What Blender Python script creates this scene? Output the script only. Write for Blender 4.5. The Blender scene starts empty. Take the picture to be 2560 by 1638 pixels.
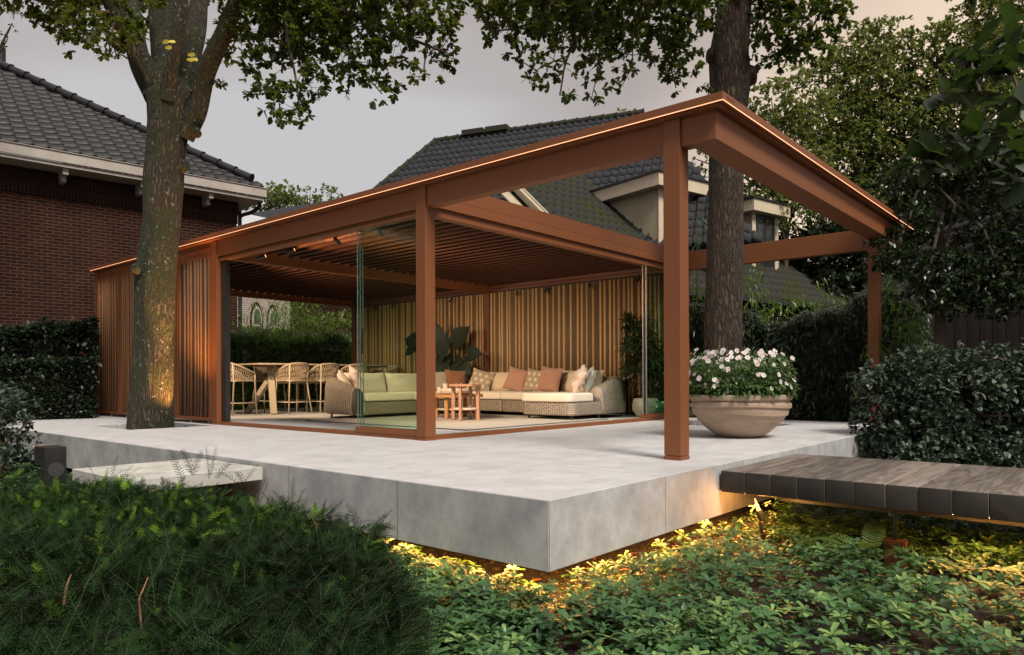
import bpy, bmesh, math, random
import numpy as np
from mathutils import Vector, Matrix
random.seed(7); RNG = np.random.default_rng(11)
R = math.radians
SC = bpy.context.scene
COL = SC.collection
# ---------------------------------------------------------------- camera
f_px = 1797.0; PCX, PCY = 1280.0, 950.0; ROLL = 0.0036
CF = np.array([0.75794, 0.65232, 0.0]); CR = np.array([0.65232, -0.75794, 0.0]); CU = np.array([0, 0, 1.0])
CAM = np.array([-3.094, -2.404, 0.66])
cam_data = bpy.data.cameras.new('camera'); cam = bpy.data.objects.new('camera', cam_data); COL.objects.link(cam)
cam_data.sensor_width = 36; cam_data.sensor_fit = 'HORIZONTAL'; cam_data.lens = 36 * f_px / 2560
cam_data.shift_x = 0.0; cam_data.shift_y = (PCY - 819) / 2560
cam_data.clip_start = 0.05; cam_data.clip_end = 500
rx = CR * math.cos(ROLL) + CU * (-math.sin(ROLL)); ry = CU * math.cos(ROLL) + CR * math.sin(ROLL)
cam.matrix_world = Matrix(((rx[0], ry[0], -CF[0], CAM[0]), (rx[1], ry[1], -CF[1], CAM[1]), (rx[2], ry[2], -CF[2], CAM[2]), (0, 0, 0, 1)))
SC.camera = cam
# ---------------------------------------------------------------- sky, sun, exposure
SUN_AZ_VEC = Vector((-0.24, -0.61, 0.75)).normalized()       # direction towards the light
w = bpy.data.worlds.new('World'); SC.world = w; w.use_nodes = True
nt = w.node_tree; nt.nodes.clear()
N_ = nt.nodes.new; L_ = nt.links.new
out = N_('ShaderNodeOutputWorld'); bg = N_('ShaderNodeBackground'); bg.inputs[1].default_value = 0.086
sky = N_('ShaderNodeTexSky'); sky.sky_type = 'NISHITA'; sky.sun_disc = False
sky.sun_elevation = math.asin(SUN_AZ_VEC.z); sky.sun_rotation = math.atan2(SUN_AZ_VEC.x, SUN_AZ_VEC.y)
sky.dust_density = 4; sky.air_density = 1; sky.ozone_density = 1
tc = N_('ShaderNodeTexCoord'); sep = N_('ShaderNodeSeparateXYZ'); L_(tc.outputs['Generated'], sep.inputs[0])
mp = N_('ShaderNodeMapping'); mp.inputs['Scale'].default_value = (1.0, 1.0, 3.2); L_(tc.outputs['Generated'], mp.inputs[0])
no = N_('ShaderNodeTexNoise'); no.inputs['Scale'].default_value = 1.6; no.inputs['Detail'].default_value = 3; no.inputs['Roughness'].default_value = 0.45
L_(mp.outputs[0], no.inputs['Vector'])
cr = N_('ShaderNodeValToRGB'); cr.color_ramp.elements[0].position = 0.40; cr.color_ramp.elements[0].color = (4.3, 3.75, 3.5, 1)
cr.color_ramp.elements[1].position = 0.60; cr.color_ramp.elements[1].color = (5.7, 5.5, 5.5, 1)
L_(no.outputs['Fac'], cr.inputs[0])
# warm horizon in the direction of the low sun beyond the trees (right of the picture)
gl = N_('ShaderNodeVectorMath'); gl.operation = 'DOT_PRODUCT'; gl.inputs[1].default_value = (0.985, 0.10, 0.13)
L_(tc.outputs['Generated'], gl.inputs[0])
gr = N_('ShaderNodeMapRange'); gr.interpolation_type = 'SMOOTHSTEP'; gr.inputs[1].default_value = 0.87; gr.inputs[2].default_value = 1.0
L_(gl.outputs['Value'], gr.inputs[0])
m1 = N_('ShaderNodeMixRGB'); m1.blend_type = 'ADD'; m1.inputs[2].default_value = (6.0, 4.2, 2.3, 1)
L_(gr.outputs[0], m1.inputs[0]); L_(cr.outputs[0], m1.inputs[1])
# overcast sky is brighter towards the zenith
ze = N_('ShaderNodeMapRange'); ze.interpolation_type = 'SMOOTHSTEP'; ze.inputs[1].default_value = 0.42; ze.inputs[2].default_value = 0.95
ze.inputs[3].default_value = 1.0; ze.inputs[4].default_value = 1.75; L_(sep.outputs['Z'], ze.inputs[0])
m2 = N_('ShaderNodeVectorMath'); m2.operation = 'SCALE'; L_(m1.outputs[0], m2.inputs[0]); L_(ze.outputs[0], m2.inputs['Scale'])
m3 = N_('ShaderNodeMixRGB'); m3.inputs[0].default_value = 0.9; L_(sky.outputs[0], m3.inputs[1]); L_(m2.outputs[0], m3.inputs[2])
L_(m3.outputs[0], bg.inputs[0]); L_(bg.outputs[0], out.inputs[0])
sd = bpy.data.lights.new('sun', 'SUN'); sd.energy = 3.4; sd.angle = R(18); sd.color = (1.0, 0.93, 0.84)
so = bpy.data.objects.new('sun', sd); COL.objects.link(so); so.rotation_euler = SUN_AZ_VEC.to_track_quat('Z', 'Y').to_euler(); so.location = (0, 0, 12)
SC.view_settings.view_transform = 'Standard'; SC.view_settings.look = 'None'; SC.view_settings.exposure = 0.32; SC.view_settings.gamma = 1.0
SC.view_settings.use_curve_mapping = False
try:
    SC.cycles.transparent_max_bounces = 16; SC.cycles.max_bounces = 8
except Exception: pass
# ---------------------------------------------------------------- helpers
def ray(px, py):
    u = px - PCX; v = -(py - PCY)
    a = u * math.cos(ROLL) + v * math.sin(ROLL); b = -u * math.sin(ROLL) + v * math.cos(ROLL)
    return CF + CR * a / f_px + CU * b / f_px
def D(px, py, dep): return CAM + ray(px, py) * dep
def tag(o, label=None, cat=None, group=None, kind=None):
    if label: o['label'] = label
    if cat: o['category'] = cat
    if group: o['group'] = group
    if kind: o['kind'] = kind
    return o
def empty(name, loc, label, cat, group=None, rz=0):
    o = bpy.data.objects.new(name, None); COL.objects.link(o); o.location = loc; o.rotation_euler = (0, 0, rz); o.empty_display_size = 0.1
    return tag(o, label, cat, group)
class MB:
    """collects geometry in parent space, builds ONE mesh object"""
    def __init__(s): s.v = []; s.f = []; s.n = 0; s.uv = {}; s.at = []
    def add(s, verts, faces):
        verts = np.asarray(verts, float).reshape(-1, 3); s.v.append(verts); b = s.n; s.n += len(verts)
        for fc in faces: s.f.append([i + b for i in fc])
        return b
    def box(s, x0, x1, y0, y1, z0, z1, M=None):
        v = np.array([(x, y, z) for z in (z0, z1) for y in (y0, y1) for x in (x0, x1)], float)
        if M is not None: v = (np.array(M.to_3x3()) @ v.T).T + np.array(M.translation)
        s.add(v, [(0, 2, 3, 1), (4, 5, 7, 6), (0, 1, 5, 4), (2, 6, 7, 3), (0, 4, 6, 2), (1, 3, 7, 5)]); return s
    def beam(s, p0, p1, w, h, up=(0, 0, 1)):
        p0 = Vector(p0); p1 = Vector(p1); d = (p1 - p0); L = d.length; d.normalize(); upv = Vector(up)
        if abs(d.dot(upv)) > 0.98: upv = Vector((0, 1, 0))
        sx = d.cross(upv).normalized(); uz = sx.cross(d).normalized()
        M = Matrix(((d.x, sx.x, uz.x, p0.x), (d.y, sx.y, uz.y, p0.y), (d.z, sx.z, uz.z, p0.z), (0, 0, 0, 1)))
        return s.box(0, L, -w / 2, w / 2, -h / 2, h / 2, M)
    def tube(s, pts, rad, seg=10, cap=True, noise=0.0):
        pts = np.asarray(pts, float); n = len(pts); rad = np.broadcast_to(np.asarray(rad, float), (n,))
        t = np.gradient(pts, axis=0); t /= (np.linalg.norm(t, axis=1)[:, None] + 1e-9)
        ref = np.array([0, 0, 1.0]) if abs(t[0][2]) < 0.9 else np.array([1.0, 0, 0])
        a = np.cross(t[0], ref); a /= np.linalg.norm(a); rings = []
        for i in range(n):
            a = a - t[i] * (a @ t[i]); a /= (np.linalg.norm(a) + 1e-9); b = np.cross(t[i], a)
            ang = np.linspace(0, 2 * np.pi, seg, endpoint=False)
            rr = rad[i] * (1 + noise * RNG.uniform(-1, 1, seg))
            rings.append(pts[i] + np.outer(np.cos(ang) * rr, a) + np.outer(np.sin(ang) * rr, b))
        fc = []
        for i in range(n - 1):
            for k in range(seg):
                k2 = (k + 1) % seg; fc.append((i * seg + k, i * seg + k2, (i + 1) * seg + k2, (i + 1) * seg + k))
        if cap: fc.append(tuple(range(seg))[::-1]); fc.append(tuple((n - 1) * seg + k for k in range(seg)))
        s.add(np.concatenate(rings), fc); return s
    def lathe(s, prof, c=(0, 0, 0), seg=48, cap=True):
        ang = np.linspace(0, 2 * np.pi, seg, endpoint=False); v = []
        for r, z in prof: v.append(np.stack([c[0] + r * np.cos(ang), c[1] + r * np.sin(ang), np.full(seg, c[2] + z)], 1))
        fc = []
        for i in range(len(prof) - 1):
            for k in range(seg):
                k2 = (k + 1) % seg; fc.append((i * seg + k, i * seg + k2, (i + 1) * seg + k2, (i + 1) * seg + k))
        if cap: fc.append(tuple(range(seg))[::-1]); fc.append(tuple((len(prof) - 1) * seg + k for k in range(seg)))
        s.add(np.concatenate(v), fc); return s
    def prism(s, poly, z0, z1):
        n = len(poly); v = [(x, y, z0) for x, y in poly] + [(x, y, z1) for x, y in poly]
        s.add(v, [tuple(range(n))[::-1], tuple(range(n, 2 * n))] + [(i, (i + 1) % n, n + (i + 1) % n, n + i) for i in range(n)]); return s
    def build(s, name, mat, parent=None, smooth=False, bevel=0, seg=2, fix=True, subsurf=0):
        me = bpy.data.meshes.new(name)
        v = np.concatenate(s.v) if s.v else np.zeros((0, 3))
        me.from_pydata(v.tolist(), [], s.f); me.update()
        if fix:
            bm = bmesh.new(); bm.from_mesh(me); bmesh.ops.recalc_face_normals(bm, faces=bm.faces); bm.to_mesh(me); bm.free()
        if smooth: me.shade_smooth()
        o = bpy.data.objects.new(name, me); COL.objects.link(o)
        if mat is not None: me.materials.append(mat)
        if parent is not None: o.parent = parent
        if bevel:
            b = o.modifiers.new('bevel', 'BEVEL'); b.width = bevel; b.segments = seg; b.limit_method = 'ANGLE'; b.angle_limit = R(35)
            if smooth is None or not smooth: me.shade_smooth(); b.harden_normals = True
        if subsurf: q = o.modifiers.new('sub', 'SUBSURF'); q.levels = subsurf; q.render_levels = subsurf
        return o
def fast_mesh(name, V, F, mat, parent=None, attr=None, smooth=False):
    """V (n,3), F (m,k) all faces the same size; attr = per-vertex float stored as 'rnd'"""
    me = bpy.data.meshes.new(name); n = len(V); m, k = F.shape
    me.vertices.add(n); me.vertices.foreach_set('co', V.astype(np.float32).ravel())
    me.loops.add(m * k); me.loops.foreach_set('vertex_index', F.astype(np.int32).ravel())
    me.polygons.add(m); me.polygons.foreach_set('loop_start', np.arange(0, m * k, k, dtype=np.int32))
    try: me.polygons.foreach_set('loop_total', np.full(m, k, dtype=np.int32))
    except Exception: pass
    if attr is not None:
        a = me.attributes.new('rnd', 'FLOAT', 'POINT'); a.data.foreach_set('value', attr.astype(np.float32))
    me.update(calc_edges=True); me.validate()
    if smooth: me.shade_smooth()
    me.materials.append(mat); o = bpy.data.objects.new(name, me); COL.objects.link(o)
    if parent is not None: o.parent = parent
    return o
def frames(dirs, ups):
    """rotation matrices with column 0 = dirs, column 2 ~ ups"""
    d = dirs / (np.linalg.norm(dirs, axis=1)[:, None] + 1e-9)
    s = np.cross(ups, d); s /= (np.linalg.norm(s, axis=1)[:, None] + 1e-9); u = np.cross(d, s)
    return np.stack([d, s, u], axis=2)
def scatter(tv, tf, pos, rot, scale, rnd=None, jit=0.0):
    """instances a template as real mesh data -> V, F, attr"""
    n = len(pos); tv = np.asarray(tv, float); tf = np.asarray(tf, int); k = len(tv)
    sc = np.asarray(scale, float).reshape(n, 1, -1)
    V = np.einsum('nij,nkj->nki', rot, tv[None] * sc) + pos[:, None, :]
    Fq = (tf[None] + (np.arange(n) * k)[:, None, None]).reshape(-1, tf.shape[1])
    a = np.repeat(rnd if rnd is not None else RNG.random(n), k)
    return V.reshape(-1, 3), Fq, a
def rdir(n):
    v = RNG.normal(size=(n, 3)); return v / np.linalg.norm(v, axis=1)[:, None]
# ---------------------------------------------------------------- materials
def newmat(name):
    m = bpy.data.materials.new(name); m.use_nodes = True; t = m.node_tree; t.nodes.clear()
    o = t.nodes.new('ShaderNodeOutputMaterial'); p = t.nodes.new('ShaderNodeBsdfPrincipled'); t.links.new(p.outputs[0], o.inputs[0])
    return m, t, p, o
def c4(c): return (c[0], c[1], c[2], 1)
def noise_col(t, vec, scale, stops, detail=5, rough=0.55):
    n = t.nodes.new('ShaderNodeTexNoise'); n.inputs['Scale'].default_value = scale; n.inputs['Detail'].default_value = detail; n.inputs['Roughness'].default_value = rough
    t.links.new(vec, n.inputs['Vector']); r = t.nodes.new('ShaderNodeValToRGB'); t.links.new(n.outputs['Fac'], r.inputs[0])
    while len(r.color_ramp.elements) < len(stops): r.color_ramp.elements.new(0.5)
    for e, (p, c) in zip(r.color_ramp.elements, stops): e.position = p; e.color = c4(c)
    return n, r
def coords(t, scale=(1, 1, 1), kind='Object'):
    tc = t.nodes.new('ShaderNodeTexCoord'); m = t.nodes.new('ShaderNodeMapping'); m.inputs['Scale'].default_value = scale
    t.links.new(tc.outputs[kind], m.inputs[0]); return m.outputs[0]
def bump(t, p, fac, strength, dist=0.01):
    b = t.nodes.new('ShaderNodeBump'); b.inputs['Strength'].default_value = strength; b.inputs['Distance'].default_value = dist
    t.links.new(fac, b.inputs['Height']); t.links.new(b.outputs[0], p.inputs['Normal']); return b
def pmat(name, c1, c2, rough=0.6, scale=4, stretch=(1, 1, 1), bstr=0.15, bscale=60, bdist=0.004, metal=0, p0=0.35, p1=0.65, spec=0.5, rvar=0.0):
    m, t, p, o = newmat(name); v = coords(t, stretch)
    n, r = noise_col(t, v, scale, [(p0, c1), (p1, c2)]); t.links.new(r.outputs[0], p.inputs['Base Color'])
    p.inputs['Roughness'].default_value = rough; p.inputs['Metallic'].default_value = metal; p.inputs['Specular IOR Level'].default_value = spec
    if rvar:
        mr = t.nodes.new('ShaderNodeMapRange'); mr.inputs[3].default_value = rough - rvar; mr.inputs[4].default_value = rough + rvar
        t.links.new(n.outputs['Fac'], mr.inputs[0]); t.links.new(mr.outputs[0], p.inputs['Roughness'])
    if bstr:
        n2 = t.nodes.new('ShaderNodeTexNoise'); n2.inputs['Scale'].default_value = bscale; n2.inputs['Detail'].default_value = 4
        t.links.new(v, n2.inputs['Vector']); bump(t, p, n2.outputs['Fac'], bstr, bdist)
    return m
def emit(name, col, s):
    m, t, p, o = newmat(name); t.nodes.remove(p); e = t.nodes.new('ShaderNodeEmission'); e.inputs[0].default_value = c4(col); e.inputs[1].default_value = s
    t.links.new(e.outputs[0], o.inputs[0]); return m
def leafmat(name, stops, rough=0.45, trans=0.25, tcol=(0.25, 0.35, 0.04), spec=0.5):
    m, t, p, o = newmat(name); a = t.nodes.new('ShaderNodeAttribute'); a.attribute_name = 'rnd'
    r = t.nodes.new('ShaderNodeValToRGB'); t.links.new(a.outputs['Fac'], r.inputs[0])
    while len(r.color_ramp.elements) < len(stops): r.color_ramp.elements.new(0.5)
    for e, (q, c) in zip(r.color_ramp.elements, stops): e.position = q; e.color = c4(c)
    t.links.new(r.outputs[0], p.inputs['Base Color']); p.inputs['Roughness'].default_value = rough; p.inputs['Specular IOR Level'].default_value = spec
    if trans:
        tr = t.nodes.new('ShaderNodeBsdfTranslucent'); mx = t.nodes.new('ShaderNodeMixRGB'); mx.blend_type = 'MULTIPLY'; mx.inputs[0].default_value = 0.0
        sc = t.nodes.new('ShaderNodeMixRGB'); sc.inputs[0].default_value = 0.5; t.links.new(r.outputs[0], sc.inputs[1]); sc.inputs[2].default_value = c4(tcol)
        t.links.new(sc.outputs[0], tr.inputs[0]); ms = t.nodes.new('ShaderNodeMixShader'); ms.inputs[0].default_value = trans
        t.links.new(p.outputs[0], ms.inputs[1]); t.links.new(tr.outputs[0], ms.inputs[2]); t.links.new(ms.outputs[0], o.inputs[0])
    return m
M = {}
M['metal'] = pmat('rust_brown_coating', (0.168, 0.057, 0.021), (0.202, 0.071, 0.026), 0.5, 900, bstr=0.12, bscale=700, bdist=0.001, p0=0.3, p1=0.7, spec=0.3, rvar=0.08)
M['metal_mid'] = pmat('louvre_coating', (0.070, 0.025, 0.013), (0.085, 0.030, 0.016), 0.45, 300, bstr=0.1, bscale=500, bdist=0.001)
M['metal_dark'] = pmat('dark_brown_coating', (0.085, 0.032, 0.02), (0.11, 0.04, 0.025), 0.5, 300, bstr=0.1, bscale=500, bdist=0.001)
M['black'] = pmat('black_coating', (0.012, 0.012, 0.013), (0.02, 0.02, 0.02), 0.4, 20, bstr=0.05, bscale=400, bdist=0.001)
M['anthracite'] = pmat('anthracite_plastic', (0.035, 0.035, 0.036), (0.045, 0.045, 0.046), 0.5, 20, bstr=0)
M['steel'] = pmat('galvanised_steel', (0.3, 0.3, 0.31), (0.42, 0.42, 0.43), 0.35, 60, bstr=0, metal=0.9)
M['led'] = emit('led_light', (1.0, 0.46, 0.23), 1.7)
M['led_under'] = emit('led_under_light', (1.0, 0.43, 0.09), 175.0)
M['lamp_lit'] = emit('lamp_lit', (1.0, 0.36, 0.10), 5.0)

def concrete(name, dark, mid, light, tiles=True, streak=(1, 1, 0.25), rough=0.6, grid=1.29):
    m, t, p, o = newmat(name); v = coords(t)
    n, r = noise_col(t, v, 2.6, [(0.38, dark), (0.5, mid), (0.60, light)], 10, 0.72)
    vs = coords(t, streak); n2, r2 = noise_col(t, vs, 9, [(0.3, (0.72, 0.72, 0.72)), (0.62, (1, 1, 1))], 6, 0.6)
    mx = t.nodes.new('ShaderNodeMixRGB'); mx.blend_type = 'MULTIPLY'; mx.inputs[0].default_value = 0.35
    t.links.new(r.outputs[0], mx.inputs[1]); t.links.new(r2.outputs[0], mx.inputs[2]); last = mx.outputs[0]
    vo = t.nodes.new('ShaderNodeTexVoronoi'); vo.inputs['Scale'].default_value = 34; t.links.new(v, vo.inputs['Vector'])
    pr = t.nodes.new('ShaderNodeValToRGB'); pr.color_ramp.elements[0].position = 0.03; pr.color_ramp.elements[0].color = (0.45, 0.45, 0.45, 1); pr.color_ramp.elements[1].position = 0.075; pr.color_ramp.elements[1].color = (1, 1, 1, 1)
    t.links.new(vo.outputs['Distance'], pr.inputs[0]); n3 = t.nodes.new('ShaderNodeTexNoise'); n3.inputs['Scale'].default_value = 3; t.links.new(v, n3.inputs['Vector'])
    g3 = t.nodes.new('ShaderNodeMapRange'); g3.inputs[1].default_value = 0.55; g3.inputs[2].default_value = 0.7; t.links.new(n3.outputs['Fac'], g3.inputs[0])
    mp_ = t.nodes.new('ShaderNodeMixRGB'); mp_.blend_type = 'MULTIPLY'; t.links.new(g3.outputs[0], mp_.inputs[0]); t.links.new(last, mp_.inputs[1]); t.links.new(pr.outputs[0], mp_.inputs[2]); last = mp_.outputs[0]
    if tiles:
        sp = t.nodes.new('ShaderNodeSeparateXYZ'); t.links.new(v, sp.inputs[0]); ms = []
        for ax, off in (('X', -0.006), ('Y', 0.03)):
            a = t.nodes.new('ShaderNodeMath'); a.operation = 'ADD'; a.inputs[1].default_value = off + 0.5 * grid; t.links.new(sp.outputs[ax], a.inputs[0])
            b = t.nodes.new('ShaderNodeMath'); b.operation = 'MODULO'; b.inputs[1].default_value = grid; t.links.new(a.outputs[0], b.inputs[0])
            c = t.nodes.new('ShaderNodeMath'); c.operation = 'SUBTRACT'; c.inputs[1].default_value = 0.5 * grid; t.links.new(b.outputs[0], c.inputs[0])
            d = t.nodes.new('ShaderNodeMath'); d.operation = 'ABSOLUTE'; t.links.new(c.outputs[0], d.inputs[0])
            e = t.nodes.new('ShaderNodeMath'); e.operation = 'LESS_THAN'; e.inputs[1].default_value = 0.0028; t.links.new(d.outputs[0], e.inputs[0]); ms.append(e)
        mxx = t.nodes.new('ShaderNodeMath'); mxx.operation = 'MAXIMUM'; t.links.new(ms[0].outputs[0], mxx.inputs[0]); t.links.new(ms[1].outputs[0], mxx.inputs[1])
        q = t.nodes.new('ShaderNodeMixRGB'); q.inputs[2].default_value = (0.10, 0.085, 0.075, 1); t.links.new(mxx.outputs[0], q.inputs[0]); t.links.new(last, q.inputs[1]); last = q.outputs[0]
    t.links.new(last, p.inputs['Base Color']); p.inputs['Roughness'].default_value = rough
    mr = t.nodes.new('ShaderNodeMapRange'); mr.inputs[3].default_value = rough - 0.14; mr.inputs[4].default_value = rough + 0.14; t.links.new(n2.outputs['Fac'], mr.inputs[0]); t.links.new(mr.outputs[0], p.inputs['Roughness'])
    bump(t, p, n2.outputs['Fac'], 0.12, 0.004); return m
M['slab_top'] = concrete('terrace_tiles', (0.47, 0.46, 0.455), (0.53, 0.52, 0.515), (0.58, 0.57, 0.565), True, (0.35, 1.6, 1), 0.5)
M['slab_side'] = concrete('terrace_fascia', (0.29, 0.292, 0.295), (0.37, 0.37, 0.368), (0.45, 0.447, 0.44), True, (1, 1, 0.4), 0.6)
M['step'] = concrete('step_concrete', (0.34, 0.33, 0.29), (0.44, 0.43, 0.385), (0.52, 0.5, 0.45), False, (1, 1, 1), 0.75)

def brickmat(name, c1, c2, mortar, bw=0.21, bh=0.067, ms=0.011, kind='Object', rough=0.85):
    m, t, p, o = newmat(name); tcn = t.nodes.new('ShaderNodeTexCoord'); sp = t.nodes.new('ShaderNodeSeparateXYZ'); t.links.new(tcn.outputs[kind], sp.inputs[0])
    ad = t.nodes.new('ShaderNodeMath'); t.links.new(sp.outputs['X'], ad.inputs[0]); t.links.new(sp.outputs['Y'], ad.inputs[1])
    cb = t.nodes.new('ShaderNodeCombineXYZ'); t.links.new(ad.outputs[0], cb.inputs[0]); t.links.new(sp.outputs['Z'], cb.inputs[1])
    b = t.nodes.new('ShaderNodeTexBrick'); b.inputs['Scale'].default_value = 1; b.inputs['Brick Width'].default_value = bw; b.inputs['Row Height'].default_value = bh
    b.inputs['Mortar Size'].default_value = ms; b.inputs['Mortar Smooth'].default_value = 0.2; b.inputs['Color1'].default_value = c4(c1); b.inputs['Color2'].default_value = c4(c2); b.inputs['Mortar'].default_value = c4(mortar)
    t.links.new(cb.outputs[0], b.inputs['Vector'])
    n, r = noise_col(t, tcn.outputs[kind], 2.2, [(0.3, (0.55, 0.55, 0.55)), (0.65, (1, 1, 1))], 6); mx = t.nodes.new('ShaderNodeMixRGB'); mx.blend_type = 'MULTIPLY'; mx.inputs[0].default_value = 0.7
    t.links.new(b.outputs['Color'], mx.inputs[1]); t.links.new(r.outputs[0], mx.inputs[2]); t.links.new(mx.outputs[0], p.inputs['Base Color']); p.inputs['Roughness'].default_value = rough; p.inputs['Specular IOR Level'].default_value = 0.15
    iv = t.nodes.new('ShaderNodeMath'); iv.operation = 'SUBTRACT'; iv.inputs[0].default_value = 1; t.links.new(b.outputs['Fac'], iv.inputs[1]); bump(t, p, iv.outputs[0], 0.5, 0.006); return m
M['brick'] = brickmat('dark_red_brick', (0.038, 0.0100, 0.0052), (0.018, 0.0058, 0.0035), (0.072, 0.042, 0.026))
M['brick_church'] = brickmat('church_brick', (0.34, 0.25, 0.21), (0.24, 0.18, 0.155), (0.55, 0.50, 0.45), 0.3, 0.1, 0.016)
M['brick_soldier'] = brickmat('soldier_brick', (0.028, 0.010, 0.007), (0.018, 0.007, 0.005), (0.05, 0.034, 0.024), 0.067, 0.21, 0.011)
M['tile_dark'] = pmat('dark_glazed_tile', (0.010, 0.010, 0.0115), (0.017, 0.0165, 0.017), 0.5, 3, bstr=0.2, bscale=30, rvar=0.12, spec=0.3)
M['tile_moss'] = pmat('mossy_grey_tile', (0.030, 0.029, 0.026), (0.028, 0.033, 0.007), 0.85, 2.6, spec=0.2, bstr=0.4, bscale=40, p0=0.44, p1=0.66)
M['tile_grey'] = pmat('grey_tile', (0.020, 0.022, 0.026), (0.036, 0.036, 0.038), 0.8, 5, bstr=0.3, bscale=30, spec=0.2)
M['slate'] = pmat('pale_slate', (0.33, 0.35, 0.37), (0.42, 0.43, 0.44), 0.6, 6, bstr=0.2, bscale=12)
M['white_paint'] = pmat('weathered_white_paint', (0.33, 0.29, 0.25), (0.40, 0.36, 0.31), 0.55, 3, bstr=0.1, bscale=50)
M['cream_paint'] = pmat('cream_paint', (0.50, 0.41, 0.29), (0.56, 0.47, 0.34), 0.55, 3, bstr=0.05)
M['cream_dark'] = pmat('render_panel', (0.34, 0.28, 0.19), (0.40, 0.33, 0.23), 0.8, 2, bstr=0.1)
M['blue_frame'] = pmat('dark_blue_paint', (0.016, 0.026, 0.045), (0.02, 0.03, 0.05), 0.4, 5, bstr=0)
M['window_glass'] = pmat('dark_window', (0.02, 0.022, 0.02), (0.06, 0.055, 0.045), 0.08, 3, bstr=0.02, bscale=2)
M['fence'] = pmat('dark_fence_wood', (0.020, 0.017, 0.015), (0.035, 0.028, 0.025), 0.8, 5, (8, 8, 0.6), 0.3, 40)
M['fence_brown'] = pmat('brown_fence_wood', (0.050, 0.036, 0.030), (0.075, 0.052, 0.045), 0.8, 5, (8, 8, 0.6), 0.3, 40)
M['soil'] = pmat('dark_soil', (0.006, 0.004, 0.003), (0.020, 0.012, 0.008), 0.95, 14, bstr=1.0, bscale=45, bdist=0.02)
M['stone'] = pmat('pebble', (0.05, 0.03, 0.02), (0.12, 0.08, 0.05), 0.8, 25, bstr=0.3, bscale=60)

def barkmat(name, dark, light, moss, mosspos=0.55, bd=0.03, lichen=True):
    m, t, p, o = newmat(name); v = coords(t, (9, 9, 1.7)); v0 = coords(t)
    vo = t.nodes.new('ShaderNodeTexVoronoi'); vo.feature = 'DISTANCE_TO_EDGE'; vo.inputs['Scale'].default_value = 2.6
    wn = t.nodes.new('ShaderNodeTexNoise'); wn.inputs['Scale'].default_value = 3; wn.inputs['Detail'].default_value = 4; t.links.new(v, wn.inputs['Vector'])
    ad = t.nodes.new('ShaderNodeVectorMath'); ad.operation = 'MULTIPLY_ADD'; ad.inputs[1].default_value = (0.7, 0.7, 0.7); t.links.new(wn.outputs['Color'], ad.inputs[0]); t.links.new(v, ad.inputs[2]); t.links.new(ad.outputs[0], vo.inputs['Vector'])
    r = t.nodes.new('ShaderNodeValToRGB'); r.color_ramp.elements[0].color = c4(dark); r.color_ramp.elements[0].position = 0.02; r.color_ramp.elements[1].color = c4(light); r.color_ramp.elements[1].position = 0.32
    t.links.new(vo.outputs['Distance'], r.inputs[0])
    n2, r2 = noise_col(t, v0, 2.2, [(mosspos - 0.08, (0, 0, 0)), (mosspos + 0.06, (1, 1, 1))], 6, 0.65)
    mx = t.nodes.new('ShaderNodeMixRGB'); mx.inputs[2].default_value = c4(moss); t.links.new(r2.outputs[0], mx.inputs[0]); t.links.new(r.outputs[0], mx.inputs[1]); last = mx.outputs[0]
    if lichen:
        n4, r4 = noise_col(t, v0, 16, [(0.62, (0, 0, 0)), (0.69, (1, 1, 1))], 4); mz = t.nodes.new('ShaderNodeMixRGB'); mz.inputs[2].default_value = (0.24, 0.25, 0.19, 1)
        t.links.new(r4.outputs[0], mz.inputs[0]); t.links.new(last, mz.inputs[1]); last = mz.outputs[0]
    n5, r5 = noise_col(t, v0, 45, [(0.3, (0.5, 0.5, 0.5)), (0.6, (1, 1, 1))], 4); mk = t.nodes.new('ShaderNodeMixRGB'); mk.blend_type = 'MULTIPLY'; mk.inputs[0].default_value = 0.8
    t.links.new(last, mk.inputs[1]); t.links.new(r5.outputs[0], mk.inputs[2]); last = mk.outputs[0]
    t.links.new(last, p.inputs['Base Color']); p.inputs['Roughness'].default_value = 0.92
    mm = t.nodes.new('ShaderNodeMath'); mm.operation = 'ADD'; mm.inputs[1].default_value = 0; hp = t.nodes.new('ShaderNodeMapRange'); hp.inputs[2].default_value = 0.35; t.links.new(vo.outputs['Distance'], hp.inputs[0])
    m5 = t.nodes.new('ShaderNodeMath'); m5.operation = 'MULTIPLY_ADD'; m5.inputs[1].default_value = 0.5; t.links.new(n5.outputs['Fac'], m5.inputs[0]); t.links.new(hp.outputs[0], m5.inputs[2])
    bump(t, p, m5.outputs[0], 1.0, bd); return m
M['bark_moss'] = barkmat('mossy_oak_bark', (0.018, 0.013, 0.008), (0.120, 0.088, 0.052), (0.032, 0.035, 0.009), 0.49)
M['bark_brown'] = barkmat('brown_oak_bark', (0.022, 0.014, 0.009), (0.14, 0.085, 0.052), (0.05, 0.042, 0.018), 0.60, lichen=False)
M['bark_far'] = pmat('distant_bark', (0.03, 0.022, 0.016), (0.06, 0.045, 0.03), 0.9, 8, bstr=0.3)
M['twig'] = pmat('twig', (0.05, 0.035, 0.02), (0.09, 0.06, 0.035), 0.85, 20, bstr=0)
M['yew_stem'] = pmat('yew_stem', (0.03, 0.045, 0.010), (0.06, 0.06, 0.02), 0.7, 20, bstr=0)
M['yew_wood'] = pmat('yew_wood', (0.16, 0.06, 0.035), (0.26, 0.12, 0.06), 0.8, 20, bstr=0)

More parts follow.
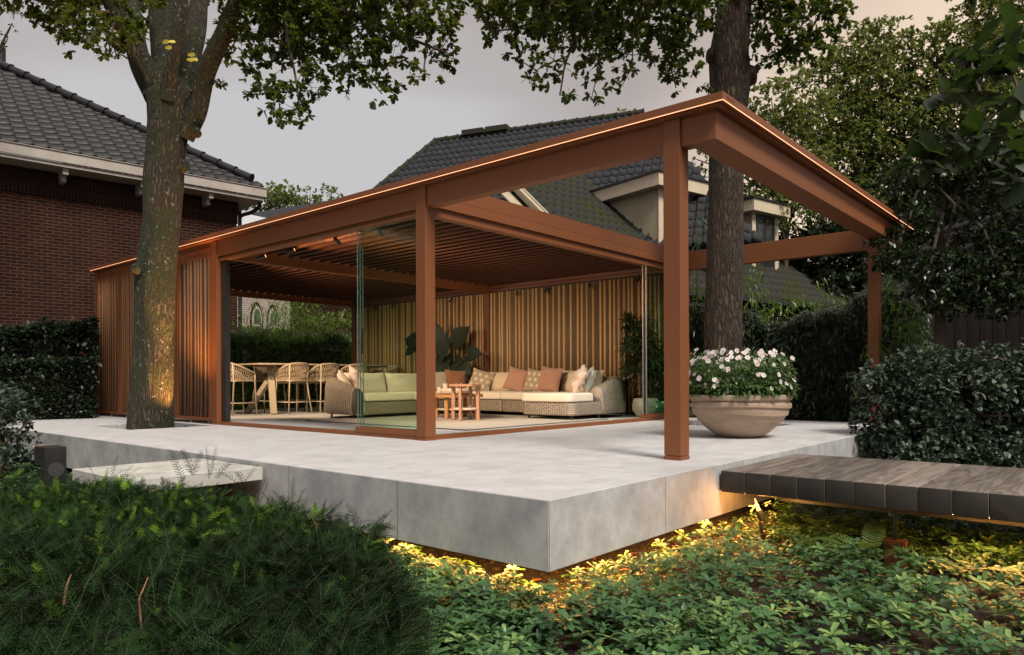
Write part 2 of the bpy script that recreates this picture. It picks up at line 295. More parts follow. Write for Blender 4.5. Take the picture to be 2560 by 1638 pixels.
def woodmat(name, c1, c2, rough=0.55, scale=(1, 14, 14), attr=False, bstr=0.15, rings=9):
    m, t, p, o = newmat(name); v = coords(t, scale)
    n = t.nodes.new('ShaderNodeTexNoise'); n.inputs['Scale'].default_value = 1.2; n.inputs['Detail'].default_value = 3; n.inputs['Distortion'].default_value = 1.2; t.links.new(v, n.inputs['Vector'])
    wv = t.nodes.new('ShaderNodeMath'); wv.operation = 'MULTIPLY'; wv.inputs[1].default_value = rings * 6.28; t.links.new(n.outputs['Fac'], wv.inputs[0])
    sn = t.nodes.new('ShaderNodeMath'); sn.operation = 'SINE'; t.links.new(wv.outputs[0], sn.inputs[0])
    mr = t.nodes.new('ShaderNodeMapRange'); mr.inputs[1].default_value = -1; t.links.new(sn.outputs[0], mr.inputs[0])
    mx = t.nodes.new('ShaderNodeMixRGB'); mx.inputs[1].default_value = c4(c1); mx.inputs[2].default_value = c4(c2); t.links.new(mr.outputs[0], mx.inputs[0]); last = mx.outputs[0]
    if attr:
        a = t.nodes.new('ShaderNodeAttribute'); a.attribute_name = 'rnd'; g = t.nodes.new('ShaderNodeMapRange'); g.inputs[3].default_value = 0.62; g.inputs[4].default_value = 1.18; t.links.new(a.outputs['Fac'], g.inputs[0])
        sc = t.nodes.new('ShaderNodeVectorMath'); sc.operation = 'SCALE'; t.links.new(last, sc.inputs[0]); t.links.new(g.outputs[0], sc.inputs['Scale']); last = sc.outputs[0]
    t.links.new(last, p.inputs['Base Color']); p.inputs['Roughness'].default_value = rough; bump(t, p, mr.outputs[0], bstr, 0.002); return m
M['plank_wood'] = woodmat('weathered_plank', (0.115, 0.092, 0.074), (0.20, 0.165, 0.138), 0.5, (0.7, 6, 6), True, 0.25, 4)
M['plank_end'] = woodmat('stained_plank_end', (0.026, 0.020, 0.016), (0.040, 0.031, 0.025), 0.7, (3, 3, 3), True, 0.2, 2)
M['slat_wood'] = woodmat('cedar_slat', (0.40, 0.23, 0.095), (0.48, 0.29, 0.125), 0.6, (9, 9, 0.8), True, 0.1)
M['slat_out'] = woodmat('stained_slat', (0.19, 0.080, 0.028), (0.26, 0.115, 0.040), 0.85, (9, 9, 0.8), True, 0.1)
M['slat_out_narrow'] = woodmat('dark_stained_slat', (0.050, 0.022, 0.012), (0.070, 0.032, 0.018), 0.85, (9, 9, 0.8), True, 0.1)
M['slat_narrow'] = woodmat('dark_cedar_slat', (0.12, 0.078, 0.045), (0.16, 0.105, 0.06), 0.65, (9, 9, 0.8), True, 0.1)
M['teak'] = woodmat('teak', (0.34, 0.17, 0.10), (0.46, 0.25, 0.16), 0.5, (10, 10, 1.5), False, 0.1)
M['teak_orange'] = woodmat('golden_teak', (0.42, 0.19, 0.07), (0.52, 0.27, 0.11), 0.5, (3, 10, 10), False, 0.1)
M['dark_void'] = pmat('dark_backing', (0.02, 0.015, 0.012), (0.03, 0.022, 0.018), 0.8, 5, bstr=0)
def fabric(name, c1, c2, sc=240, bstr=0.35):
    m, t, p, o = newmat(name); v = coords(t); n, r = noise_col(t, v, 55, [(0.3, c1), (0.7, c2)], 4); t.links.new(r.outputs[0], p.inputs['Base Color']); p.inputs['Roughness'].default_value = 0.95; p.inputs['Specular IOR Level'].default_value = 0.2
    w1 = t.nodes.new('ShaderNodeTexWave'); w1.bands_direction = 'Z'; w1.inputs['Scale'].default_value = sc; w1.inputs['Distortion'].default_value = 2; t.links.new(v, w1.inputs['Vector']); n2 = t.nodes.new('ShaderNodeTexNoise'); n2.inputs['Scale'].default_value = 8; t.links.new(v, n2.inputs['Vector'])
    ma = t.nodes.new('ShaderNodeMath'); ma.operation = 'MULTIPLY_ADD'; ma.inputs[1].default_value = 3.0; t.links.new(n2.outputs['Fac'], ma.inputs[0]); t.links.new(w1.outputs['Fac'], ma.inputs[2]); bump(t, p, ma.outputs[0], bstr, 0.004)
    try: p.inputs['Sheen Weight'].default_value = 0.25
    except Exception: pass
    return m
M['fab_cream'] = fabric('cream_fabric', (0.66, 0.57, 0.46), (0.74, 0.65, 0.54))
M['fab_beige'] = fabric('beige_fabric', (0.54, 0.42, 0.29), (0.62, 0.50, 0.36))
M['fab_rust'] = fabric('terracotta_fabric', (0.34, 0.18, 0.12), (0.42, 0.235, 0.165))
M['fab_brown'] = fabric('brown_fabric', (0.20, 0.09, 0.045), (0.25, 0.12, 0.06))
M['fab_pink'] = fabric('pale_pink_fabric', (0.55, 0.42, 0.34), (0.63, 0.50, 0.42))
M['fab_grey'] = fabric('light_grey_fabric', (0.50, 0.45, 0.38), (0.58, 0.53, 0.46))
M['fab_white'] = fabric('white_pattern_fabric', (0.50, 0.52, 0.45), (0.62, 0.63, 0.56))
M['rope'] = fabric('taupe_rope', (0.38, 0.28, 0.18), (0.50, 0.38, 0.26), 300, 0.5)
M['stool_metal'] = pmat('taupe_metal', (0.46, 0.38, 0.27), (0.50, 0.42, 0.31), 0.5, 30, bstr=0.05)
M['rug'] = fabric('woven_rug', (0.27, 0.235, 0.19), (0.40, 0.355, 0.29), 60, 0.6)
M['rug_edge'] = fabric('rug_edge', (0.06, 0.055, 0.045), (0.10, 0.09, 0.075))
M['ceramic'] = pmat('cream_ceramic', (0.60, 0.50, 0.40), (0.68, 0.58, 0.48), 0.5, 5, bstr=0.05)
M['ceramic_grey'] = pmat('grey_ceramic', (0.22, 0.21, 0.17), (0.34, 0.32, 0.27), 0.55, 3, bstr=0.3, bscale=15)
M['ceramic_green'] = pmat('green_glaze', (0.010, 0.05, 0.026), (0.02, 0.08, 0.045), 0.35, 3, bstr=0.1, bscale=10)
M['copper_glass'] = pmat('copper_votive', (0.35, 0.12, 0.06), (0.55, 0.28, 0.18), 0.25, 20, bstr=0, metal=0.5)
M['planter'] = pmat('sandstone_planter', (0.30, 0.215, 0.15), (0.37, 0.27, 0.195), 0.85, 5, (1, 1, 3), 0.35, 90, 0.004)
M['rust_steel'] = pmat('rusted_steel', (0.06, 0.022, 0.010), (0.12, 0.045, 0.02), 0.9, 12, bstr=0.4, bscale=60)
def wicker(name, c1, c2, cm):
    m, t, p, o = newmat(name); tcn = t.nodes.new('ShaderNodeTexCoord'); b = t.nodes.new('ShaderNodeTexBrick'); b.inputs['Scale'].default_value = 1; b.inputs['Brick Width'].default_value = 0.034; b.inputs['Row Height'].default_value = 0.046; b.offset = 0.5
    b.inputs['Mortar Size'].default_value = 0.0065; b.inputs['Mortar Smooth'].default_value = 0.9; b.inputs['Color1'].default_value = c4(c1); b.inputs['Color2'].default_value = c4(c2); b.inputs['Mortar'].default_value = c4(cm); spu = t.nodes.new('ShaderNodeSeparateXYZ'); cbu = t.nodes.new('ShaderNodeCombineXYZ'); t.links.new(tcn.outputs['UV'], spu.inputs[0]); t.links.new(spu.outputs['Y'], cbu.inputs[0]); t.links.new(spu.outputs['X'], cbu.inputs[1]); t.links.new(cbu.outputs[0], b.inputs['Vector'])
    t.links.new(b.outputs['Color'], p.inputs['Base Color']); p.inputs['Roughness'].default_value = 0.6
    iv = t.nodes.new('ShaderNodeMath'); iv.operation = 'SUBTRACT'; iv.inputs[0].default_value = 1; t.links.new(b.outputs['Fac'], iv.inputs[1]); bump(t, p, iv.outputs[0], 1.0, 0.012); return m
M['wicker'] = wicker('taupe_wicker', (0.44, 0.36, 0.28), (0.33, 0.27, 0.21), (0.05, 0.04, 0.03))
def hexfabric():
    m, t, p, o = newmat('hexagon_fabric'); tcn = t.nodes.new('ShaderNodeTexCoord'); mpn = t.nodes.new('ShaderNodeMapping'); mpn.inputs['Scale'].default_value = (3.5, 3.5, 0); t.links.new(tcn.outputs['UV'], mpn.inputs[0])
    S = (1.0, 1.7320508, 1.0); res = []
    for off in ((0.5, 0.8660254, 0), (0, 0, 0)):
        a = t.nodes.new('ShaderNodeVectorMath'); a.operation = 'ADD'; a.inputs[1].default_value = (off[0] + 20, off[1] + 34.641016, 0.5); t.links.new(mpn.outputs[0], a.inputs[0])
        b = t.nodes.new('ShaderNodeVectorMath'); b.operation = 'MODULO'; b.inputs[1].default_value = S; t.links.new(a.outputs[0], b.inputs[0])
        c = t.nodes.new('ShaderNodeVectorMath'); c.operation = 'SUBTRACT'; c.inputs[1].default_value = (0.5, 0.8660254, 0.5); t.links.new(b.outputs[0], c.inputs[0])
        d = t.nodes.new('ShaderNodeVectorMath'); d.operation = 'ABSOLUTE'; t.links.new(c.outputs[0], d.inputs[0])
        e = t.nodes.new('ShaderNodeVectorMath'); e.operation = 'DOT_PRODUCT'; e.inputs[1].default_value = (0.5, 0.8660254, 0); t.links.new(d.outputs[0], e.inputs[0])
        s = t.nodes.new('ShaderNodeSeparateXYZ'); t.links.new(d.outputs[0], s.inputs[0]); g = t.nodes.new('ShaderNodeMath'); g.operation = 'MAXIMUM'; t.links.new(e.outputs['Value'], g.inputs[0]); t.links.new(s.outputs['X'], g.inputs[1]); res.append(g)
    mn = t.nodes.new('ShaderNodeMath'); mn.operation = 'MINIMUM'; t.links.new(res[0].outputs[0], mn.inputs[0]); t.links.new(res[1].outputs[0], mn.inputs[1])
    r = t.nodes.new('ShaderNodeValToRGB'); r.color_ramp.interpolation = 'CONSTANT'; els = r.color_ramp.elements; els[0].position = 0; els[0].color = (0.56, 0.46, 0.33, 1); els[1].position = 0.30; els[1].color = (0.10, 0.065, 0.03, 1)
    q = els.new(0.385); q.color = (0.66, 0.56, 0.42, 1); q = els.new(0.45); q.color = (0.10, 0.065, 0.03, 1)
    t.links.new(mn.outputs[0], r.inputs[0]); t.links.new(r.outputs[0], p.inputs['Base Color']); p.inputs['Roughness'].default_value = 0.95; return m
M['fab_hex'] = hexfabric()
def glassmat(name, tint, fr=1.45):
    m, t, p, o = newmat(name); t.nodes.remove(p); tr = t.nodes.new('ShaderNodeBsdfTransparent'); tr.inputs[0].default_value = c4(tint); gl = t.nodes.new('ShaderNodeBsdfGlossy'); gl.inputs['Roughness'].default_value = 0.0
    fn = t.nodes.new('ShaderNodeFresnel'); fn.inputs[0].default_value = fr; mx = t.nodes.new('ShaderNodeMixShader'); ge = t.nodes.new('ShaderNodeNewGeometry'); iv = t.nodes.new('ShaderNodeMath'); iv.operation = 'SUBTRACT'; iv.inputs[0].default_value = 1; t.links.new(ge.outputs['Backfacing'], iv.inputs[1]); mu = t.nodes.new('ShaderNodeMath'); mu.operation = 'MULTIPLY'; t.links.new(fn.outputs[0], mu.inputs[0]); t.links.new(iv.outputs[0], mu.inputs[1]); t.links.new(mu.outputs[0], mx.inputs[0]); t.links.new(tr.outputs[0], mx.inputs[1]); t.links.new(gl.outputs[0], mx.inputs[2]); t.links.new(mx.outputs[0], o.inputs[0]); return m
M['glass'] = glassmat('green_tinted_glass', (0.925, 0.972, 0.938), 1.3)
M['glass_edge'] = pmat('glass_edge', (0.12, 0.20, 0.17), (0.20, 0.30, 0.26), 0.2, 8, bstr=0)
def spot(name, loc, target, energy, col=(1.0, 0.62, 0.32), size=70, blend=0.7, rad=0.03, parent=None):
    l = bpy.data.lights.new(name, 'SPOT'); l.energy = energy; l.color = col; l.spot_size = R(size); l.spot_blend = blend; l.shadow_soft_size = rad
    o = bpy.data.objects.new(name, l); COL.objects.link(o); o.location = loc; d = Vector(target) - Vector(loc); o.rotation_euler = d.to_track_quat('-Z', 'Y').to_euler()
    if parent is not None: o.parent = parent
    return o
# ================================================================ ground and terrace
g = MB(); n = 60
xs = np.linspace(-60, 90, n); ys = np.linspace(-60, 90, n)
g.add([(x, y, -0.62) for y in ys for x in xs], [(j * n + i, j * n + i + 1, (j + 1) * n + i + 1, (j + 1) * n + i) for j in range(n - 1) for i in range(n - 1)])
tag(g.build('ground', M['soil']), kind='structure')
SX, SY = 8.5, 12.95
pits = [(0.93, 2.1, 7.9, 9.35), (6.42, 7.62, 1.33, 2.9)]
def holed(z0, z1, x0, x1, y0, y1, mb):
    xs = sorted({x0, x1, *[p[0] for p in pits], *[p[1] for p in pits]}); ys = sorted({y0, y1, *[p[2] for p in pits], *[p[3] for p in pits]})
    inside = lambda x, y: any(a < x < b and c < y < d for a, b, c, d in pits)
    nx, ny = len(xs), len(ys); V = [(x, y, z) for z in (z0, z1) for y in ys for x in xs]; F = []
    cell = lambda i, j: 0 <= i < nx - 1 and 0 <= j < ny - 1 and not inside((xs[i] + xs[i + 1]) / 2, (ys[j] + ys[j + 1]) / 2)
    I = lambda i, j, k: k * nx * ny + j * nx + i
    for i in range(nx - 1):
        for j in range(ny - 1):
            if not cell(i, j): continue
            F.append((I(i, j, 1), I(i + 1, j, 1), I(i + 1, j + 1, 1), I(i, j + 1, 1))); F.append((I(i, j, 0), I(i, j + 1, 0), I(i + 1, j + 1, 0), I(i + 1, j, 0)))
            if not cell(i - 1, j): F.append((I(i, j, 0), I(i, j, 1), I(i, j + 1, 1), I(i, j + 1, 0)))
            if not cell(i + 1, j): F.append((I(i + 1, j, 0), I(i + 1, j + 1, 0), I(i + 1, j + 1, 1), I(i + 1, j, 1)))
            if not cell(i, j - 1): F.append((I(i, j, 0), I(i + 1, j, 0), I(i + 1, j, 1), I(i, j, 1)))
            if not cell(i, j + 1): F.append((I(i, j + 1, 0), I(i, j + 1, 1), I(i + 1, j + 1, 1), I(i + 1, j + 1, 0)))
    mb.add(V, F)
t1 = MB(); holed(-0.39, 0.0, 0, SX, 0, SY, t1)
terr = t1.build('terrace', M['slab_top'], bevel=0.004); tag(terr, kind='structure')
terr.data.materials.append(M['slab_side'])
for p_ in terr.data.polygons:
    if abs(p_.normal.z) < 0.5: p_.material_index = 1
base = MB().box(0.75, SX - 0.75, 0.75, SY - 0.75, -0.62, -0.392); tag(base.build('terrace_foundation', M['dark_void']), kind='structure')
# soil inside the planting pits
ps = MB()
for a, b, c, d in pits: ps.box(a + 0.002, b - 0.002, c + 0.002, d - 0.002, -0.16, -0.12)
tag(ps.build('pit_soil', M['soil']), kind='structure')
st = MB().box(-1.052, -0.03, 2.875, 3.955, -0.133, -0.033).build('step_slab', M['step'], bevel=0.003)
tag(st, 'thick pale concrete stepping slab floating beside the left edge of the terrace', 'step')
sf = MB().box(-0.85, -0.2, 3.05, 3.78, -0.62, -0.133).build('base', M['dark_void'], st)
# ================================================================ boardwalk
bw = empty('boardwalk', (2.9, -2.2, -0.04), 'weathered dark timber boardwalk meeting the right edge of the terrace', 'boardwalk')
k = 0; yy = -0.02
while yy > -4.3:
    V = np.array([(x, y, z) for z in (-0.163, 0) for y in (yy - 0.1885, yy) for x in (2.13, 3.74)], float) - np.array((2.9, -2.2, 0.0))
    V[:, 0] += random.uniform(-0.003, 0.003); V[:, 2] += random.uniform(-0.0015, 0.0015)
    F = np.array([(0, 2, 3, 1), (4, 5, 7, 6), (0, 1, 5, 4), (2, 6, 7, 3), (0, 4, 6, 2), (1, 3, 7, 5)])
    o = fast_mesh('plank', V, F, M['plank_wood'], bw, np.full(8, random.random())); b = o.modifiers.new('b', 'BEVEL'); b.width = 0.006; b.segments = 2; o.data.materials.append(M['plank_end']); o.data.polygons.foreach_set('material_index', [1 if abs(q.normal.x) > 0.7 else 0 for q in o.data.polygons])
    # shift each plank's grain
    yy -= 0.192; k += 1
MB().box(-0.30, -0.22, -2.1, 1.9, -0.265, -0.165).box(0.45, 0.55, -2.1, 1.9, -0.265, -0.165).build('joist', M['black'], bw)
su = MB().box(-0.60, -0.50, 0.95, 1.09, -0.44, -0.405).box(-0.595, -0.505, 0.96, 1.08, -0.66, -0.44)
so_ = su.build('support', M['rust_steel'], bw, bevel=0.004); MB().box(-0.56, -0.54, 1.01, 1.03, -0.404, -0.2).build('rod', M['black'], so_)
MB().box(-0.60, -0.50, -1.2, -1.06, -0.66, -0.2).build('support', M['rust_steel'], bw, bevel=0.004)
# spike spotlight glowing under the boardwalk
L0 = Vector(D(1900, 1300, 5.45))
sl = empty('garden_spotlight', L0, 'small black spike spotlight glowing warm orange under the boardwalk', 'garden light')
MB().tube([(0, 0, -0.02), (0.03, -0.02, -0.25)], [0.012, 0.006]).build('spike', M['black'], sl)
MB().tube([(0.012, -0.01, 0.0), (-0.006, 0.0, 0.05), (-0.012, 0.005, 0.075)], [0.024, 0.026, 0.026], 16).build('housing', M['black'], sl, smooth=None)
MB().tube([(-0.012, 0.005, 0.076), (-0.03, 0.012, 0.115), (-0.045, 0.02, 0.165)], [0.015, 0.010, 0.003], 12).build('lamp_lens', M['lamp_lit'], sl)
pl = bpy.data.lights.new('garden_light', 'POINT'); pl.energy = 9; pl.color = (1, 0.42, 0.10); pl.shadow_soft_size = 0.06; plo = bpy.data.objects.new('garden_light', pl); COL.objects.link(plo); plo.location = L0 + Vector((-0.06, -0.06, 0.13))
# light strips tucked under the terrace edge
for nm, box_, lab in (('led_strip', (0.055, 0.068, 0.06, 6.5), 'warm light strip hidden under the left edge of the floating terrace'), ('led_strip', (0.08, 3.4, 0.055, 0.068), 'warm light strip hidden under the right edge of the floating terrace by the boardwalk')):
    o = MB().box(box_[0], box_[1], box_[2], box_[3], -0.3995, -0.3925).build(nm, M['led_under']); tag(o, lab, 'light strip', 'light strips under the terrace')
tag(MB().box(2.24, 2.262, -4.1, -1.5, -0.214, -0.2055).build('led_strip', M['led_under']), 'warm light strip under the near side of the boardwalk', 'light strip', 'light strips under the terrace')
# ================================================================ pergola
X0, X1 = 2.21, 8.43; Y0, Y1 = 0.36, 3.55; ZB, ZT = 2.55, 2.80
pg = empty('pergola', (5.3, 6.4, 0), 'rust brown pergola with louvred roof, slatted walls and a glowing light line', 'pergola')
O = Vector((5.3, 6.4, 0))
def PB(x0, x1, y0, y1, z0, z1, mb=None): return (mb or MB()).box(x0 - O.x, x1 - O.x, y0 - O.y, y1 - O.y, z0 - O.z, z1 - O.z)
def post(x, y, s=0.15, mat='metal', z1=ZT):
    o = PB(x, x + s, y, y + s, 0.036, z1).build('post', M[mat], pg, bevel=0.003)
    b = PB(x - 0.002, x + s + 0.002, y - 0.002, y + s + 0.002, 0.0, 0.032).build('base_plate', M[mat], o, bevel=0.002)
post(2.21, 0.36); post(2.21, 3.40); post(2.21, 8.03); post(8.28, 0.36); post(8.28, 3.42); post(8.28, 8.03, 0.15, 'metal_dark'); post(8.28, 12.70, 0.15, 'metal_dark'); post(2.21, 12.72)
B = lambda *a: PB(*a).build('beam', M['metal'], pg, bevel=0.003)
# left row (faces -x), set back 25 mm from the posts
for y0, y1 in ((0.06, 0.358), (0.512, 3.398), (3.552, 8.028), (8.182, 12.718)): B(2.235, 2.36, y0, y1, ZB, ZT)
# front (faces -y)
PB(2.362, 8.43, 0.06, 0.30, ZB, ZT).build('beam', M['metal'], pg, bevel=0.003)
for yj in (1.9, 3.30, 6.1, 9.5): PB(2.1294, 2.1302, yj, yj + 0.003, 2.803, 2.868).build('joint', M['metal_dark'], pg)
for xj in (5.3,): PB(xj, xj + 0.003, -0.0456, -0.0448, 2.803, 2.868).build('joint', M['metal_dark'], pg)
for yj in (0.135,): PB(2.2345, 2.2352, yj, yj + 0.003, ZB, ZT).build('joint', M['metal_dark'], pg)
PB(2.40, 2.404, 0.0592, 0.0602, ZB, ZT).build('joint', M['metal_dark'], pg); PB(8.33, 8.334, 0.0592, 0.0602, ZB, ZT).build('joint', M['metal_dark'], pg)
# far row along y at x=8.3
B(8.30, 8.43, 0.302, 3.42, ZB, 2.86)
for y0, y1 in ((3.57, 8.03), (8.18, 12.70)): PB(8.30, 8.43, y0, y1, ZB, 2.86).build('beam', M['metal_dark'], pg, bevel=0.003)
# cross beams along x
B(2.362, 8.298, 3.40, 3.55, 2.572, 2.685); B(2.362, 8.298, 3.402, 3.55, 2.6865, 2.835); B(2.362, 8.298, 3.412, 3.55, 2.8365, 2.86)
B(2.362, 8.298, 8.0, 8.15, 2.52, 2.80); B(2.362, 8.298, 12.74, 12.87, 2.56, 2.80)
# coping round the outer edge with its glowing line
cp = MB(); PB(2.13, 2.24, -0.045, 12.87, 2.802, 2.868, cp); PB(2.2402, 8.50, -0.045, 0.062, 2.802, 2.868, cp); PB(2.17, 2.36, 0.0, 12.87, 2.785, 2.8015, cp); PB(2.3602, 8.46, 0.0, 0.2, 2.785, 2.8015, cp)
cp.build('coping', M['metal'], pg, bevel=0.002)
le = MB(); PB(2.127, 2.131, -0.048, 12.86, 2.797, 2.8025, le); PB(2.1312, 8.50, -0.048, -0.044, 2.797, 2.8025, le); le.build('light_line', M['led'], pg)
# maker's lettering pressed into the coping near the corner
tx = bpy.data.curves.new('lettering', 'FONT'); tx.body = 'RENSON'; tx.size = 0.040; tx.extrude = 0.0008; to = bpy.data.objects.new('lettering_curve', tx); COL.objects.link(to); bpy.context.view_layer.update(); me_ = bpy.data.meshes.new_from_object(to.evaluated_get(bpy.context.evaluated_depsgraph_get())); bpy.data.objects.remove(to); to = bpy.data.objects.new('lettering', me_); COL.objects.link(to)
to.rotation_euler = (R(90), 0, 0); to.location = (2.20 - O.x, -0.0452 - O.y, 2.826); to.parent = pg; me_.materials.clear(); me_.materials.append(M['metal_dark'])
# louvres
def louvres(y0, y1):
    o = MB(); x = 2.42; k = 0
    while x < 8.24:
        Mx = Matrix.Translation((x - O.x, 0, 2.735)) @ Matrix.Rotation(R(9), 4, 'Y')
        o.box(0, 0.222, y0 - O.y, y1 - O.y, -0.006, 0.009, Mx); o.box(0.205, 0.222, y0 - O.y, y1 - O.y, -0.045, -0.006, Mx); x += 0.198
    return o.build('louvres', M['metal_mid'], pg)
louvres(3.56, 7.975); louvres(8.175, 12.715)
# inner gutters and door tracks
tr = MB(); PB(2.37, 8.27, 3.56, 3.62, 2.62, 2.70, tr); PB(2.365, 2.42, 3.62, 7.99, 2.62, 2.70, tr); PB(8.22, 8.28, 3.62, 7.99, 2.60, 2.70, tr); PB(2.365, 2.42, 8.16, 12.73, 2.62, 2.70, tr); PB(8.22, 8.28, 8.16, 12.7, 2.60, 2.7, tr)
tr.build('gutter', M['metal_dark'], pg)
tk = MB(); PB(2.37, 8.27, 3.42, 3.54, 2.475, 2.50, tk); PB(2.37, 8.27, 3.44, 3.52, 2.50, 2.571, tk); PB(2.25, 2.36, 3.56, 8.02, 2.48, 2.505, tk); PB(2.27, 2.34, 3.56, 8.02, 2.505, 2.549, tk); tk.build('top_track', M['metal'], pg)
ft = MB(); PB(2.362, 8.278, 3.42, 3.56, 0.0, 0.045, ft); PB(2.23, 2.36, 3.552, 8.028, 0.0, 0.045, ft); ft.build('floor_track', M['metal'], pg, bevel=0.002)
fs = MB(); PB(2.362, 6.9, 3.535, 3.563, 0.0, 0.052, fs); fs.build('track_trim', M['white_paint'], pg)
PB(2.222, 2.362, 3.556, 4.66, 0.0452, 0.105).build('raised_sill', M['metal'], pg, bevel=0.002); PB(6.98, 8.278, 3.412, 3.552, 0.0452, 0.105).build('raised_sill', M['metal'], pg, bevel=0.002)
# sliding glass leaves stacked at the two ends
for i in range(3):
    x = 2.262 + 0.030 * i; o = PB(x, x + 0.009, 3.57 + 0.004 * i, 4.66 - 0.012 * i, 0.105, 2.48).build('glass_panel', M['glass'], pg)
    e = PB(x - 0.001, x + 0.010, 4.66 - 0.012 * i, 4.664 - 0.012 * i, 0.105, 2.48).build('edge', M['glass_edge'], o)
    y = 3.43 + 0.036 * i; o = PB(6.985 + 0.012 * i, 8.27, y, y + 0.009, 0.105, 2.475).build('glass_panel', M['glass'], pg)
    e = PB(6.962 + 0.012 * i, 6.985 + 0.012 * i, y - 0.003, y + 0.013, 0.105, 2.475).build('edge', M['steel'] if i in (0, 2) else M['black'], o)
    MB().box(6.972 - O.x, 6.99 - O.x, y - O.y, y + 0.006 - O.y, 0.06, 0.068).build('bolt', M['steel'], pg)
PB(2.252, 2.258, 4.54, 4.575, 0.98, 1.28).build('door_handle', M['black'], pg, bevel=0.002)
# black channel beside the left post
PB(2.28, 2.36, 7.90, 8.028, 0.046, 2.48).build('channel', M['black'], pg)
# slatted walls
def slats(axis, c, a0, a1, z0, z1, name, face, parent, mw, mn):
    """slats along 'axis' at coordinate c; face=-1 the visible side faces the negative direction"""
    wide = []; nar = []; a = a0; cnt = 0; rng = random.Random(int(a0 * 37))
    while a < a1 - 0.02:
        L_, wd, dp = (wide, 0.036, 0.036) if cnt == 0 else (nar, 0.013, 0.024)
        if a + wd > a1: break
        L_.append((a, wd, dp)); a += wd + 0.011
        cnt = rng.choice((1, 2, 2, 3, 4, 5)) if cnt == 0 else cnt - 1
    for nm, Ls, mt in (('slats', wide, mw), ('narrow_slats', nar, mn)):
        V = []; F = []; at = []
        for i, (a, wd, dp) in enumerate(Ls):
            q = (c, c + face * dp) if face > 0 else (c - dp, c)
            bx = (q[0], q[1], a, a + wd) if axis == 'y' else (a, a + wd, q[0], q[1])
            v = np.array([(x, y, z) for z in (z0, z1) for y in bx[2:4] for x in bx[0:2]], float) - np.array(O)
            V.append(v); F.append(np.array([(0, 2, 3, 1), (4, 5, 7, 6), (0, 1, 5, 4), (2, 6, 7, 3), (0, 4, 6, 2), (1, 3, 7, 5)]) + 8 * i); at.append(np.full(8, rng.uniform(0.35, 0.8)))
        fast_mesh(nm, np.concatenate(V), np.concatenate(F), mt, parent, np.concatenate(at))
def panel(name, axis, c, a0, a1, z0, z1, face=-1, frame=True):
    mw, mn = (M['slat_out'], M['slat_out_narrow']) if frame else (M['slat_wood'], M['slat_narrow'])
    bk = (c + 0.004, c + 0.02) if face < 0 else (c - 0.02, c - 0.004)
    o = (PB(bk[0], bk[1], a0, a1, z0, z1) if axis == 'y' else PB(a0, a1, bk[0], bk[1], z0, z1)).build(name, M['dark_void'], pg)
    slats(axis, c, a0 + (0.055 if frame else 0.01), a1 - (0.05 if frame else 0.01), z0 + 0.03, z1 - 0.03, name, face, o, mw, mn)
    if frame:
        fr = MB()
        for q in ((a0, a0 + 0.05, z0, z1), (a1 - 0.05, a1, z0, z1), (a0 + 0.0502, a1 - 0.0502, z0, z0 + 0.045), (a0 + 0.0502, a1 - 0.0502, z1 - 0.045, z1)):
            PB(c - 0.04, c + 0.003, q[0], q[1], q[2], q[3], fr)
        fr.build('frame', M['metal'], o, bevel=0.002)
    return o
for a0, a1 in ((8.24, 9.40), (9.42, 10.58), (10.60, 11.72), (11.74, 12.86)): panel('slatted_panel', 'y', 2.262, a0, a1, 0.055, 2.70)
ft2 = MB()
for y in (8.3, 8.9, 9.5, 10.2, 10.8, 11.4, 12.1, 12.75): PB(2.222, 2.24, y, y + 0.018, 0.004, 0.055, ft2)
PB(2.215, 2.25, 8.24, 12.86, 0.0, 0.006, ft2); ft2.build('adjustable_foot', M['steel'], pg)
panel('slatted_wall', 'y', 8.30, 3.575, 8.025, 0.03, 2.545, frame=False); panel('slatted_wall', 'y', 8.30, 8.185, 12.695, 0.03, 2.545, frame=False)
# ceiling spots
def can(name, loc, aim, lab, energy, size=60, lit=True, col=(1.0, 0.74, 0.48)):
    if lit: col = (1.0, 0.50, 0.20)
    t = empty('ceiling_spotlight', loc, lab, 'spotlight', 'spotlights on the pergola beams'); a = Vector(aim).normalized()
    MB().tube([(0, 0, 0.10), (0, 0, 0.0)], [0.008, 0.008], 8).tube([(0, 0, 0.105), (0, 0, 0.098)], [0.03, 0.03], 12).build('bracket', M['black'], t)
    MB().tube([tuple(-a * 0.06), tuple(a * 0.06)], [0.024, 0.024], 14).build('housing', M['black'], t, smooth=None)
    if lit: MB().tube([tuple(a * 0.0605), tuple(a * 0.064)], [0.019, 0.019], 14).build('lamp_lens', M['lamp_lit'], t)
    if energy: spot('spot_beam', tuple(a * 0.075), tuple(a * 1.0), energy, col, size, 0.8, 0.02, t)
can('s', (2.44, 7.146, 2.45), (0.72, -0.52, 0.33), 'lit black ceiling spotlight nearest the slatted panel, on the left beam', 60, 80)
can('s', (2.44, 6.395, 2.45), (0.72, -0.45, 0.36), 'second lit black ceiling spotlight from the left on the left beam', 75, 80)
can('s', (2.44, 5.315, 2.45), (0.86, 0.30, -0.42), 'black ceiling spotlight on the left beam just left of the glass panel edge', 400, 85, False)
can('s', (2.44, 4.45, 2.45), (0.82, 0.25, -0.52), 'black ceiling spotlight on the left beam seen through the glass panel', 400, 85, False)
can('s', (2.44, 9.4, 2.45), (0.62, 0.35, -0.62), 'black ceiling spotlight above the dining table near the slatted panel', 380, 90, False)
can('s', (2.44, 8.6, 2.45), (0.86, 0.10, -0.34), 'black ceiling spotlight just inside the slatted panel end', 420, 80, False)
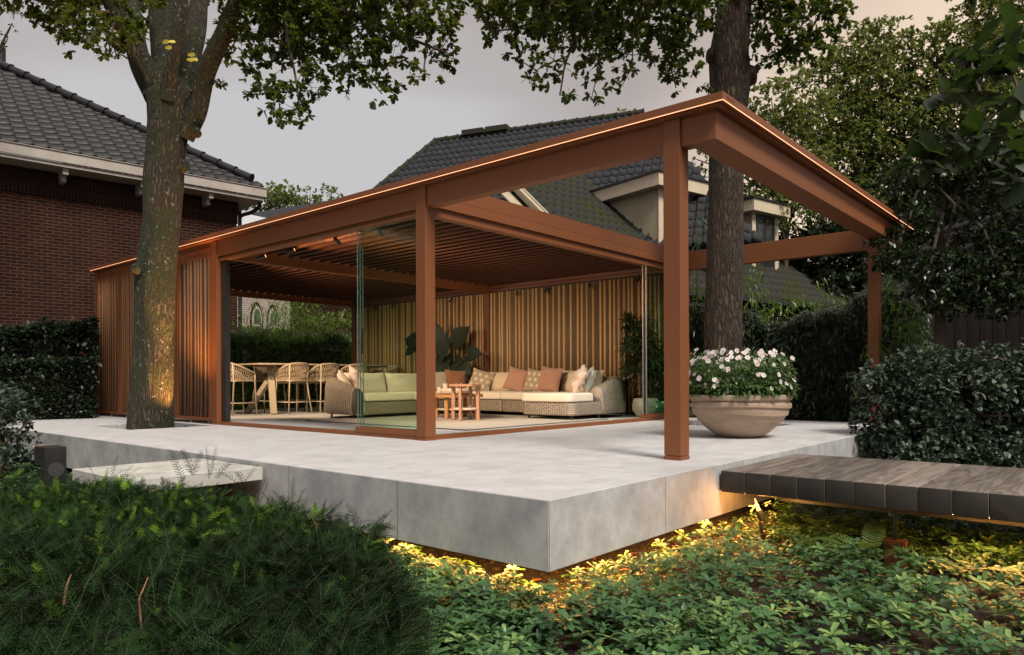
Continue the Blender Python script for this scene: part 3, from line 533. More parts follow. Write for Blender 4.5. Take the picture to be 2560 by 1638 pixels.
for i, (y, lab) in enumerate(((11.73, 'leftmost wall spotlight seen through the glass, above the slatted wall'), (11.05, 'second wall spotlight seen through the glass above the slatted wall'), (9.04, 'wall spotlight above the dark leafy plant'), (7.12, 'first wall spotlight right of the dark inner post'), (6.36, 'second wall spotlight right of the dark inner post'), (5.33, 'third wall spotlight right of the dark inner post'), (4.275, 'wall spotlight nearest the right glass panels'))):
    can('s', (8.14, y, 2.44), (-0.55, (-0.4 if i % 2 else 0.35), -0.62), lab, 0, 60, False)
# ================================================================ soft furnishings helpers
def pillow(name, mat, c, w, h, th, yaw, tilt, roll=0, label=None, cat='cushion', group=None, parent=None, seed=0, pinch=0.10, crump=0.006):
    """upright pillow: local x = width, z = height, y = thickness. yaw turns it, tilt leans it back"""
    n = 22; u = np.linspace(-1, 1, n); U_, V_ = np.meshgrid(u, u); rg = np.random.default_rng(seed + 3)
    X = w / 2 * U_ * (1 - pinch * (1 - V_ ** 2) * np.abs(U_)); Z = h / 2 * V_ * (1 - pinch * (1 - U_ ** 2) * np.abs(V_))
    T = th / 2 * (np.clip((1 - np.abs(U_) ** 3.2) * (1 - np.abs(V_) ** 3.2), 0, 1)) ** 0.55
    ph = rg.uniform(0, 6, 6); wr = crump * (np.sin(5 * U_ + ph[0] + 3 * V_) + np.sin(7 * V_ + ph[1] - 2 * U_) + 0.6 * np.sin(11 * U_ * V_ + ph[2]))
    edge = (1 - U_ ** 8) * (1 - V_ ** 8)
    vs = []; 
    for s in (-1, 1): vs.append(np.stack([X, s * (T + 0.003) + wr * edge, Z + 0.3 * wr], 2).reshape(-1, 3))
    V = np.concatenate(vs); nn = n * n; F = []; uv = []
    for j in range(n - 1):
        for i in range(n - 1):
            a = j * n + i; F.append((a, a + 1, a + n + 1, a + n)); F.append((nn + a, nn + a + n, nn + a + n + 1, nn + a + 1))
    bd = [i for i in range(n)] + [j * n + n - 1 for j in range(1, n)] + [(n - 1) * n + i for i in range(n - 2, -1, -1)] + [j * n for j in range(n - 2, 0, -1)]
    for a, b in zip(bd, bd[1:] + bd[:1]): F.append((a, nn + a, nn + b, b))
    me = bpy.data.meshes.new(name); me.from_pydata(V.tolist(), [], F); me.update()
    bm = bmesh.new(); bm.from_mesh(me); bmesh.ops.recalc_face_normals(bm, faces=bm.faces); L = bm.loops.layers.uv.new('UVMap')
    for fc in bm.faces:
        for lp in fc.loops: lp[L].uv = (lp.vert.co.x / 0.45 + 0.5, lp.vert.co.z / 0.45 + 0.5)
    bm.to_mesh(me); bm.free(); me.shade_smooth(); me.materials.append(M[mat]); o = bpy.data.objects.new(name, me); COL.objects.link(o)
    o.matrix_world = Matrix.Translation(c) @ Matrix.Rotation(yaw, 4, 'Z') @ Matrix.Rotation(tilt, 4, 'X') @ Matrix.Rotation(roll, 4, 'Y')
    if parent is not None:
        o.parent = parent; o.matrix_world = Matrix.Identity(4); o.matrix_basis = Matrix.Translation(Vector(c) - parent.location) @ Matrix.Rotation(yaw, 4, 'Z') @ Matrix.Rotation(tilt, 4, 'X') @ Matrix.Rotation(roll, 4, 'Y')
    else: tag(o, label, cat, group)
    return o
# ================================================================ sectional sofa
sofa = empty('sectional_sofa', (6.6, 6.6, 0), 'large U shaped taupe wicker corner sofa with cream seat cushions on the rug', 'sofa')
SO = Vector((6.6, 6.6, 0))
def catmull(pts, k=8):
    P = np.array(pts, float); P = np.vstack([2 * P[0] - P[1], P, 2 * P[-1] - P[-2]]); out = []
    for i in range(1, len(P) - 2):
        for t in np.linspace(0, 1, k, endpoint=False):
            out.append(0.5 * ((2 * P[i]) + (-P[i - 1] + P[i + 1]) * t + (2 * P[i - 1] - 5 * P[i] + 4 * P[i + 1] - P[i + 2]) * t * t + (-P[i - 1] + 3 * P[i] - 3 * P[i + 1] + P[i + 2]) * t ** 3))
    out.append(P[-2]); return np.array(out)
def uvmesh(name, rows, mat, parent, us, vs, closed_caps=True):
    """rows: list of (k,3) arrays -> grid mesh with UV (us per row, vs per column)"""
    n = len(rows); k = len(rows[0]); V = np.concatenate(rows) - np.array(SO); F = [(i * k + j, (i + 1) * k + j, (i + 1) * k + j + 1, i * k + j + 1) for i in range(n - 1) for j in range(k - 1)]
    if closed_caps: F += [tuple(range(k)), tuple((n - 1) * k + j for j in range(k))[::-1]]
    me = bpy.data.meshes.new(name); me.from_pydata(V.tolist(), [], F); me.update(); ul = me.uv_layers.new(name='UVMap'); 
    uvv = np.array([(us[i], vs[i][j] if np.ndim(vs[0]) else vs[j]) for i in range(n) for j in range(k)])
    for p_ in me.polygons:
        for li in p_.loop_indices: ul.data[li].uv = uvv[me.loops[li].vertex_index]
    bm = bmesh.new(); bm.from_mesh(me); bmesh.ops.recalc_face_normals(bm, faces=bm.faces); bm.to_mesh(me); bm.free()
    me.shade_smooth(); me.materials.append(mat); o = bpy.data.objects.new(name, me); COL.objects.link(o); o.parent = parent; return o
# shell path: arm front of the left wing -> back -> corner -> back -> right wing arm front ; (x, y, height)
def shell(path, name):
    P = catmull(path, 7); xy = P[:, :2]; t = np.gradient(xy, axis=0); t /= np.linalg.norm(t, axis=1)[:, None]; nrm = np.stack([-t[:, 1], t[:, 0]], 1)   # left of travel = outside
    rows = []; us = [0]; vss = []
    for i in range(len(P)):
        H = P[i, 2]; prof = [(0.13, 0.075), (0.175, 0.12), (0.18, 0.24), (0.165, 0.36)] 
        m = 12; pw = lambda q, e: math.copysign(abs(q) ** e, q); top = [(0.032 + 0.135 * pw(math.cos(math.pi * k / m), 0.7), (0.36 if 2 * k <= m else 0.27) + (H - (0.36 if 2 * k <= m else 0.27)) * max(0.0, math.sin(math.pi * k / m)) ** 0.7) for k in range(1, m + 1)]
        prof = prof + top + [(-0.10, 0.075)]
        rows.append(np.array([(xy[i, 0] + nrm[i, 0] * o_, xy[i, 1] + nrm[i, 1] * o_, z) for o_, z in prof]))
        d = np.array(prof); vss.append(np.concatenate([[0], np.cumsum(np.hypot(*np.diff(d, axis=0).T))]))
        if i: us.append(us[-1] + np.hypot(*(xy[i] - xy[i - 1])))
    # UV: rows run along the path so v must be the brick row direction
    return uvmesh(name, rows, M['wicker'], sofa, us, vss)
path = [(4.52, 7.60, 0.52), (4.50, 7.80, 0.585), (4.50, 8.15, 0.68), (4.62, 8.45, 0.72), (4.95, 8.60, 0.72), (5.8, 8.62, 0.71), (6.9, 8.62, 0.70), (7.6, 8.58, 0.70), (7.95, 8.35, 0.70), (8.02, 7.9, 0.70), (8.02, 7.0, 0.70), (8.02, 6.0, 0.70), (8.02, 5.3, 0.71), (8.0, 4.85, 0.72), (7.85, 4.60, 0.715), (7.55, 4.53, 0.66), (7.3, 4.52, 0.59), (7.1, 4.52, 0.53)]
# travel direction goes +y then +x then -y then -x : outside is on the left
shell(path, 'wicker_shell')
def rbox(name, x0, x1, y0, y1, z0, z1, mat, r, uvw=False, puff=0.0):
    bm = bmesh.new(); bmesh.ops.create_cube(bm, size=1)
    for v in bm.verts: v.co = Vector(((x0 + x1) / 2 + v.co.x * (x1 - x0), (y0 + y1) / 2 + v.co.y * (y1 - y0), (z0 + z1) / 2 + v.co.z * (z1 - z0))) - SO
    if isinstance(r, tuple):
        ve = [e for e in bm.edges if abs(e.verts[0].co.z - e.verts[1].co.z) > 1e-4]; bmesh.ops.bevel(bm, geom=ve, offset=r[0], segments=6, affect='EDGES', profile=0.5); 
        he = [e for e in bm.edges if abs(e.verts[0].co.z - e.verts[1].co.z) < 1e-4 and len(e.link_faces) == 2 and any(abs(f.normal.z) > 0.9 for f in e.link_faces) and any(abs(f.normal.z) < 0.1 for f in e.link_faces)]
        bm.normal_update(); bmesh.ops.bevel(bm, geom=[e for e in bm.edges if len(e.link_faces) == 2 and abs(abs(e.link_faces[0].normal.z) - abs(e.link_faces[1].normal.z)) > 0.8], offset=r[1], segments=4, affect='EDGES', profile=0.6)
    else: bmesh.ops.bevel(bm, geom=bm.edges[:], offset=r, segments=4, affect='EDGES', profile=0.6)
    if puff:
        cx, cy = (x0 + x1) / 2 - SO.x, (y0 + y1) / 2 - SO.y
        bmesh.ops.subdivide_edges(bm, edges=[e for e in bm.edges if e.calc_length() > 0.25], cuts=5, use_grid_fill=True)
        for v in bm.verts:
            if v.co.z > (z0 + z1) / 2: v.co.z += puff * max(0, 1 - ((v.co.x - cx) / ((x1 - x0) / 2)) ** 2) * max(0, 1 - ((v.co.y - cy) / ((y1 - y0) / 2)) ** 2)
    L = bm.loops.layers.uv.new('UVMap'); bm.normal_update()
    for fc in bm.faces:
        for lp in fc.loops:
            c = lp.vert.co; lp[L].uv = (c.x + c.y if abs(fc.normal.z) < 0.7 else c.x, c.z if abs(fc.normal.z) < 0.7 else c.y)
    me = bpy.data.meshes.new(name); bm.to_mesh(me); bm.free(); me.shade_smooth(); me.materials.append(M[mat]); o = bpy.data.objects.new(name, me); COL.objects.link(o); o.parent = sofa
    return o
rbox('wicker_base', 4.60, 6.86, 7.58, 8.5, 0.075, 0.285, 'wicker', (0.04, 0.02)); rbox('wicker_base', 6.865, 7.95, 7.50, 8.5, 0.075, 0.285, 'wicker', (0.04, 0.02))
rbox('wicker_base', 6.85, 7.95, 6.43, 7.49, 0.075, 0.285, 'wicker', (0.05, 0.02)); rbox('wicker_base', 6.85, 7.95, 5.47, 6.41, 0.075, 0.285, 'wicker', (0.05, 0.02))
rbox('wicker_base', 6.24, 7.95, 4.36, 5.46, 0.075, 0.285, 'wicker', (0.14, 0.03))
rbox('seat_cushion', 4.64, 5.74, 7.55, 8.5, 0.295, 0.435, 'fab_cream', 0.045, puff=0.012); rbox('seat_cushion', 5.75, 6.86, 7.55, 8.5, 0.295, 0.435, 'fab_cream', 0.045, puff=0.012)
rbox('seat_cushion', 6.87, 7.9, 7.50, 8.5, 0.295, 0.435, 'fab_cream', 0.045, puff=0.012); rbox('seat_cushion', 6.83, 7.9, 6.44, 7.49, 0.295, 0.435, 'fab_cream', 0.045, puff=0.012)
rbox('seat_cushion', 6.82, 7.9, 5.47, 6.43, 0.295, 0.435, 'fab_cream', 0.045, puff=0.012); rbox('seat_cushion', 6.22, 6.97, 4.40, 5.46, 0.295, 0.435, 'fab_cream', (0.12, 0.035), puff=0.012); rbox('seat_cushion', 6.972, 7.9, 4.64, 5.46, 0.296, 0.434, 'fab_cream', (0.05, 0.03), puff=0.01)
lg = [(4.46, 7.68), (4.42, 8.25), (5.7, 7.66), (6.75, 7.66), (6.95, 6.52), (6.95, 6.3), (6.95, 5.6), (6.33, 4.44), (7.04, 4.40), (7.9, 4.5), (6.36, 5.35), (7.9, 8.4)]
for x, y in lg: MB().tube([(x - SO.x, y - SO.y, 0.012), (x - SO.x, y - SO.y, 0.09)], 0.018, 10).build('leg', M['black'], sofa)
# back cushions belong to the sofa
def Pix(px, py, x): return CAM + ray(px, py) * ((x - CAM[0]) / ray(px, py)[0])
pillow('back_cushion', 'fab_cream', (5.22, 8.30, 0.60), 0.92, 0.42, 0.20, 0, R(-14), parent=sofa, seed=1, pinch=0.04); pillow('back_cushion', 'fab_cream', (6.12, 8.30, 0.60), 0.88, 0.42, 0.20, 0, R(-14), parent=sofa, seed=2, pinch=0.05)
pillow('back_cushion', 'fab_grey', (6.98, 8.30, 0.62), 0.85, 0.44, 0.20, 0, R(-14), parent=sofa, seed=3, pinch=0.04)
for y, hh, mt in ((7.15, 0.42, 'fab_beige'), (6.25, 0.42, 'fab_beige'), (5.25, 0.44, 'fab_beige')): pillow('back_cushion', mt, (7.76, y, 0.62), 0.92, hh, 0.2, R(-90), R(-14), parent=sofa, seed=int(y * 10), pinch=0.04)
# throw cushions rest on the sofa
G = 'throw cushions on the sofa'
def thr(mat, x, y, z, w, h, yaw, tilt, roll, lab, seed, pinch=0.1, crump=0.006, th=0.15): pillow('throw_cushion', mat, (x, y, z), w, h, th, yaw, tilt, roll, lab, 'cushion', G, None, seed, pinch, crump)
thr('fab_pink', 4.78, 8.02, 0.68, 0.46, 0.44, R(62), R(-22), R(-14), 'pale pink throw cushion leaning on the left wicker arm, in front', 10, 0.13, 0.01)
thr('fab_cream', 4.66, 8.24, 0.64, 0.42, 0.40, R(55), R(-20), R(8), 'cream throw cushion tucked behind the pale pink one on the left arm', 11)
thr('fab_brown', 7.35, 8.12, 0.66, 0.46, 0.44, R(-38), R(-18), R(4), 'brown throw cushion in the far corner of the sofa behind the candles', 12)
thr('fab_hex', 7.52, 7.56, 0.64, 0.50, 0.48, R(-62), R(-20), R(16), 'cream hexagon patterned cushion left of the dark inner post', 13)
thr('fab_rust', 7.52, 6.62, 0.665, 0.50, 0.48, R(-80), R(-20), R(12), 'tall terracotta cushion just right of the dark inner post', 14)
thr('fab_hex', 7.58, 6.18, 0.645, 0.50, 0.46, R(-84), R(-18), R(6), 'hexagon patterned cushion between the two terracotta cushions', 15)
thr('fab_rust', 7.42, 5.72, 0.665, 0.47, 0.49, R(-78), R(-18), R(6), 'terracotta cushion nearest the right end of the sofa', 16)
thr('fab_pink', 7.02, 4.78, 0.665, 0.44, 0.46, R(-130), R(-26), R(26), 'crumpled blush cushion leaning on the right wicker arm', 17, 0.16, 0.014, 0.17)
thr('fab_white', 7.45, 4.86, 0.66, 0.42, 0.42, R(-140), R(-20), R(18), 'pale green white cushion behind the crumpled blush cushion', 18)
# ================================================================ rug
rg_ = MB().box(3.61, 6.95, 4.15, 7.82, 0.004, 0.012).build('rug', M['rug']); tag(rg_, 'pale beige woven rug with a thin dark border under the sofa', 'rug')
re = MB()
for q in ((3.602, 6.958, 4.142, 4.156), (3.602, 6.958, 7.814, 7.828), (3.602, 3.616, 4.157, 7.813), (6.944, 6.958, 4.157, 7.813)): re.box(q[0], q[1], q[2], q[3], 0.004, 0.0145)
re.build('border', M['rug_edge'], rg_)
# ================================================================ side table
sc_ = (5.27, 5.79)
stb = empty('side_table', (sc_[0], sc_[1], 0.0125), 'small teak side table with a round white lower shelf, nearest the open glass wall', 'side table')
def ngon(r, n, ph=0): return [(r * math.cos(2 * math.pi * i / n + ph), r * math.sin(2 * math.pi * i / n + ph)) for i in range(n)]
stb_top = MB().prism(ngon(0.285, 8, math.pi / 8), 0.545, 0.583).build('table_top', M['teak'], stb, bevel=0.004)
for a in (25, 115, 205, 295):
    c, s = math.cos(R(a - 3)), math.sin(R(a - 3)); Mx = Matrix.Rotation(R(a - 3), 4, 'Z')
    MB().box(0.185, 0.245, -0.022, 0.022, 0.0, 0.545, Mx).build('leg', M['teak'], stb, bevel=0.003)
MB().lathe([(0.0, 0.165), (0.19, 0.165), (0.20, 0.175), (0.20, 0.19), (0.19, 0.198), (0.0, 0.198)], (0, 0, 0), 40, False).build('lower_shelf', M['ceramic'], stb, smooth=None)
# ================================================================ coffee table
ct0 = (5.78, 6.52)
ctb = empty('coffee_table', (ct0[0], ct0[1], 0.0125), 'low golden teak coffee table behind the small side table', 'coffee table')
MB().prism(ngon(0.50, 8, math.pi / 8), 0.355, 0.405).build('table_top', M['teak_orange'], ctb, bevel=0.004)
for a in (20, 110, 200, 290): MB().box(0.35, 0.41, -0.03, 0.03, 0.0, 0.355, Matrix.Rotation(R(a), 4, 'Z')).build('leg', M['teak_orange'], ctb, bevel=0.003)
MB().lathe([(0.0, 0.13), (0.33, 0.13), (0.34, 0.14), (0.34, 0.152), (0.33, 0.16), (0.0, 0.16)], (0, 0, 0), 40, False).build('lower_shelf', M['ceramic'], ctb, smooth=None)
zt = 0.4185
bl = MB().lathe([(0.0, 0.0), (0.20, 0.0), (0.265, 0.02), (0.285, 0.06), (0.28, 0.10), (0.27, 0.098), (0.265, 0.06), (0.24, 0.03), (0.0, 0.02)], (0, 0, 0), 44, False).build('serving_bowl', M['ceramic'], None, smooth=None); bl.location = (5.66, 6.42, zt); tag(bl, 'wide shallow cream serving bowl on the coffee table', 'bowl')
def votive(x, y, z, r, h, mt, lab):
    o = MB().lathe([(0.0, 0.0), (r * 0.92, 0.0), (r, 0.01), (r, h), (r * 0.9, h), (r * 0.88, h * 0.8), (0.0, h * 0.78)], (0, 0, 0), 24, False).build('candle_holder', M[mt], None, smooth=None); o.location = (x, y, z); tag(o, lab, 'candle holder', 'candle holders in the serving bowl')
votive(5.50, 6.50, zt + 0.031, 0.045, 0.15, 'ceramic', 'tall pale candle holder at the left of the bowl'); votive(5.43, 6.58, zt + 0.031, 0.035, 0.09, 'ceramic', 'small pale candle holder at the far left of the bowl')
votive(5.68, 6.40, zt + 0.031, 0.045, 0.16, 'copper_glass', 'copper mottled candle holder in the middle of the bowl'); votive(5.80, 6.45, zt + 0.031, 0.045, 0.155, 'ceramic', 'white candle holder just behind the copper one'); votive(5.80, 6.27, zt + 0.031, 0.05, 0.06, 'copper_glass', 'low copper candle holder at the right of the bowl')
# ================================================================ dining table and stools
dt = empty('dining_table', (5.85, 10.85, 0), 'long counter height dining table with crossed legs in front of the hedge opening', 'dining table')
MB().prism([(-1.6, -0.47), (-1.3, -0.60), (1.3, -0.60), (1.6, -0.47), (1.6, 0.47), (1.3, 0.60), (-1.3, 0.60), (-1.6, 0.47)], 0.975, 1.005).build('table_top', M['stool_metal'], dt, bevel=0.004)
MB().prism([(-1.58, -0.46), (-1.28, -0.585), (1.28, -0.585), (1.58, -0.46), (1.58, 0.46), (1.28, 0.585), (-1.28, 0.585), (-1.58, 0.46)], 0.955, 0.9748).build('rim', M['metal_dark'], dt)
for sx in (-1, 1):
    MB().beam((sx * 1.30, -0.50, 0.0), (sx * 1.15, -0.12, 0.955), 0.12, 0.10).build('leg', M['stool_metal'], dt, bevel=0.004); MB().beam((sx * 1.35, 0.42, 0.0), (sx * 1.08, -0.30, 0.955), 0.11, 0.09).build('leg', M['stool_metal'], dt, bevel=0.004)
MB().box(-1.05, 1.05, -0.05, 0.05, 0.60, 0.68).build('stretcher', M['stool_metal'], dt)
def make_stool(label, group):
    t = empty('bar_stool', (0, 0, 0), label, 'bar stool', group)
    # local: back towards -y, front +y
    W, Dp, sh = 0.25, 0.24, 0.66
    MB().prism([(-0.22, -0.19), (-0.17, -0.235), (0.17, -0.235), (0.22, -0.19), (0.23, 0.2), (0.20, 0.23), (-0.20, 0.23), (-0.23, 0.2)], sh - 0.015, sh + 0.01).build('seat', M['stool_metal'], t, bevel=0.004)
    MB().prism([(-0.2, -0.17), (-0.15, -0.20), (0.15, -0.20), (0.2, -0.17), (0.21, 0.18), (0.18, 0.21), (-0.18, 0.21), (-0.21, 0.18)], sh + 0.011, sh + 0.07).build('seat_cushion', M['rope'], t, smooth=None, bevel=0.02, seg=3)
    # top rail: U from front left around the back, dropping towards the front
    U = [(-0.25, 0.20, 0.80), (-0.272, 0.05, 0.86), (-0.268, -0.10, 0.93), (-0.20, -0.235, 0.985), (-0.07, -0.285, 1.0), (0.07, -0.285, 1.0), (0.20, -0.235, 0.985), (0.268, -0.10, 0.93), (0.272, 0.05, 0.86), (0.25, 0.20, 0.80)]
    Pt = catmull(U, 6); MB().tube(Pt, 0.019, 10).build('top_rail', M['rope'], t, smooth=True)
    nB = len(Pt); ang = np.linspace(0, 1, nB)
    Lw = [(-0.225, 0.21), (-0.235, 0.05), (-0.225, -0.12), (-0.17, -0.215), (-0.06, -0.245), (0.06, -0.245), (0.17, -0.215), (0.225, -0.12), (0.235, 0.05), (0.225, 0.21)]
    Pb = catmull([(a, b, sh + 0.005) for a, b in Lw], 6); MB().tube(Pb, 0.013, 8).build('lower_rail', M['rope'], t, smooth=True)
    rp = MB(); ns = 34
    def at(P, s):
        x = s * (len(P) - 1); i = min(int(x), len(P) - 2); return P[i] * (1 - (x - i)) + P[i + 1] * (x - i)
    for i in range(ns + 1):
        for dv in (-1.6, 1.6):
            a = i / ns; b = (i + dv) / ns
            if 0 <= b <= 1:
                p, q = at(Pb, a), at(Pt, b); m_ = (p + q) / 2 + np.array([0, 0, 0]); rp.tube([p, m_, q], 0.0052, 5, False)
    rp.build('rope_weave', M['rope'], t, smooth=True)
    for sx in (-1, 1):
        MB().tube([(sx * 0.245, 0.235, 0.0), (sx * 0.228, 0.21, 0.64), (sx * 0.25, 0.20, 0.80)], 0.0135, 10).build('leg', M['stool_metal'], t, smooth=True)
        MB().tube([(sx * 0.262, -0.275, 0.0), (sx * 0.195, -0.205, 0.64), (sx * 0.205, -0.235, 0.98)], 0.0145, 10).build('leg', M['stool_metal'], t, smooth=True)
    zf = 0.235; fr = MB(); q = [(-0.24, 0.227), (0.24, 0.227), (0.242, -0.247), (-0.242, -0.247)]
    for a, b in zip(q, q[1:] + q[:1]): fr.tube([(a[0], a[1], zf), (b[0], b[1], zf)], 0.009, 8)
    fr.build('footrest', M['stool_metal'], t, smooth=True); return t
GS = 'bar stools round the dining table'
s0 = make_stool('woven taupe bar stool at the left head of the dining table beside the post', GS)
def place(o, x, y, rz, lab=None):
    o.location = (x, y, 0); o.rotation_euler = (0, 0, rz)
    if lab: o['label'] = lab
def dup(root):
    r = root.copy(); COL.objects.link(r)
    for ch in root.children: c = ch.copy(); COL.objects.link(c); c.parent = r
    return r
place(s0, 3.99, 10.66, R(-90))
for x, y, rz, lab in ((4.94, 10.30, 0, 'near side bar stool just right of the crossed table legs'), (5.66, 10.30, 0, 'middle woven bar stool on the near side of the table'), (6.38, 10.30, 0, 'near side bar stool partly hidden by the pale pink sofa cushion'),
                      (7.72, 10.9, R(90), 'dark looking bar stool at the right head of the table seen through the glass'), (5.1, 11.45, R(180), 'bar stool on the far side of the table behind the left near stool'), (5.9, 11.45, R(180), 'bar stool on the far side of the table behind the middle near stool')):
    place(dup(s0), x, y, rz, lab)
# ================================================================ stone bowl planter
pc = Vector((4.83, 0.985, 0)); pt = empty('bowl_planter', pc, 'large ribbed sandstone bowl planter standing beside the front post', 'planter')
prof = [(0.0, 0.0), (0.19, 0.0), (0.235, 0.012), (0.31, 0.055), (0.375, 0.105), (0.420, 0.152), (0.440, 0.180), (0.460, 0.188), (0.474, 0.215), (0.490, 0.246), (0.496, 0.256), (0.518, 0.264), (0.527, 0.295), (0.532, 0.330), (0.532, 0.342), (0.555, 0.350), (0.560, 0.375), (0.556, 0.394), (0.534, 0.404), (0.538, 0.424), (0.562, 0.432), (0.568, 0.455), (0.568, 0.480), (0.562, 0.488), (0.530, 0.488), (0.515, 0.44), (0.49, 0.40), (0.0, 0.40)]
ang = np.linspace(0, 2 * np.pi, 96, endpoint=False); rows = []
for i, (r, z) in enumerate(prof):
    wob = 0.010 * np.sin(ang * 2 + 1.2) * (1 if 6 < i < 20 else 0.0) ; rows.append(np.stack([r * np.cos(ang), r * np.sin(ang), z + wob + 0.004 * np.sin(3 * ang + i) * (0.05 < z < 0.44)], 1))
mbp = MB(); mbp.add(np.concatenate(rows), [(i * 96 + k, i * 96 + (k + 1) % 96, (i + 1) * 96 + (k + 1) % 96, (i + 1) * 96 + k) for i in range(len(prof) - 1) for k in range(96)])
bo = mbp.build('bowl', M['planter'], pt, smooth=None, bevel=0.002)
MB().lathe([(0.0, 0.405), (0.5, 0.41)], (0, 0, 0), 40, False).build('soil', M['soil'], pt)
# ================================================================ bollard lamp
bp = D(111, 1120, 6.0); 
bz = -0.62 - float(bp[2]); bol = empty('bollard_lamp', (float(bp[0]), float(bp[1]), float(bp[2])), 'black square bollard garden light with round disc between the hedge and the terrace', 'bollard light')
MB().box(0.0, 0.165, 0.0, 0.10, bz, 0).build('column', M['black'], bol, bevel=0.003)
MB().box(0.0, 0.165, 0.102, 0.27, -0.15, 0).build('head', M['black'], bol, bevel=0.003)
MB().box(0.0, 0.165, 0.272, 0.276, -0.012, 0.0).build('light_slot', M['led'], bol)
MB().tube([(0.085, -0.001, -0.19), (0.085, -0.006, -0.19)], 0.062, 40).build('disc', M['anthracite'], bol)
# ================================================================ tiled roofs as real tile geometry
def tile_roof(name, P0, e, up, poly, mat, parent, tw=0.22, th=0.34, wav=0.028, step=0.03, nu=6, org=None):
    """poly in (u,v) metres on the plane P0 + e*u + up*v ; tiles are kept where their centre lies inside poly"""
    P0 = np.array(P0, float); e = np.array(e, float); up = np.array(up, float); nrm = np.cross(e, up); poly = np.array(poly, float)
    if nrm[2] < 0: nrm = -nrm
    def inside(u, v):
        c = False; n = len(poly)
        for i in range(n):
            (x1, y1), (x2, y2) = poly[i], poly[(i + 1) % n]
            if (y1 > v) != (y2 > v) and u < (x2 - x1) * (v - y1) / (y2 - y1) + x1: c = not c
        return c
    u0, v0 = poly.min(0); u1, v1 = poly.max(0); cells = []
    for j in range(int((v1 - v0) / th) + 1):
        for i in range(int((u1 - u0) / tw) + 1):
            if inside(u0 + (i + 0.5) * tw, v0 + (j + 0.5) * th): cells.append((u0 + i * tw, v0 + j * th))
    cells = np.array(cells); k = nu + 1; s = np.linspace(0, 1, k)
    prof = wav * np.where(s < 0.62, -np.cos(s / 0.62 * np.pi * 1.0) * 0.35 - 0.2, np.sin((s - 0.62) / 0.38 * np.pi) * 1.0 + 0.15)
    tu = np.concatenate([s, s, s]) * tw; tv = np.concatenate([np.zeros(k), np.zeros(k), np.full(k, th * 1.04)]); tz = np.concatenate([prof - 0.012, prof + step, prof])
    V = []; jit = RNG.uniform(-1, 1, (len(cells), 2))
    V = (P0 + np.einsum('ij,k->ijk', cells[:, 0][:, None] + tu + jit[:, :1] * 0.003, e) + np.einsum('ij,k->ijk', cells[:, 1][:, None] + tv + jit[:, 1:] * 0.004, up) + np.einsum('ij,k->ijk', np.broadcast_to(tz, (len(cells), 3 * k)), nrm)).reshape(-1, 3)
    F0 = np.array([(r * k + i, r * k + i + 1, (r + 1) * k + i + 1, (r + 1) * k + i) for r in range(2) for i in range(nu)])
    F = (F0[None] + (np.arange(len(cells)) * 3 * k)[:, None, None]).reshape(-1, 4)
    o = fast_mesh(name, V - (np.array(parent.location) if org is None else org), F, mat, parent, smooth=False)
    return o
def flat(mb, pts, th, O_, nrm=None):
    P = [np.array(p, float) for p in pts]; n_ = np.cross(P[1] - P[0], P[2] - P[0]); n_ /= np.linalg.norm(n_)
    if n_[2] < -1e-6: n_ = -n_
    k = len(P); mb.add([p - O_ for p in P] + [p - n_ * th - O_ for p in P], [tuple(range(k)), tuple(range(k, 2 * k))[::-1]] + [(i, (i + 1) % k, k + (i + 1) % k, k + i) for i in range(k)]); return mb
def ridge(mb, a, b, r, O_, seg=0.36):
    a = np.array(a, float); b = np.array(b, float); L = np.linalg.norm(b - a); n = max(2, int(L / seg))
    for i in range(n):
        p = a + (b - a) * i / n; q = a + (b - a) * (i + 1.12) / n; mb.tube([p - O_, p + (q - p) * 0.12 - O_, q - O_], [r * 1.28, r * 1.05, r * 0.92], 12)
    return mb
# ---------------------------------------------------------------- brick house on the left
h1d = np.array([0.9925, -0.122, 0]); h1n = np.array([0.122, 0.9925, 0]); H1 = np.array([5.71, 13.89, 0.0])
hs = empty('brick_house', tuple(H1), 'dark red brick house with black tiled hip roof and white eaves behind the left tree', 'house')
def HL(s, t, z): return H1 + h1d * s + h1n * t + np.array([0, 0, z])      # s along the wall (0 = right corner), t away from camera
wl = MB(); v = [HL(-16, 0, -0.62), HL(0, 0, -0.62), HL(0, 9, -0.62), HL(-16, 9, -0.62), HL(-16, 0, 4.95), HL(0, 0, 4.95), HL(0, 9, 4.95), HL(-16, 9, 4.95)]
wm = MB(); wm.box(-16, 0, 0, 9, -0.62, 4.42); wall = wm.build('wall', M['brick'], hs); wall.rotation_euler = (0, 0, math.atan2(h1d[1], h1d[0]))
w2 = MB(); w2.box(-16.012, 0.012, -0.012, 9, 4.44, 4.65); w2.box(-16.03, 0.03, -0.03, 9, 4.652, 4.95); c_ = w2.build('brick_cornice', M['brick_soldier'], hs); c_.rotation_euler = wall.rotation_euler
def hb(name, mb, mat, **k): o = mb.build(name, mat, hs, **k); o.rotation_euler = wall.rotation_euler; return o
hb('soffit', MB().box(-16, 0.42, -0.58, 9.3, 4.955, 5.03), M['white_paint'])
hb('gutter', MB().box(-16, 0.47, -0.63, -0.581, 5.035, 5.235).box(0.421, 0.47, -0.58, 9.3, 5.035, 5.235).box(-16, 0.50, -0.655, -0.581, 5.2352, 5.25).box(0.421, 0.50, -0.58, 9.3, 5.2352, 5.25), M['white_paint'], bevel=0.004)
for sx in (-8.0, -6.55, -5.10, -3.65, -2.2, -0.78): hb('bracket', MB().add and MB().box(sx - 0.05, sx + 0.05, -0.50, -0.031, 4.83, 4.954).box(sx - 0.045, sx + 0.045, -0.30, -0.032, 4.72, 4.828), M['white_paint'], bevel=0.004)
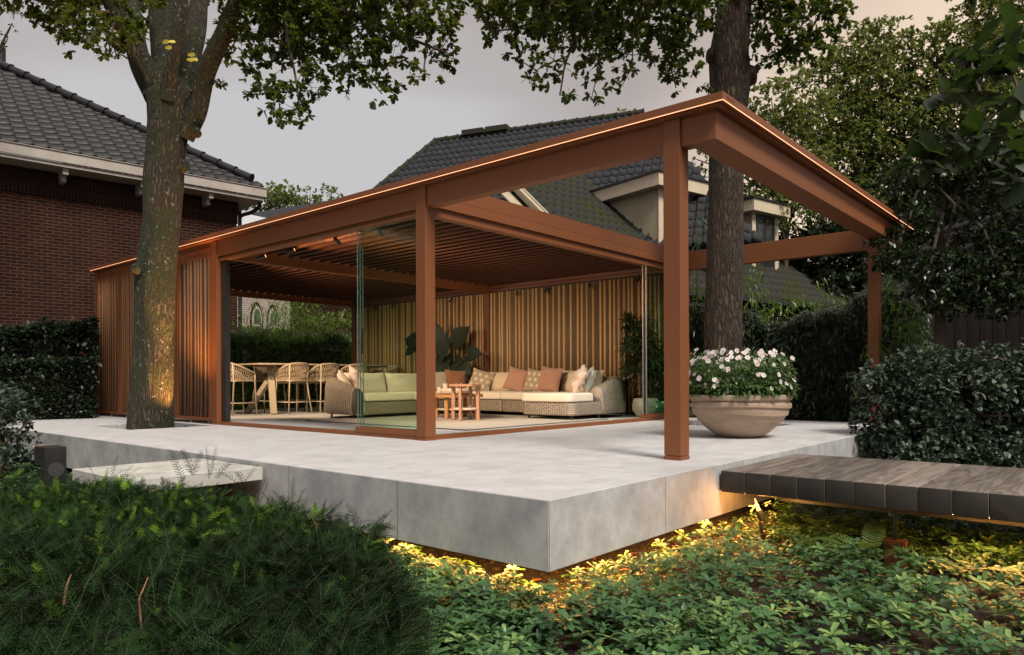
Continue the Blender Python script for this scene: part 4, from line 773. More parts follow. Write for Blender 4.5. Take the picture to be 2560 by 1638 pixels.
dp_ = MB().tube(catmull([(0.40, -0.35, 5.04), (0.42, -0.3, 4.86), (0.30, -0.10, 4.74), (0.08, -0.02, 4.62), (0.07, 0.0, 4.3), (0.07, 0.0, -0.5)], 5), 0.045, 12); hb('downpipe', dp_, M['tile_grey'], smooth=True)
pit = R(33.3); E1 = HL(0.47, -0.63, 5.255); up1 = h1n * math.cos(pit) + np.array([0, 0, math.sin(pit)]); W_ = 5.3 / math.cos(pit) * 1.0
hipv = lambda v: -v * math.cos(pit)     # hip runs at 45 degrees in plan
tile_roof('roof', E1, h1d, up1, [(-16, 0.0), (0, 0.0), (-W_ * math.cos(pit), W_), (-16, W_)], M['tile_dark'], hs, 0.27, 0.33, 0.022, 0.022)
up1b = -h1d * math.cos(pit) + np.array([0, 0, math.sin(pit)])
tile_roof('roof_side', E1, h1n, up1b, [(0, 0), (10.6, 0), (W_ * math.cos(pit), W_)], M['tile_dark'], hs, 0.27, 0.33, 0.022, 0.022)
hipend = E1 - h1d * W_ * math.cos(pit) + h1n * W_ * math.cos(pit) + np.array([0, 0, W_ * math.sin(pit)])
ridge(MB(), E1 + np.array([-0.25, 0.25, 0.22]), hipend + np.array([0, 0, 0.06]), 0.10, H1, 0.42).build('ridge_tiles', M['tile_dark'], hs, smooth=None)
flat(MB(), [E1 - up1 * 0.0 + np.array([0, 0, -0.02]), E1 - h1d * 16 + np.array([0, 0, -0.02]), E1 - h1d * 16 + up1 * W_ + np.array([0, 0, -0.03]), hipend + np.array([0, 0, -0.03])], 0.05, H1).build('roof_deck', M['dark_void'], hs)
cpt = D(3, 150, 20.5); MB().tube([tuple(cpt + np.array([0, 0, -0.9]) - H1), tuple(cpt + np.array([0, 0, 0.35]) - H1)], [0.11, 0.11], 14).build('vent_pipe', M['tile_dark'], hs)
# ---------------------------------------------------------------- cottage behind (lower roof with two dormers)
e2 = np.array([0.974, -0.226, 0]); n2 = np.array([0.226, 0.974, 0]); ph = R(39.5); up2 = n2 * math.cos(ph) + np.array([0, 0, math.sin(ph)]); P2 = np.array([12.872, 3.573, 2.402])
K2 = 1.25
ct = empty('cottage', tuple(CAM + (P2 - CAM) * K2), 'brick cottage with mossy pantile roof and two cream dormers behind the pergola', 'house')
ct.scale = (K2, K2, K2); bpy.context.view_layer.update()
def CP(u, t, z): return P2 + e2 * u + n2 * t + np.array([0, 0, z])      # u along the eave, t away, z above the eave
def RP(u, v, h=0): return P2 + e2 * u + up2 * v + np.cross(e2, up2) * h
rz2 = math.atan2(e2[1], e2[0])
def cb(name, mb, mat, **k): o = mb.build(name, mat, ct, **k); o.rotation_euler = (0, 0, rz2); return o
VT = 5.8
tile_roof('roof', P2, e2, up2, [(-4.85, 0), (3.9, 0), (3.9, VT), (-3.1, VT), (-4.85, 4.1)], M['tile_moss'], ct, 0.222, 0.33, 0.062, 0.022, org=P2)
flat(MB(), [RP(-4.85, 0.05, -0.03), RP(3.9, 0.05, -0.03), RP(3.9, VT, -0.03), RP(-3.1, VT, -0.03), RP(-4.85, 4.1, -0.03)], 0.06, P2).build('roof_deck', M['dark_void'], ct)
back_up = -n2 * math.cos(ph) + np.array([0, 0, math.sin(ph)])
ridge(MB(), RP(-3.0, VT, 0.05), RP(3.9, VT, 0.05), 0.09, P2, 0.36).build('ridge_tiles', M['tile_moss'], ct, smooth=None)
T2 = VT * math.cos(ph); Z2 = VT * math.sin(ph)
cb('wall', MB().box(-4.55, 3.6, 0.35, 2 * T2 - 0.35, -3.1, 0.12), M['brick'])
gbl = MB(); gq = [(0.35, 0.12), (2 * T2 - 0.35, 0.12), (2 * T2 - 3.2, 2.45), (3.2, 2.45)]; gbl.add([(-4.55, a, b) for a, b in gq] + [(-4.40, a, b) for a, b in gq], [(0, 3, 2, 1), (4, 5, 6, 7), (0, 1, 5, 4), (1, 2, 6, 5), (2, 3, 7, 6), (3, 0, 4, 7)])
cb('gable', gbl, M['brick'])
gb2 = MB(); gb2.add([(3.5, 0.35, 0.12), (3.5, 2 * T2 - 0.35, 0.12), (3.5, T2, Z2 - 0.35), (3.6, 0.35, 0.12), (3.6, 2 * T2 - 0.35, 0.12), (3.6, T2, Z2 - 0.35)], [(0, 2, 1), (3, 4, 5), (0, 3, 5, 2), (1, 2, 5, 4), (0, 1, 4, 3)]); cb('gable', gb2, M['brick'])
flat(MB(), [CP(3.9, 2 * T2, 0), CP(-4.85, 2 * T2, 0), CP(-3.2, T2, Z2), CP(3.9, T2, Z2)], 0.1, P2).build('rear_roof', M['tile_grey'], ct)
vb = MB()
for off, wd, hh in ((-4.90, 0.05, 0.20), (-5.02, 0.10, 0.05)):
    a = RP(off, -0.1, 0.02 - hh / 2); b_ = RP(off, 4.1, 0.02 - hh / 2); vb.beam(tuple(a - P2), tuple(b_ - P2), wd, hh, tuple(np.cross(e2, up2)))
vb.beam(tuple(RP(-5.18, -0.1, -0.22) - P2), tuple(RP(-5.18, 4.1, -0.22) - P2), 0.30, 0.03, tuple(np.cross(e2, up2)))
vb.build('bargeboard', M['cream_dark'], ct)
cb('gutter', MB().box(-5.0, 3.9, -0.14, -0.03, -0.10, -0.015), M['black'], bevel=0.01)
def dormer(u0, u1, t0, z0, z1, depth, right_fascia=True):
    """front face at t0, from z0 to z1 above the eave"""
    o = cb('dormer', MB().box(u0, u1, t0, t0 + depth, z0, z1 - 0.02), M['cream_dark'])
    P = lambda nm, mb, mt, **k: mb.build(nm, M[mt], o, **k)
    P('flat_roof', MB().box(u0 - 0.26, u1 + 0.26, t0 - 0.26, t0 + depth, z1 + 0.262, z1 + 0.30), 'black')
    P('fascia', MB().box(u0 - 0.22, u1 + 0.22, t0 - 0.22, t0 + depth - 0.3, z1 - 0.02, z1 + 0.26), 'cream_paint', bevel=0.006)
    P('post', MB().box(u0 - 0.012, u0 + 0.13, t0 - 0.02, t0 - 0.001, z0, z1 - 0.021), 'cream_paint'); P('post', MB().box(u1 - 0.13, u1 + 0.012, t0 - 0.02, t0 - 0.001, z0, z1 - 0.021), 'cream_paint')
    P('sill', MB().box(u0, u1, t0 - 0.05, t0 - 0.001, z0 - 0.06, z0 - 0.001), 'cream_paint')
    nw = max(1, round((u1 - u0 - 0.3) / 0.62)); w0 = (u1 - u0 - 0.30) / nw
    for i in range(nw):
        a = u0 + 0.15 + i * w0; wn = P('window', MB().box(a + 0.02, a + w0 - 0.02, t0 - 0.008, t0 - 0.002, z0 + 0.02, z1 - 0.05), 'window_glass')
        fm = MB()
        for q in ((a + 0.01, a + 0.075, z0 + 0.01, z1 - 0.04), (a + w0 - 0.075, a + w0 - 0.01, z0 + 0.01, z1 - 0.04), (a + 0.0752, a + w0 - 0.0752, z0 + 0.01, z0 + 0.08), (a + 0.0752, a + w0 - 0.0752, z1 - 0.11, z1 - 0.04), (a + 0.0752, a + w0 - 0.0752, z0 + (z1 - z0) * 0.42, z0 + (z1 - z0) * 0.42 + 0.04), (a + w0 / 2 - 0.02, a + w0 / 2 + 0.02, z0 + 0.081, z1 - 0.111)): fm.box(q[0], q[1], t0 - 0.028, t0 - 0.0085, q[2], q[3])
        fm.build('window_frame', M['blue_frame'], wn)
    return o
dormer(-2.43, -0.45, 1.25, 0.95, 2.42, 2.6)
dormer(0.75, 1.80, 1.15, 0.80, 2.30, 2.5)
# ---------------------------------------------------------------- tall roofed house further back
r3 = np.array([-0.337, 0.941, 0]); q3 = np.array([0.941, 0.337, 0])                   # r3 along the ridge (away-left), q3 away-right
A3 = D(1610, 281, 24.0); B3 = CAM + ray(1090, 350) * 1.0
nn3 = np.array([-r3[1], r3[0], 0]); t_ = ((A3 - CAM) @ nn3) / (ray(1090, 350) @ nn3); B3 = CAM + ray(1090, 350) * t_
th_ = empty('tall_house', tuple(A3), 'tall house with steep dark grey hipped roof in the distance behind the pergola', 'house')
Lr = float(np.linalg.norm((B3 - A3)[:2])); pt3 = R(50); up3 = q3 * math.cos(pt3) + np.array([0, 0, math.sin(pt3)]); HW = 7.0
base3 = A3 - up3 * HW
tile_roof('roof', base3, r3, up3, [(-HW * 0.55, 0), (Lr + HW * 0.55, 0), (Lr, HW), (0, HW)], M['tile_grey'], th_, 0.25, 0.35, 0.055, 0.03, 6)
flat(MB(), [base3 - r3 * HW * 0.55 - up3 * 0.02, base3 + r3 * (Lr + HW * 0.55), base3 + r3 * Lr + up3 * HW, base3 - r3 * 0 + up3 * HW], 0.15, A3).build('roof_deck', M['tile_grey'], th_)
ridge(MB(), A3 - r3 * 0, A3 + r3 * Lr, 0.11, A3, 0.45).build('ridge_tiles', M['tile_moss'], th_, smooth=None)
ridge(MB(), A3 + r3 * Lr, base3 + r3 * (Lr + HW * 0.55), 0.11, A3, 0.45).build('hip_tiles', M['tile_moss'], th_, smooth=None)
zt3 = base3[2]; wmb = MB(); pts3 = [base3 - r3 * 0 + q3 * 0.5, base3 + r3 * (Lr + HW * 0.5) + q3 * 0.5, base3 + r3 * (Lr + HW * 0.5) + q3 * 8.5, base3 - r3 * 0 + q3 * 8.5]
wmb.add([np.array([p[0], p[1], -0.6]) - A3 for p in pts3] + [np.array([p[0], p[1], zt3]) - A3 for p in pts3], [(0, 1, 5, 4), (1, 2, 6, 5), (2, 3, 7, 6), (3, 0, 4, 7), (4, 5, 6, 7)]); wmb.build('wall', M['brick'], th_)
hipe = base3 + r3 * (Lr + HW * 0.55); far3 = A3 + r3 * Lr
flat(MB(), [hipe, hipe + q3 * 9, far3 + q3 * 0.01], 0.1, A3).build('hip_roof', M['tile_grey'], th_)
flat(MB(), [A3 - r3 * 0, far3, hipe + q3 * 9, base3 - r3 * 0 + q3 * 9], 0.1, A3).build('rear_roof', M['tile_grey'], th_)
for f_ in (0.80, 0.68):
    p = A3 + r3 * Lr * f_ + np.array([0, 0, 0.10]) - A3; MB().beam(tuple(p - r3 * 0.42), tuple(p + r3 * 0.42), 0.4, 0.18).build('ridge_vent', M['tile_moss'], th_)
# ---------------------------------------------------------------- church seen through the opening
az = R(20); cd_ = CF * math.cos(az) + CR * math.sin(az); cn_ = np.array([-cd_[1], cd_[0], 0]); C0 = D(681, 771, 38.0); C0 = np.array([C0[0], C0[1], -0.6])
ch = empty('church', tuple(C0), 'brown brick church with white pointed arch windows beyond the hedge', 'church')
rzc = math.atan2(cd_[1], cd_[0])
def kb(name, mb, mat, **k): o = mb.build(name, mat, ch, **k); o.rotation_euler = (0, 0, rzc); return o
zt = lambda px, py, dep: D(px, py, dep)[2] + 0.6
ztop = float(D(681, 771, 38)[2]) + 0.6
wch = MB(); wch.box(-9, 14, 0, 8, 0, 7.5); kb('wall', wch, M['brick_church'])
def arch(s, w_, z1, z0, t):
    """outline of a pointed arch window centred at s, top z1"""
    hh = w_ * 0.95; P = [(s - w_ / 2, z0), (s + w_ / 2, z0), (s + w_ / 2, z1 - hh)]
    P += [(s + w_ / 2 - w_ / 2 * (k / 5) ** 1.5, z1 - hh + hh * math.sin(k / 5 * math.pi / 2)) for k in range(1, 6)]; P += [(s - w_ / 2 + w_ / 2 * (k / 5) ** 1.5, z1 - hh + hh * math.sin(k / 5 * math.pi / 2)) for k in range(4, 0, -1)]; P += [(s - w_ / 2, z1 - hh)]
    return P
for s in (-1.25, 0.0, 2.75, 3.95, 7.4):
    P = arch(s, 0.72, ztop, ztop - 3.0, 0); o = MB(); k = len(P); o.add([(x, -0.06, z) for x, z in P] + [(x, -0.02, z) for x, z in P], [tuple(range(k)), tuple(range(k, 2 * k))[::-1]] + [(i, (i + 1) % k, k + (i + 1) % k, k + i) for i in range(k)])
    fr = kb('window_frame', o, M['white_paint']); P = arch(s, 0.50, ztop - 0.14, ztop - 2.9, 0); k = len(P); o = MB(); o.add([(x, -0.075, z) for x, z in P] + [(x, -0.062, z) for x, z in P], [tuple(range(k)), tuple(range(k, 2 * k))[::-1]] + [(i, (i + 1) % k, k + (i + 1) % k, k + i) for i in range(k)]); o.build('pane', M['window_glass'], fr)
    MB().box(s - 0.25, s + 0.25, -0.10, -0.076, ztop - 1.05, ztop - 0.95).build('bar', M['white_paint'], fr)
    P = arch(s, 1.0, ztop + 0.22, ztop - 3.0, 0); k = len(P); o = MB(); o.add([(x, -0.018, z) for x, z in P] + [(x, -0.002, z) for x, z in P], [tuple(range(k)), tuple(range(k, 2 * k))[::-1]] + [(i, (i + 1) % k, k + (i + 1) % k, k + i) for i in range(k)]); o.build('brick_arch', M['brick'], fr)
for s in (-3.2, 5.6): kb('buttress', MB().box(s - 0.3, s + 0.3, -0.55, -0.001, 0, ztop + 0.4), M['brick_church']); kb('buttress_cap', MB().box(s - 0.36, s + 0.36, -0.6, -0.001, ztop + 0.42, ztop + 0.6), M['tile_moss'])
for s in (-5.0, 5.1): kb('downpipe', MB().tube([(s, -0.08, 0), (s, -0.08, 7.4)], 0.045, 8), M['white_paint'])
Cx = np.array([*C0[:2], 0])
rl = [D(620, 534, 47), D(905, 488, 47), D(1000, 640, 40), D(560, 640, 40)]; flat(MB(), rl, 0.15, C0).build('roof', M['tile_grey'], ch)
rl = [D(592, 530, 43), D(617, 534, 47), D(705, 552, 41.5), D(640, 620, 40), D(585, 620, 41)]; flat(MB(), [D(585, 528, 44), D(665, 545, 43), D(700, 600, 40), D(585, 600, 40)], 0.1, C0).build('slate_roof', M['slate'], ch)
# ---------------------------------------------------------------- house behind the holly on the right
rr = MB(); hr = empty('garden_house', tuple(D(2450, 600, 15)), 'low house with dark tiled roof half hidden behind the holly tree', 'house'); hO = np.array(hr.location)
pa, pb = D(2390, 548, 16.0), D(2720, 470, 13.0); eh = (pb - pa); eh[2] = 0; Lh = np.linalg.norm(eh); eh /= Lh; nh = np.array([-eh[1], eh[0], 0])
if nh @ CF < 0: nh = -nh
uph = nh * math.cos(R(42)) + np.array([0, 0, math.sin(R(42))]); top_h = pa
tile_roof('roof', top_h - uph * 3.2 - np.array([0, 0, 0.0]), eh, uph, [(-1.2, 0), (Lh + 2, 0), (Lh + 2, 3.2), (0.0, 3.2)], M['tile_grey'], hr, 0.25, 0.33, 0.03, 0.035)
flat(MB(), [top_h - uph * 3.2 - eh * 1.2, top_h - uph * 3.2 + eh * (Lh + 2), top_h + eh * (Lh + 2), top_h], 0.1, hO).build('roof_deck', M['dark_void'], hr)
ridge(MB(), top_h, top_h + eh * (Lh + 2), 0.1, hO).build('ridge_tiles', M['tile_grey'], hr, smooth=None)
bz_ = top_h - uph * 3.0; pz = [bz_ - eh * 1, bz_ + eh * (Lh + 2), bz_ + eh * (Lh + 2) + nh * 4.5, bz_ - eh * 1 + nh * 4.5]
wb = MB(); wb.add([np.array([p[0], p[1], -0.6]) - hO for p in pz] + [p - hO for p in pz], [(0, 1, 5, 4), (1, 2, 6, 5), (2, 3, 7, 6), (3, 0, 4, 7)]); wb.build('wall', M['brick'], hr)
# ---------------------------------------------------------------- fences
def fence(name, a, b, h, mat, lab, pw=0.12, gap=0.02, z0=-0.6):
    a = np.array(a, float); b = np.array(b, float); L = np.linalg.norm(b[:2] - a[:2]); d = (b - a) / L; t = empty(name, (a[0], a[1], 0), lab, 'fence'); t.rotation_euler = (0, 0, math.atan2(d[1], d[0])); mb = MB(); x = 0; i = 0
    while x < L: mb.box(x, x + pw, -0.012 if i % 2 else 0.008, 0.012 if i % 2 else 0.032, z0, h + random.uniform(-0.005, 0.005)); x += pw + gap * (-0.3 if i % 2 else -0.3) + 0.0; i += 1
    mb.build('boards', mat, t)
    for k in range(int(L / 2) + 1): MB().box(k * 2 - 0.05, k * 2 + 0.05, 0.034, 0.12, z0, h + 0.02).build('post', mat, t)
    MB().box(0, L, 0.0345, 0.07, h - 0.3, h - 0.2).build('rail', mat, t)
fa = D(590, 817, 18.3); fb = D(1020, 838, 22.5); fence('garden_fence', fa, fb, float(fa[2]) - 0.0, M['fence'], 'dark wooden board fence behind the bamboo hedge, in front of the church')
fa = D(2325, 775, 13.2); fb = D(2760, 750, 10.6); fence('garden_fence', fa, fb, 1.9, M['fence_brown'], 'brown vertical board fence behind the silvery shrub on the right')
# ================================================================ foliage
LM = dict(
 oak=leafmat('oak_leaves', [(0.0, (0.014, 0.028, 0.006)), (0.5, (0.034, 0.060, 0.011)), (0.85, (0.065, 0.095, 0.015)), (1.0, (0.12, 0.12, 0.02))], 0.55, 0.35, (0.24, 0.30, 0.02), 0.3),
 far=leafmat('distant_leaves', [(0.0, (0.028, 0.048, 0.016)), (0.5, (0.068, 0.105, 0.026)), (0.9, (0.12, 0.155, 0.036)), (1.0, (0.22, 0.20, 0.05))], 0.6, 0.45, (0.30, 0.32, 0.06), 0.3),
 yew=leafmat('yew_needles', [(0.0, (0.002, 0.008, 0.002)), (0.45, (0.006, 0.019, 0.0048)), (0.74, (0.013, 0.037, 0.008)), (0.84, (0.035, 0.085, 0.009)), (1.0, (0.13, 0.24, 0.018))], 0.65, 0.08, (0.1, 0.2, 0.01), 0.08),
 pachy=leafmat('ground_cover_leaves', [(0.0, (0.016, 0.052, 0.018)), (0.45, (0.040, 0.105, 0.034)), (0.8, (0.085, 0.18, 0.055)), (1.0, (0.20, 0.31, 0.09))], 0.42, 0.18, (0.22, 0.30, 0.03), 0.45),
 silver=leafmat('silvery_leaves', [(0.0, (0.016, 0.030, 0.019)), (0.5, (0.042, 0.066, 0.042)), (0.9, (0.095, 0.12, 0.085)), (1.0, (0.13, 0.13, 0.09))], 0.5, 0.10, (0.14, 0.2, 0.05), 0.45),
 holly=leafmat('glossy_dark_leaves', [(0.0, (0.008, 0.018, 0.007)), (0.6, (0.018, 0.034, 0.012)), (0.95, (0.035, 0.055, 0.015)), (1.0, (0.12, 0.05, 0.03))], 0.36, 0.10, (0.14, 0.2, 0.03), 0.5),
 bamboo=leafmat('bamboo_leaves', [(0.0, (0.016, 0.040, 0.009)), (0.5, (0.045, 0.10, 0.018)), (0.85, (0.12, 0.22, 0.03)), (1.0, (0.22, 0.32, 0.05))], 0.4, 0.35, (0.30, 0.45, 0.04)),
 bamboo_dark=leafmat('dark_bamboo_leaves', [(0.0, (0.006, 0.014, 0.005)), (0.6, (0.014, 0.030, 0.009)), (1.0, (0.06, 0.10, 0.02))], 0.4, 0.15, (0.15, 0.24, 0.02)),
 hedge=leafmat('dark_hedge_leaves', [(0.0, (0.005, 0.010, 0.004)), (0.6, (0.011, 0.021, 0.008)), (1.0, (0.026, 0.042, 0.016))], 0.4, 0.10, (0.1, 0.16, 0.03)),
 fern=leafmat('fern_fronds', [(0.0, (0.06, 0.12, 0.02)), (1.0, (0.12, 0.20, 0.04))], 0.5, 0.3, (0.25, 0.35, 0.04)),
 big=leafmat('broad_leaves', [(0.0, (0.005, 0.013, 0.004)), (0.6, (0.010, 0.022, 0.007)), (1.0, (0.020, 0.038, 0.012))], 0.5, 0.22, (0.15, 0.26, 0.03)),
 indoor=leafmat('indoor_leaves', [(0.0, (0.004, 0.010, 0.005)), (1.0, (0.009, 0.022, 0.010))], 0.6, 0.10, (0.10, 0.2, 0.03)),
 indoor2=leafmat('drooping_leaves', [(0.0, (0.012, 0.032, 0.010)), (1.0, (0.03, 0.07, 0.018))], 0.35, 0.15, (0.10, 0.2, 0.03)),
 anem=leafmat('anemone_leaves', [(0.0, (0.035, 0.075, 0.020)), (0.6, (0.06, 0.12, 0.03)), (1.0, (0.12, 0.19, 0.06))], 0.45, 0.2, (0.2, 0.3, 0.05)),
 petal=leafmat('white_petals', [(0.0, (0.62, 0.52, 0.50)), (1.0, (0.78, 0.72, 0.70))], 0.6, 0.25, (0.8, 0.7, 0.7)))
def folded(L=1, W=0.5, fold=0.25, bend=0.15, wpos=0.5):
    """8-vertex folded leaf along +x: midrib + two sides"""
    z = lambda x: -bend * x * x
    v = [(0, 0, 0), (wpos * 0.55 * L, W / 2 * 0.8, fold * W / 2 * 0.8 + z(0.3)), (wpos * 1.25 * L, W / 2, fold * W / 2 + z(0.65)), (L, 0, z(1)), (wpos * 1.25 * L, -W / 2, fold * W / 2 + z(0.65)), (wpos * 0.55 * L, -W / 2 * 0.8, fold * W / 2 * 0.8 + z(0.3)), (wpos * 0.55 * L, 0, z(0.3)), (wpos * 1.25 * L, 0, z(0.65))]
    return v, [(0, 1, 6, 5), (6, 1, 2, 7), (7, 2, 3, 4), (5, 6, 7, 4)]
def fold_fix():
    v, f = folded(); return v, [(0, 6, 6, 1)]
LEAF4 = ([(0, 0, 0), (0.5, 0.5, 0.12), (1, 0, -0.12), (0.5, -0.5, 0.12)], [(0, 1, 2, 3)])
def leaf8(W=0.5, fold=0.2, bend=0.15, wide=0.55):
    z = lambda x: -bend * x * x; a, b = wide * 0.55, wide * 1.25
    v = [(0, 0, 0), (a, W * 0.40, fold * W * 0.4 + z(a)), (b, W * 0.46, fold * W * 0.46 + z(b)), (1, 0, z(1)), (b, -W * 0.46, fold * W * 0.46 + z(b)), (a, -W * 0.40, fold * W * 0.4 + z(a)), (a, 0, z(a)), (b, 0, z(b))]
    return v, [(0, 6, 7, 1), (1, 7, 2, 2)], None
def leafq(W=0.5, fold=0.2, bend=0.15, wide=0.55):
    """two sides, each two quads sharing the midrib"""
    z = lambda x: -bend * x * x; a, b = wide * 0.55, wide * 1.2; e = 0.04
    v = [(0, 0, 0), (a, 0, z(a)), (b, 0, z(b)), (1, 0, z(1)), (0, e, 0), (a, W * 0.42, fold * W * 0.4 + z(a)), (b, W * 0.48, fold * W * 0.45 + z(b)), (0.97, e, z(1)), (0, -e, 0), (a, -W * 0.42, fold * W * 0.4 + z(a)), (b, -W * 0.48, fold * W * 0.45 + z(b)), (0.97, -e, z(1))]
    return np.array(v), np.array([(0, 1, 5, 4), (1, 2, 6, 5), (2, 3, 7, 6), (0, 8, 9, 1), (1, 9, 10, 2), (2, 10, 11, 3)])
def oakleaf():
    """lobed oak leaf strips, quads"""
    xs = [0, 0.12, 0.26, 0.36, 0.52, 0.62, 0.80, 0.90, 1.0]; hw = [0.015, 0.09, 0.22, 0.13, 0.31, 0.19, 0.29, 0.16, 0.03]; v = []; f = []
    for x, h in zip(xs, hw): v += [(x, h, 0.05 * h - 0.12 * x * x), (x, 0, -0.12 * x * x - 0.02), (x, -h, 0.05 * h - 0.12 * x * x)]
    for i in range(len(xs) - 1):
        a = 3 * i; f += [(a, a + 1, a + 4, a + 3), (a + 1, a + 2, a + 5, a + 4)]
    return np.array(v), np.array(f)
OAK = oakleaf()
def clumpnoise(p, s, seed=0):
    rg = np.random.default_rng(seed); a = rg.normal(size=(4, 3)) * s; ph_ = rg.uniform(0, 6.28, 4); return sum(np.sin(p @ a[i] + ph_[i]) for i in range(4)) / 4
def in_ellipsoids(blobs, per_m3, clump=0.0, seed=0, shell=0.0):
    out = []
    for c, rad in blobs:
        c = np.array(c); rad = np.array(rad); vol = 4.19 * np.prod(rad); n = max(4, int(per_m3 * vol)); v = RNG.normal(size=(n * 2, 3)); v /= np.linalg.norm(v, axis=1)[:, None]; r = RNG.random(n * 2) ** (1 / 3)
        if shell: r = 1 - (1 - r) * (1 - shell) * 1.0 if False else np.maximum(r, RNG.random(n * 2) ** (1 / 3)) 
        p = c + v * r[:, None] * rad
        if clump: k = clumpnoise(p, 2.2 / np.mean(rad) * 1.2 + 1.2, seed) + RNG.normal(size=len(p)) * 0.25; p = p[k > -clump]
        out.append(p[:n])
    return np.concatenate(out)
def cluster_leaves(tips, dirs, nleaf, L, tmpl, spread=0.9, lsig=0.25):
    """rosette of leaves at each twig tip"""
    n = len(tips); P = np.repeat(tips, nleaf, 0); Dr = np.repeat(dirs, nleaf, 0) * 0.55 + rdir(n * nleaf) * spread; Dr /= np.linalg.norm(Dr, axis=1)[:, None]
    up = rdir(n * nleaf) * 0.5 + np.array([0, 0, 1.0]); rot = frames(Dr, up); sc = L * RNG.uniform(1 - lsig, 1 + lsig, n * nleaf)
    P = P - np.repeat(dirs, nleaf, 0) * RNG.uniform(0, 0.6, n * nleaf)[:, None] * L
    rnd = np.clip(np.repeat(RNG.random(n) * 0.6, nleaf) + RNG.random(n * nleaf) * 0.4, 0, 1)
    return scatter(tmpl[0], tmpl[1], P, rot, sc, rnd)
def twigs(mb, src, tips, r0=0.006, frac=0.25, sag=0.1, seg=4):
    for t in tips[RNG.random(len(tips)) < frac]:
        s = src[np.argmin(np.linalg.norm(src - t, axis=1))]; m = (s + t) / 2 + np.array([0, 0, sag * np.linalg.norm(t - s)]) + RNG.normal(size=3) * 0.05
        mb.tube([s, m, t], [r0, r0 * 0.7, r0 * 0.35], seg, False)
def imgblob(px, py, rx_, ry_, dep, thick=0.8):
    c = D(px, py, dep); a = rx_ / f_px * dep; b = ry_ / f_px * dep; return c, np.array([(a * abs(CR[0]) + thick * a * abs(CF[0])), (a * abs(CR[1]) + thick * a * abs(CF[1])), b])
# ---------------------------------------------------------------- the two old oaks
def oak(name, lab, barkm, trunk, limbs, blobs, branches, leafL, dens, seed, knobs=(), extra=()):
    base = trunk[0][0]; t = empty(name, (base[0], base[1], -0.14), lab, 'tree'); O_ = np.array(t.location); mb = MB()
    def rough_tube(pts, rads, seg=40, amp=0.05, rings=None):
        P = catmull(pts, 8); rr = np.interp(np.linspace(0, 1, len(P)), np.linspace(0, 1, len(rads)), rads); tt = np.gradient(P, axis=0); tt /= np.linalg.norm(tt, axis=1)[:, None]; ref = CR; V = []
        a = np.cross(tt[0], ref); a /= np.linalg.norm(a); a0 = np.linspace(0, 2 * np.pi, seg, endpoint=False); s_ = np.concatenate([[0], np.cumsum(np.linalg.norm(np.diff(P, axis=0), axis=1))])
        for i in range(len(P)):
            a = a - tt[i] * (a @ tt[i]); a /= np.linalg.norm(a); b = np.cross(tt[i], a)
            rad = rr[i] * (1 + amp * (np.sin(a0 * 3 + seed + s_[i] * 0.7) * 0.5 + np.sin(a0 * 7 + s_[i] * 2.1) * 0.28 + np.sin(a0 * 5 - s_[i] * 3.3) * 0.3))
            V.append(P[i] + np.outer(np.cos(a0) * rad, a) + np.outer(np.sin(a0) * rad, b))
        mb.add(np.concatenate(V) - O_, [(i * seg + k, i * seg + (k + 1) % seg, (i + 1) * seg + (k + 1) % seg, (i + 1) * seg + k) for i in range(len(P) - 1) for k in range(seg)] + [tuple((len(P) - 1) * seg + k for k in range(seg))])
    rough_tube([p for p, r in trunk], [r for p, r in trunk], 48, 0.045)
    for lm in limbs: rough_tube([p for p, r in lm], [r for p, r in lm], 24, 0.06)
    mb.build('trunk', barkm, t, smooth=True)
    for (c, r, d) in knobs: kb_ = MB(); kb_.tube([np.array(c) - O_, np.array(c) + np.array(d) * 0.6 - O_, np.array(c) + np.array(d) - O_], [r * 1.25, r * 1.05, r * 0.8], 18, True, 0.04).build('knob', barkm, t, smooth=None)
    bb = MB()
    for br in branches: P = catmull(br[0], 6); bb.tube(P - O_, np.linspace(br[1], br[1] * 0.35, len(P)), 7, False)
    tips = in_ellipsoids(blobs, dens, 0.12, seed)
    src = np.concatenate([catmull(br[0], 12) for br in branches]) if branches else np.array([p for p, r in trunk])
    twigs(bb, src, tips, 0.006, 0.18); 
    bb.v = [v if True else v for v in bb.v]
    # twigs were appended in world space: shift them
    k0 = len(branches)
    for i in range(k0, len(bb.v)): bb.v[i] = bb.v[i] - O_
    bb.build('branches', M['twig'], t, smooth=True, fix=False)
    dv = tips - src[[np.argmin(np.linalg.norm(src - q, axis=1)) for q in tips]]; dv /= (np.linalg.norm(dv, axis=1)[:, None] + 1e-6); dv = dv + np.array([0, 0, -0.25]); dv /= np.linalg.norm(dv, axis=1)[:, None]
    V, F, a = cluster_leaves(tips, dv, 9, leafL, OAK, 0.8); fast_mesh('crown', V - O_, F, LM['oak'], t, a)
    return t, O_
d1 = 10.66
T = lambda px, py, dd=d1: D(px, py, dd)
rpx = lambda w_, dd=d1: w_ / 2 / f_px * dd * (0.875 if dd == d1 else 0.94)
trunk1 = [(T(377, 1110), rpx(128)), (T(377, 1070), rpx(122)), (T(380, 960), rpx(112)), (T(384, 820), rpx(106)), (T(389, 690), rpx(107)), (T(403, 560), rpx(98)), (T(407, 460), rpx(108)), (T(412, 400), rpx(104)), (T(421, 310), rpx(108)), (T(424, 245), rpx(122)), (T(422, 205), rpx(96)), (T(422, 185), rpx(50))]
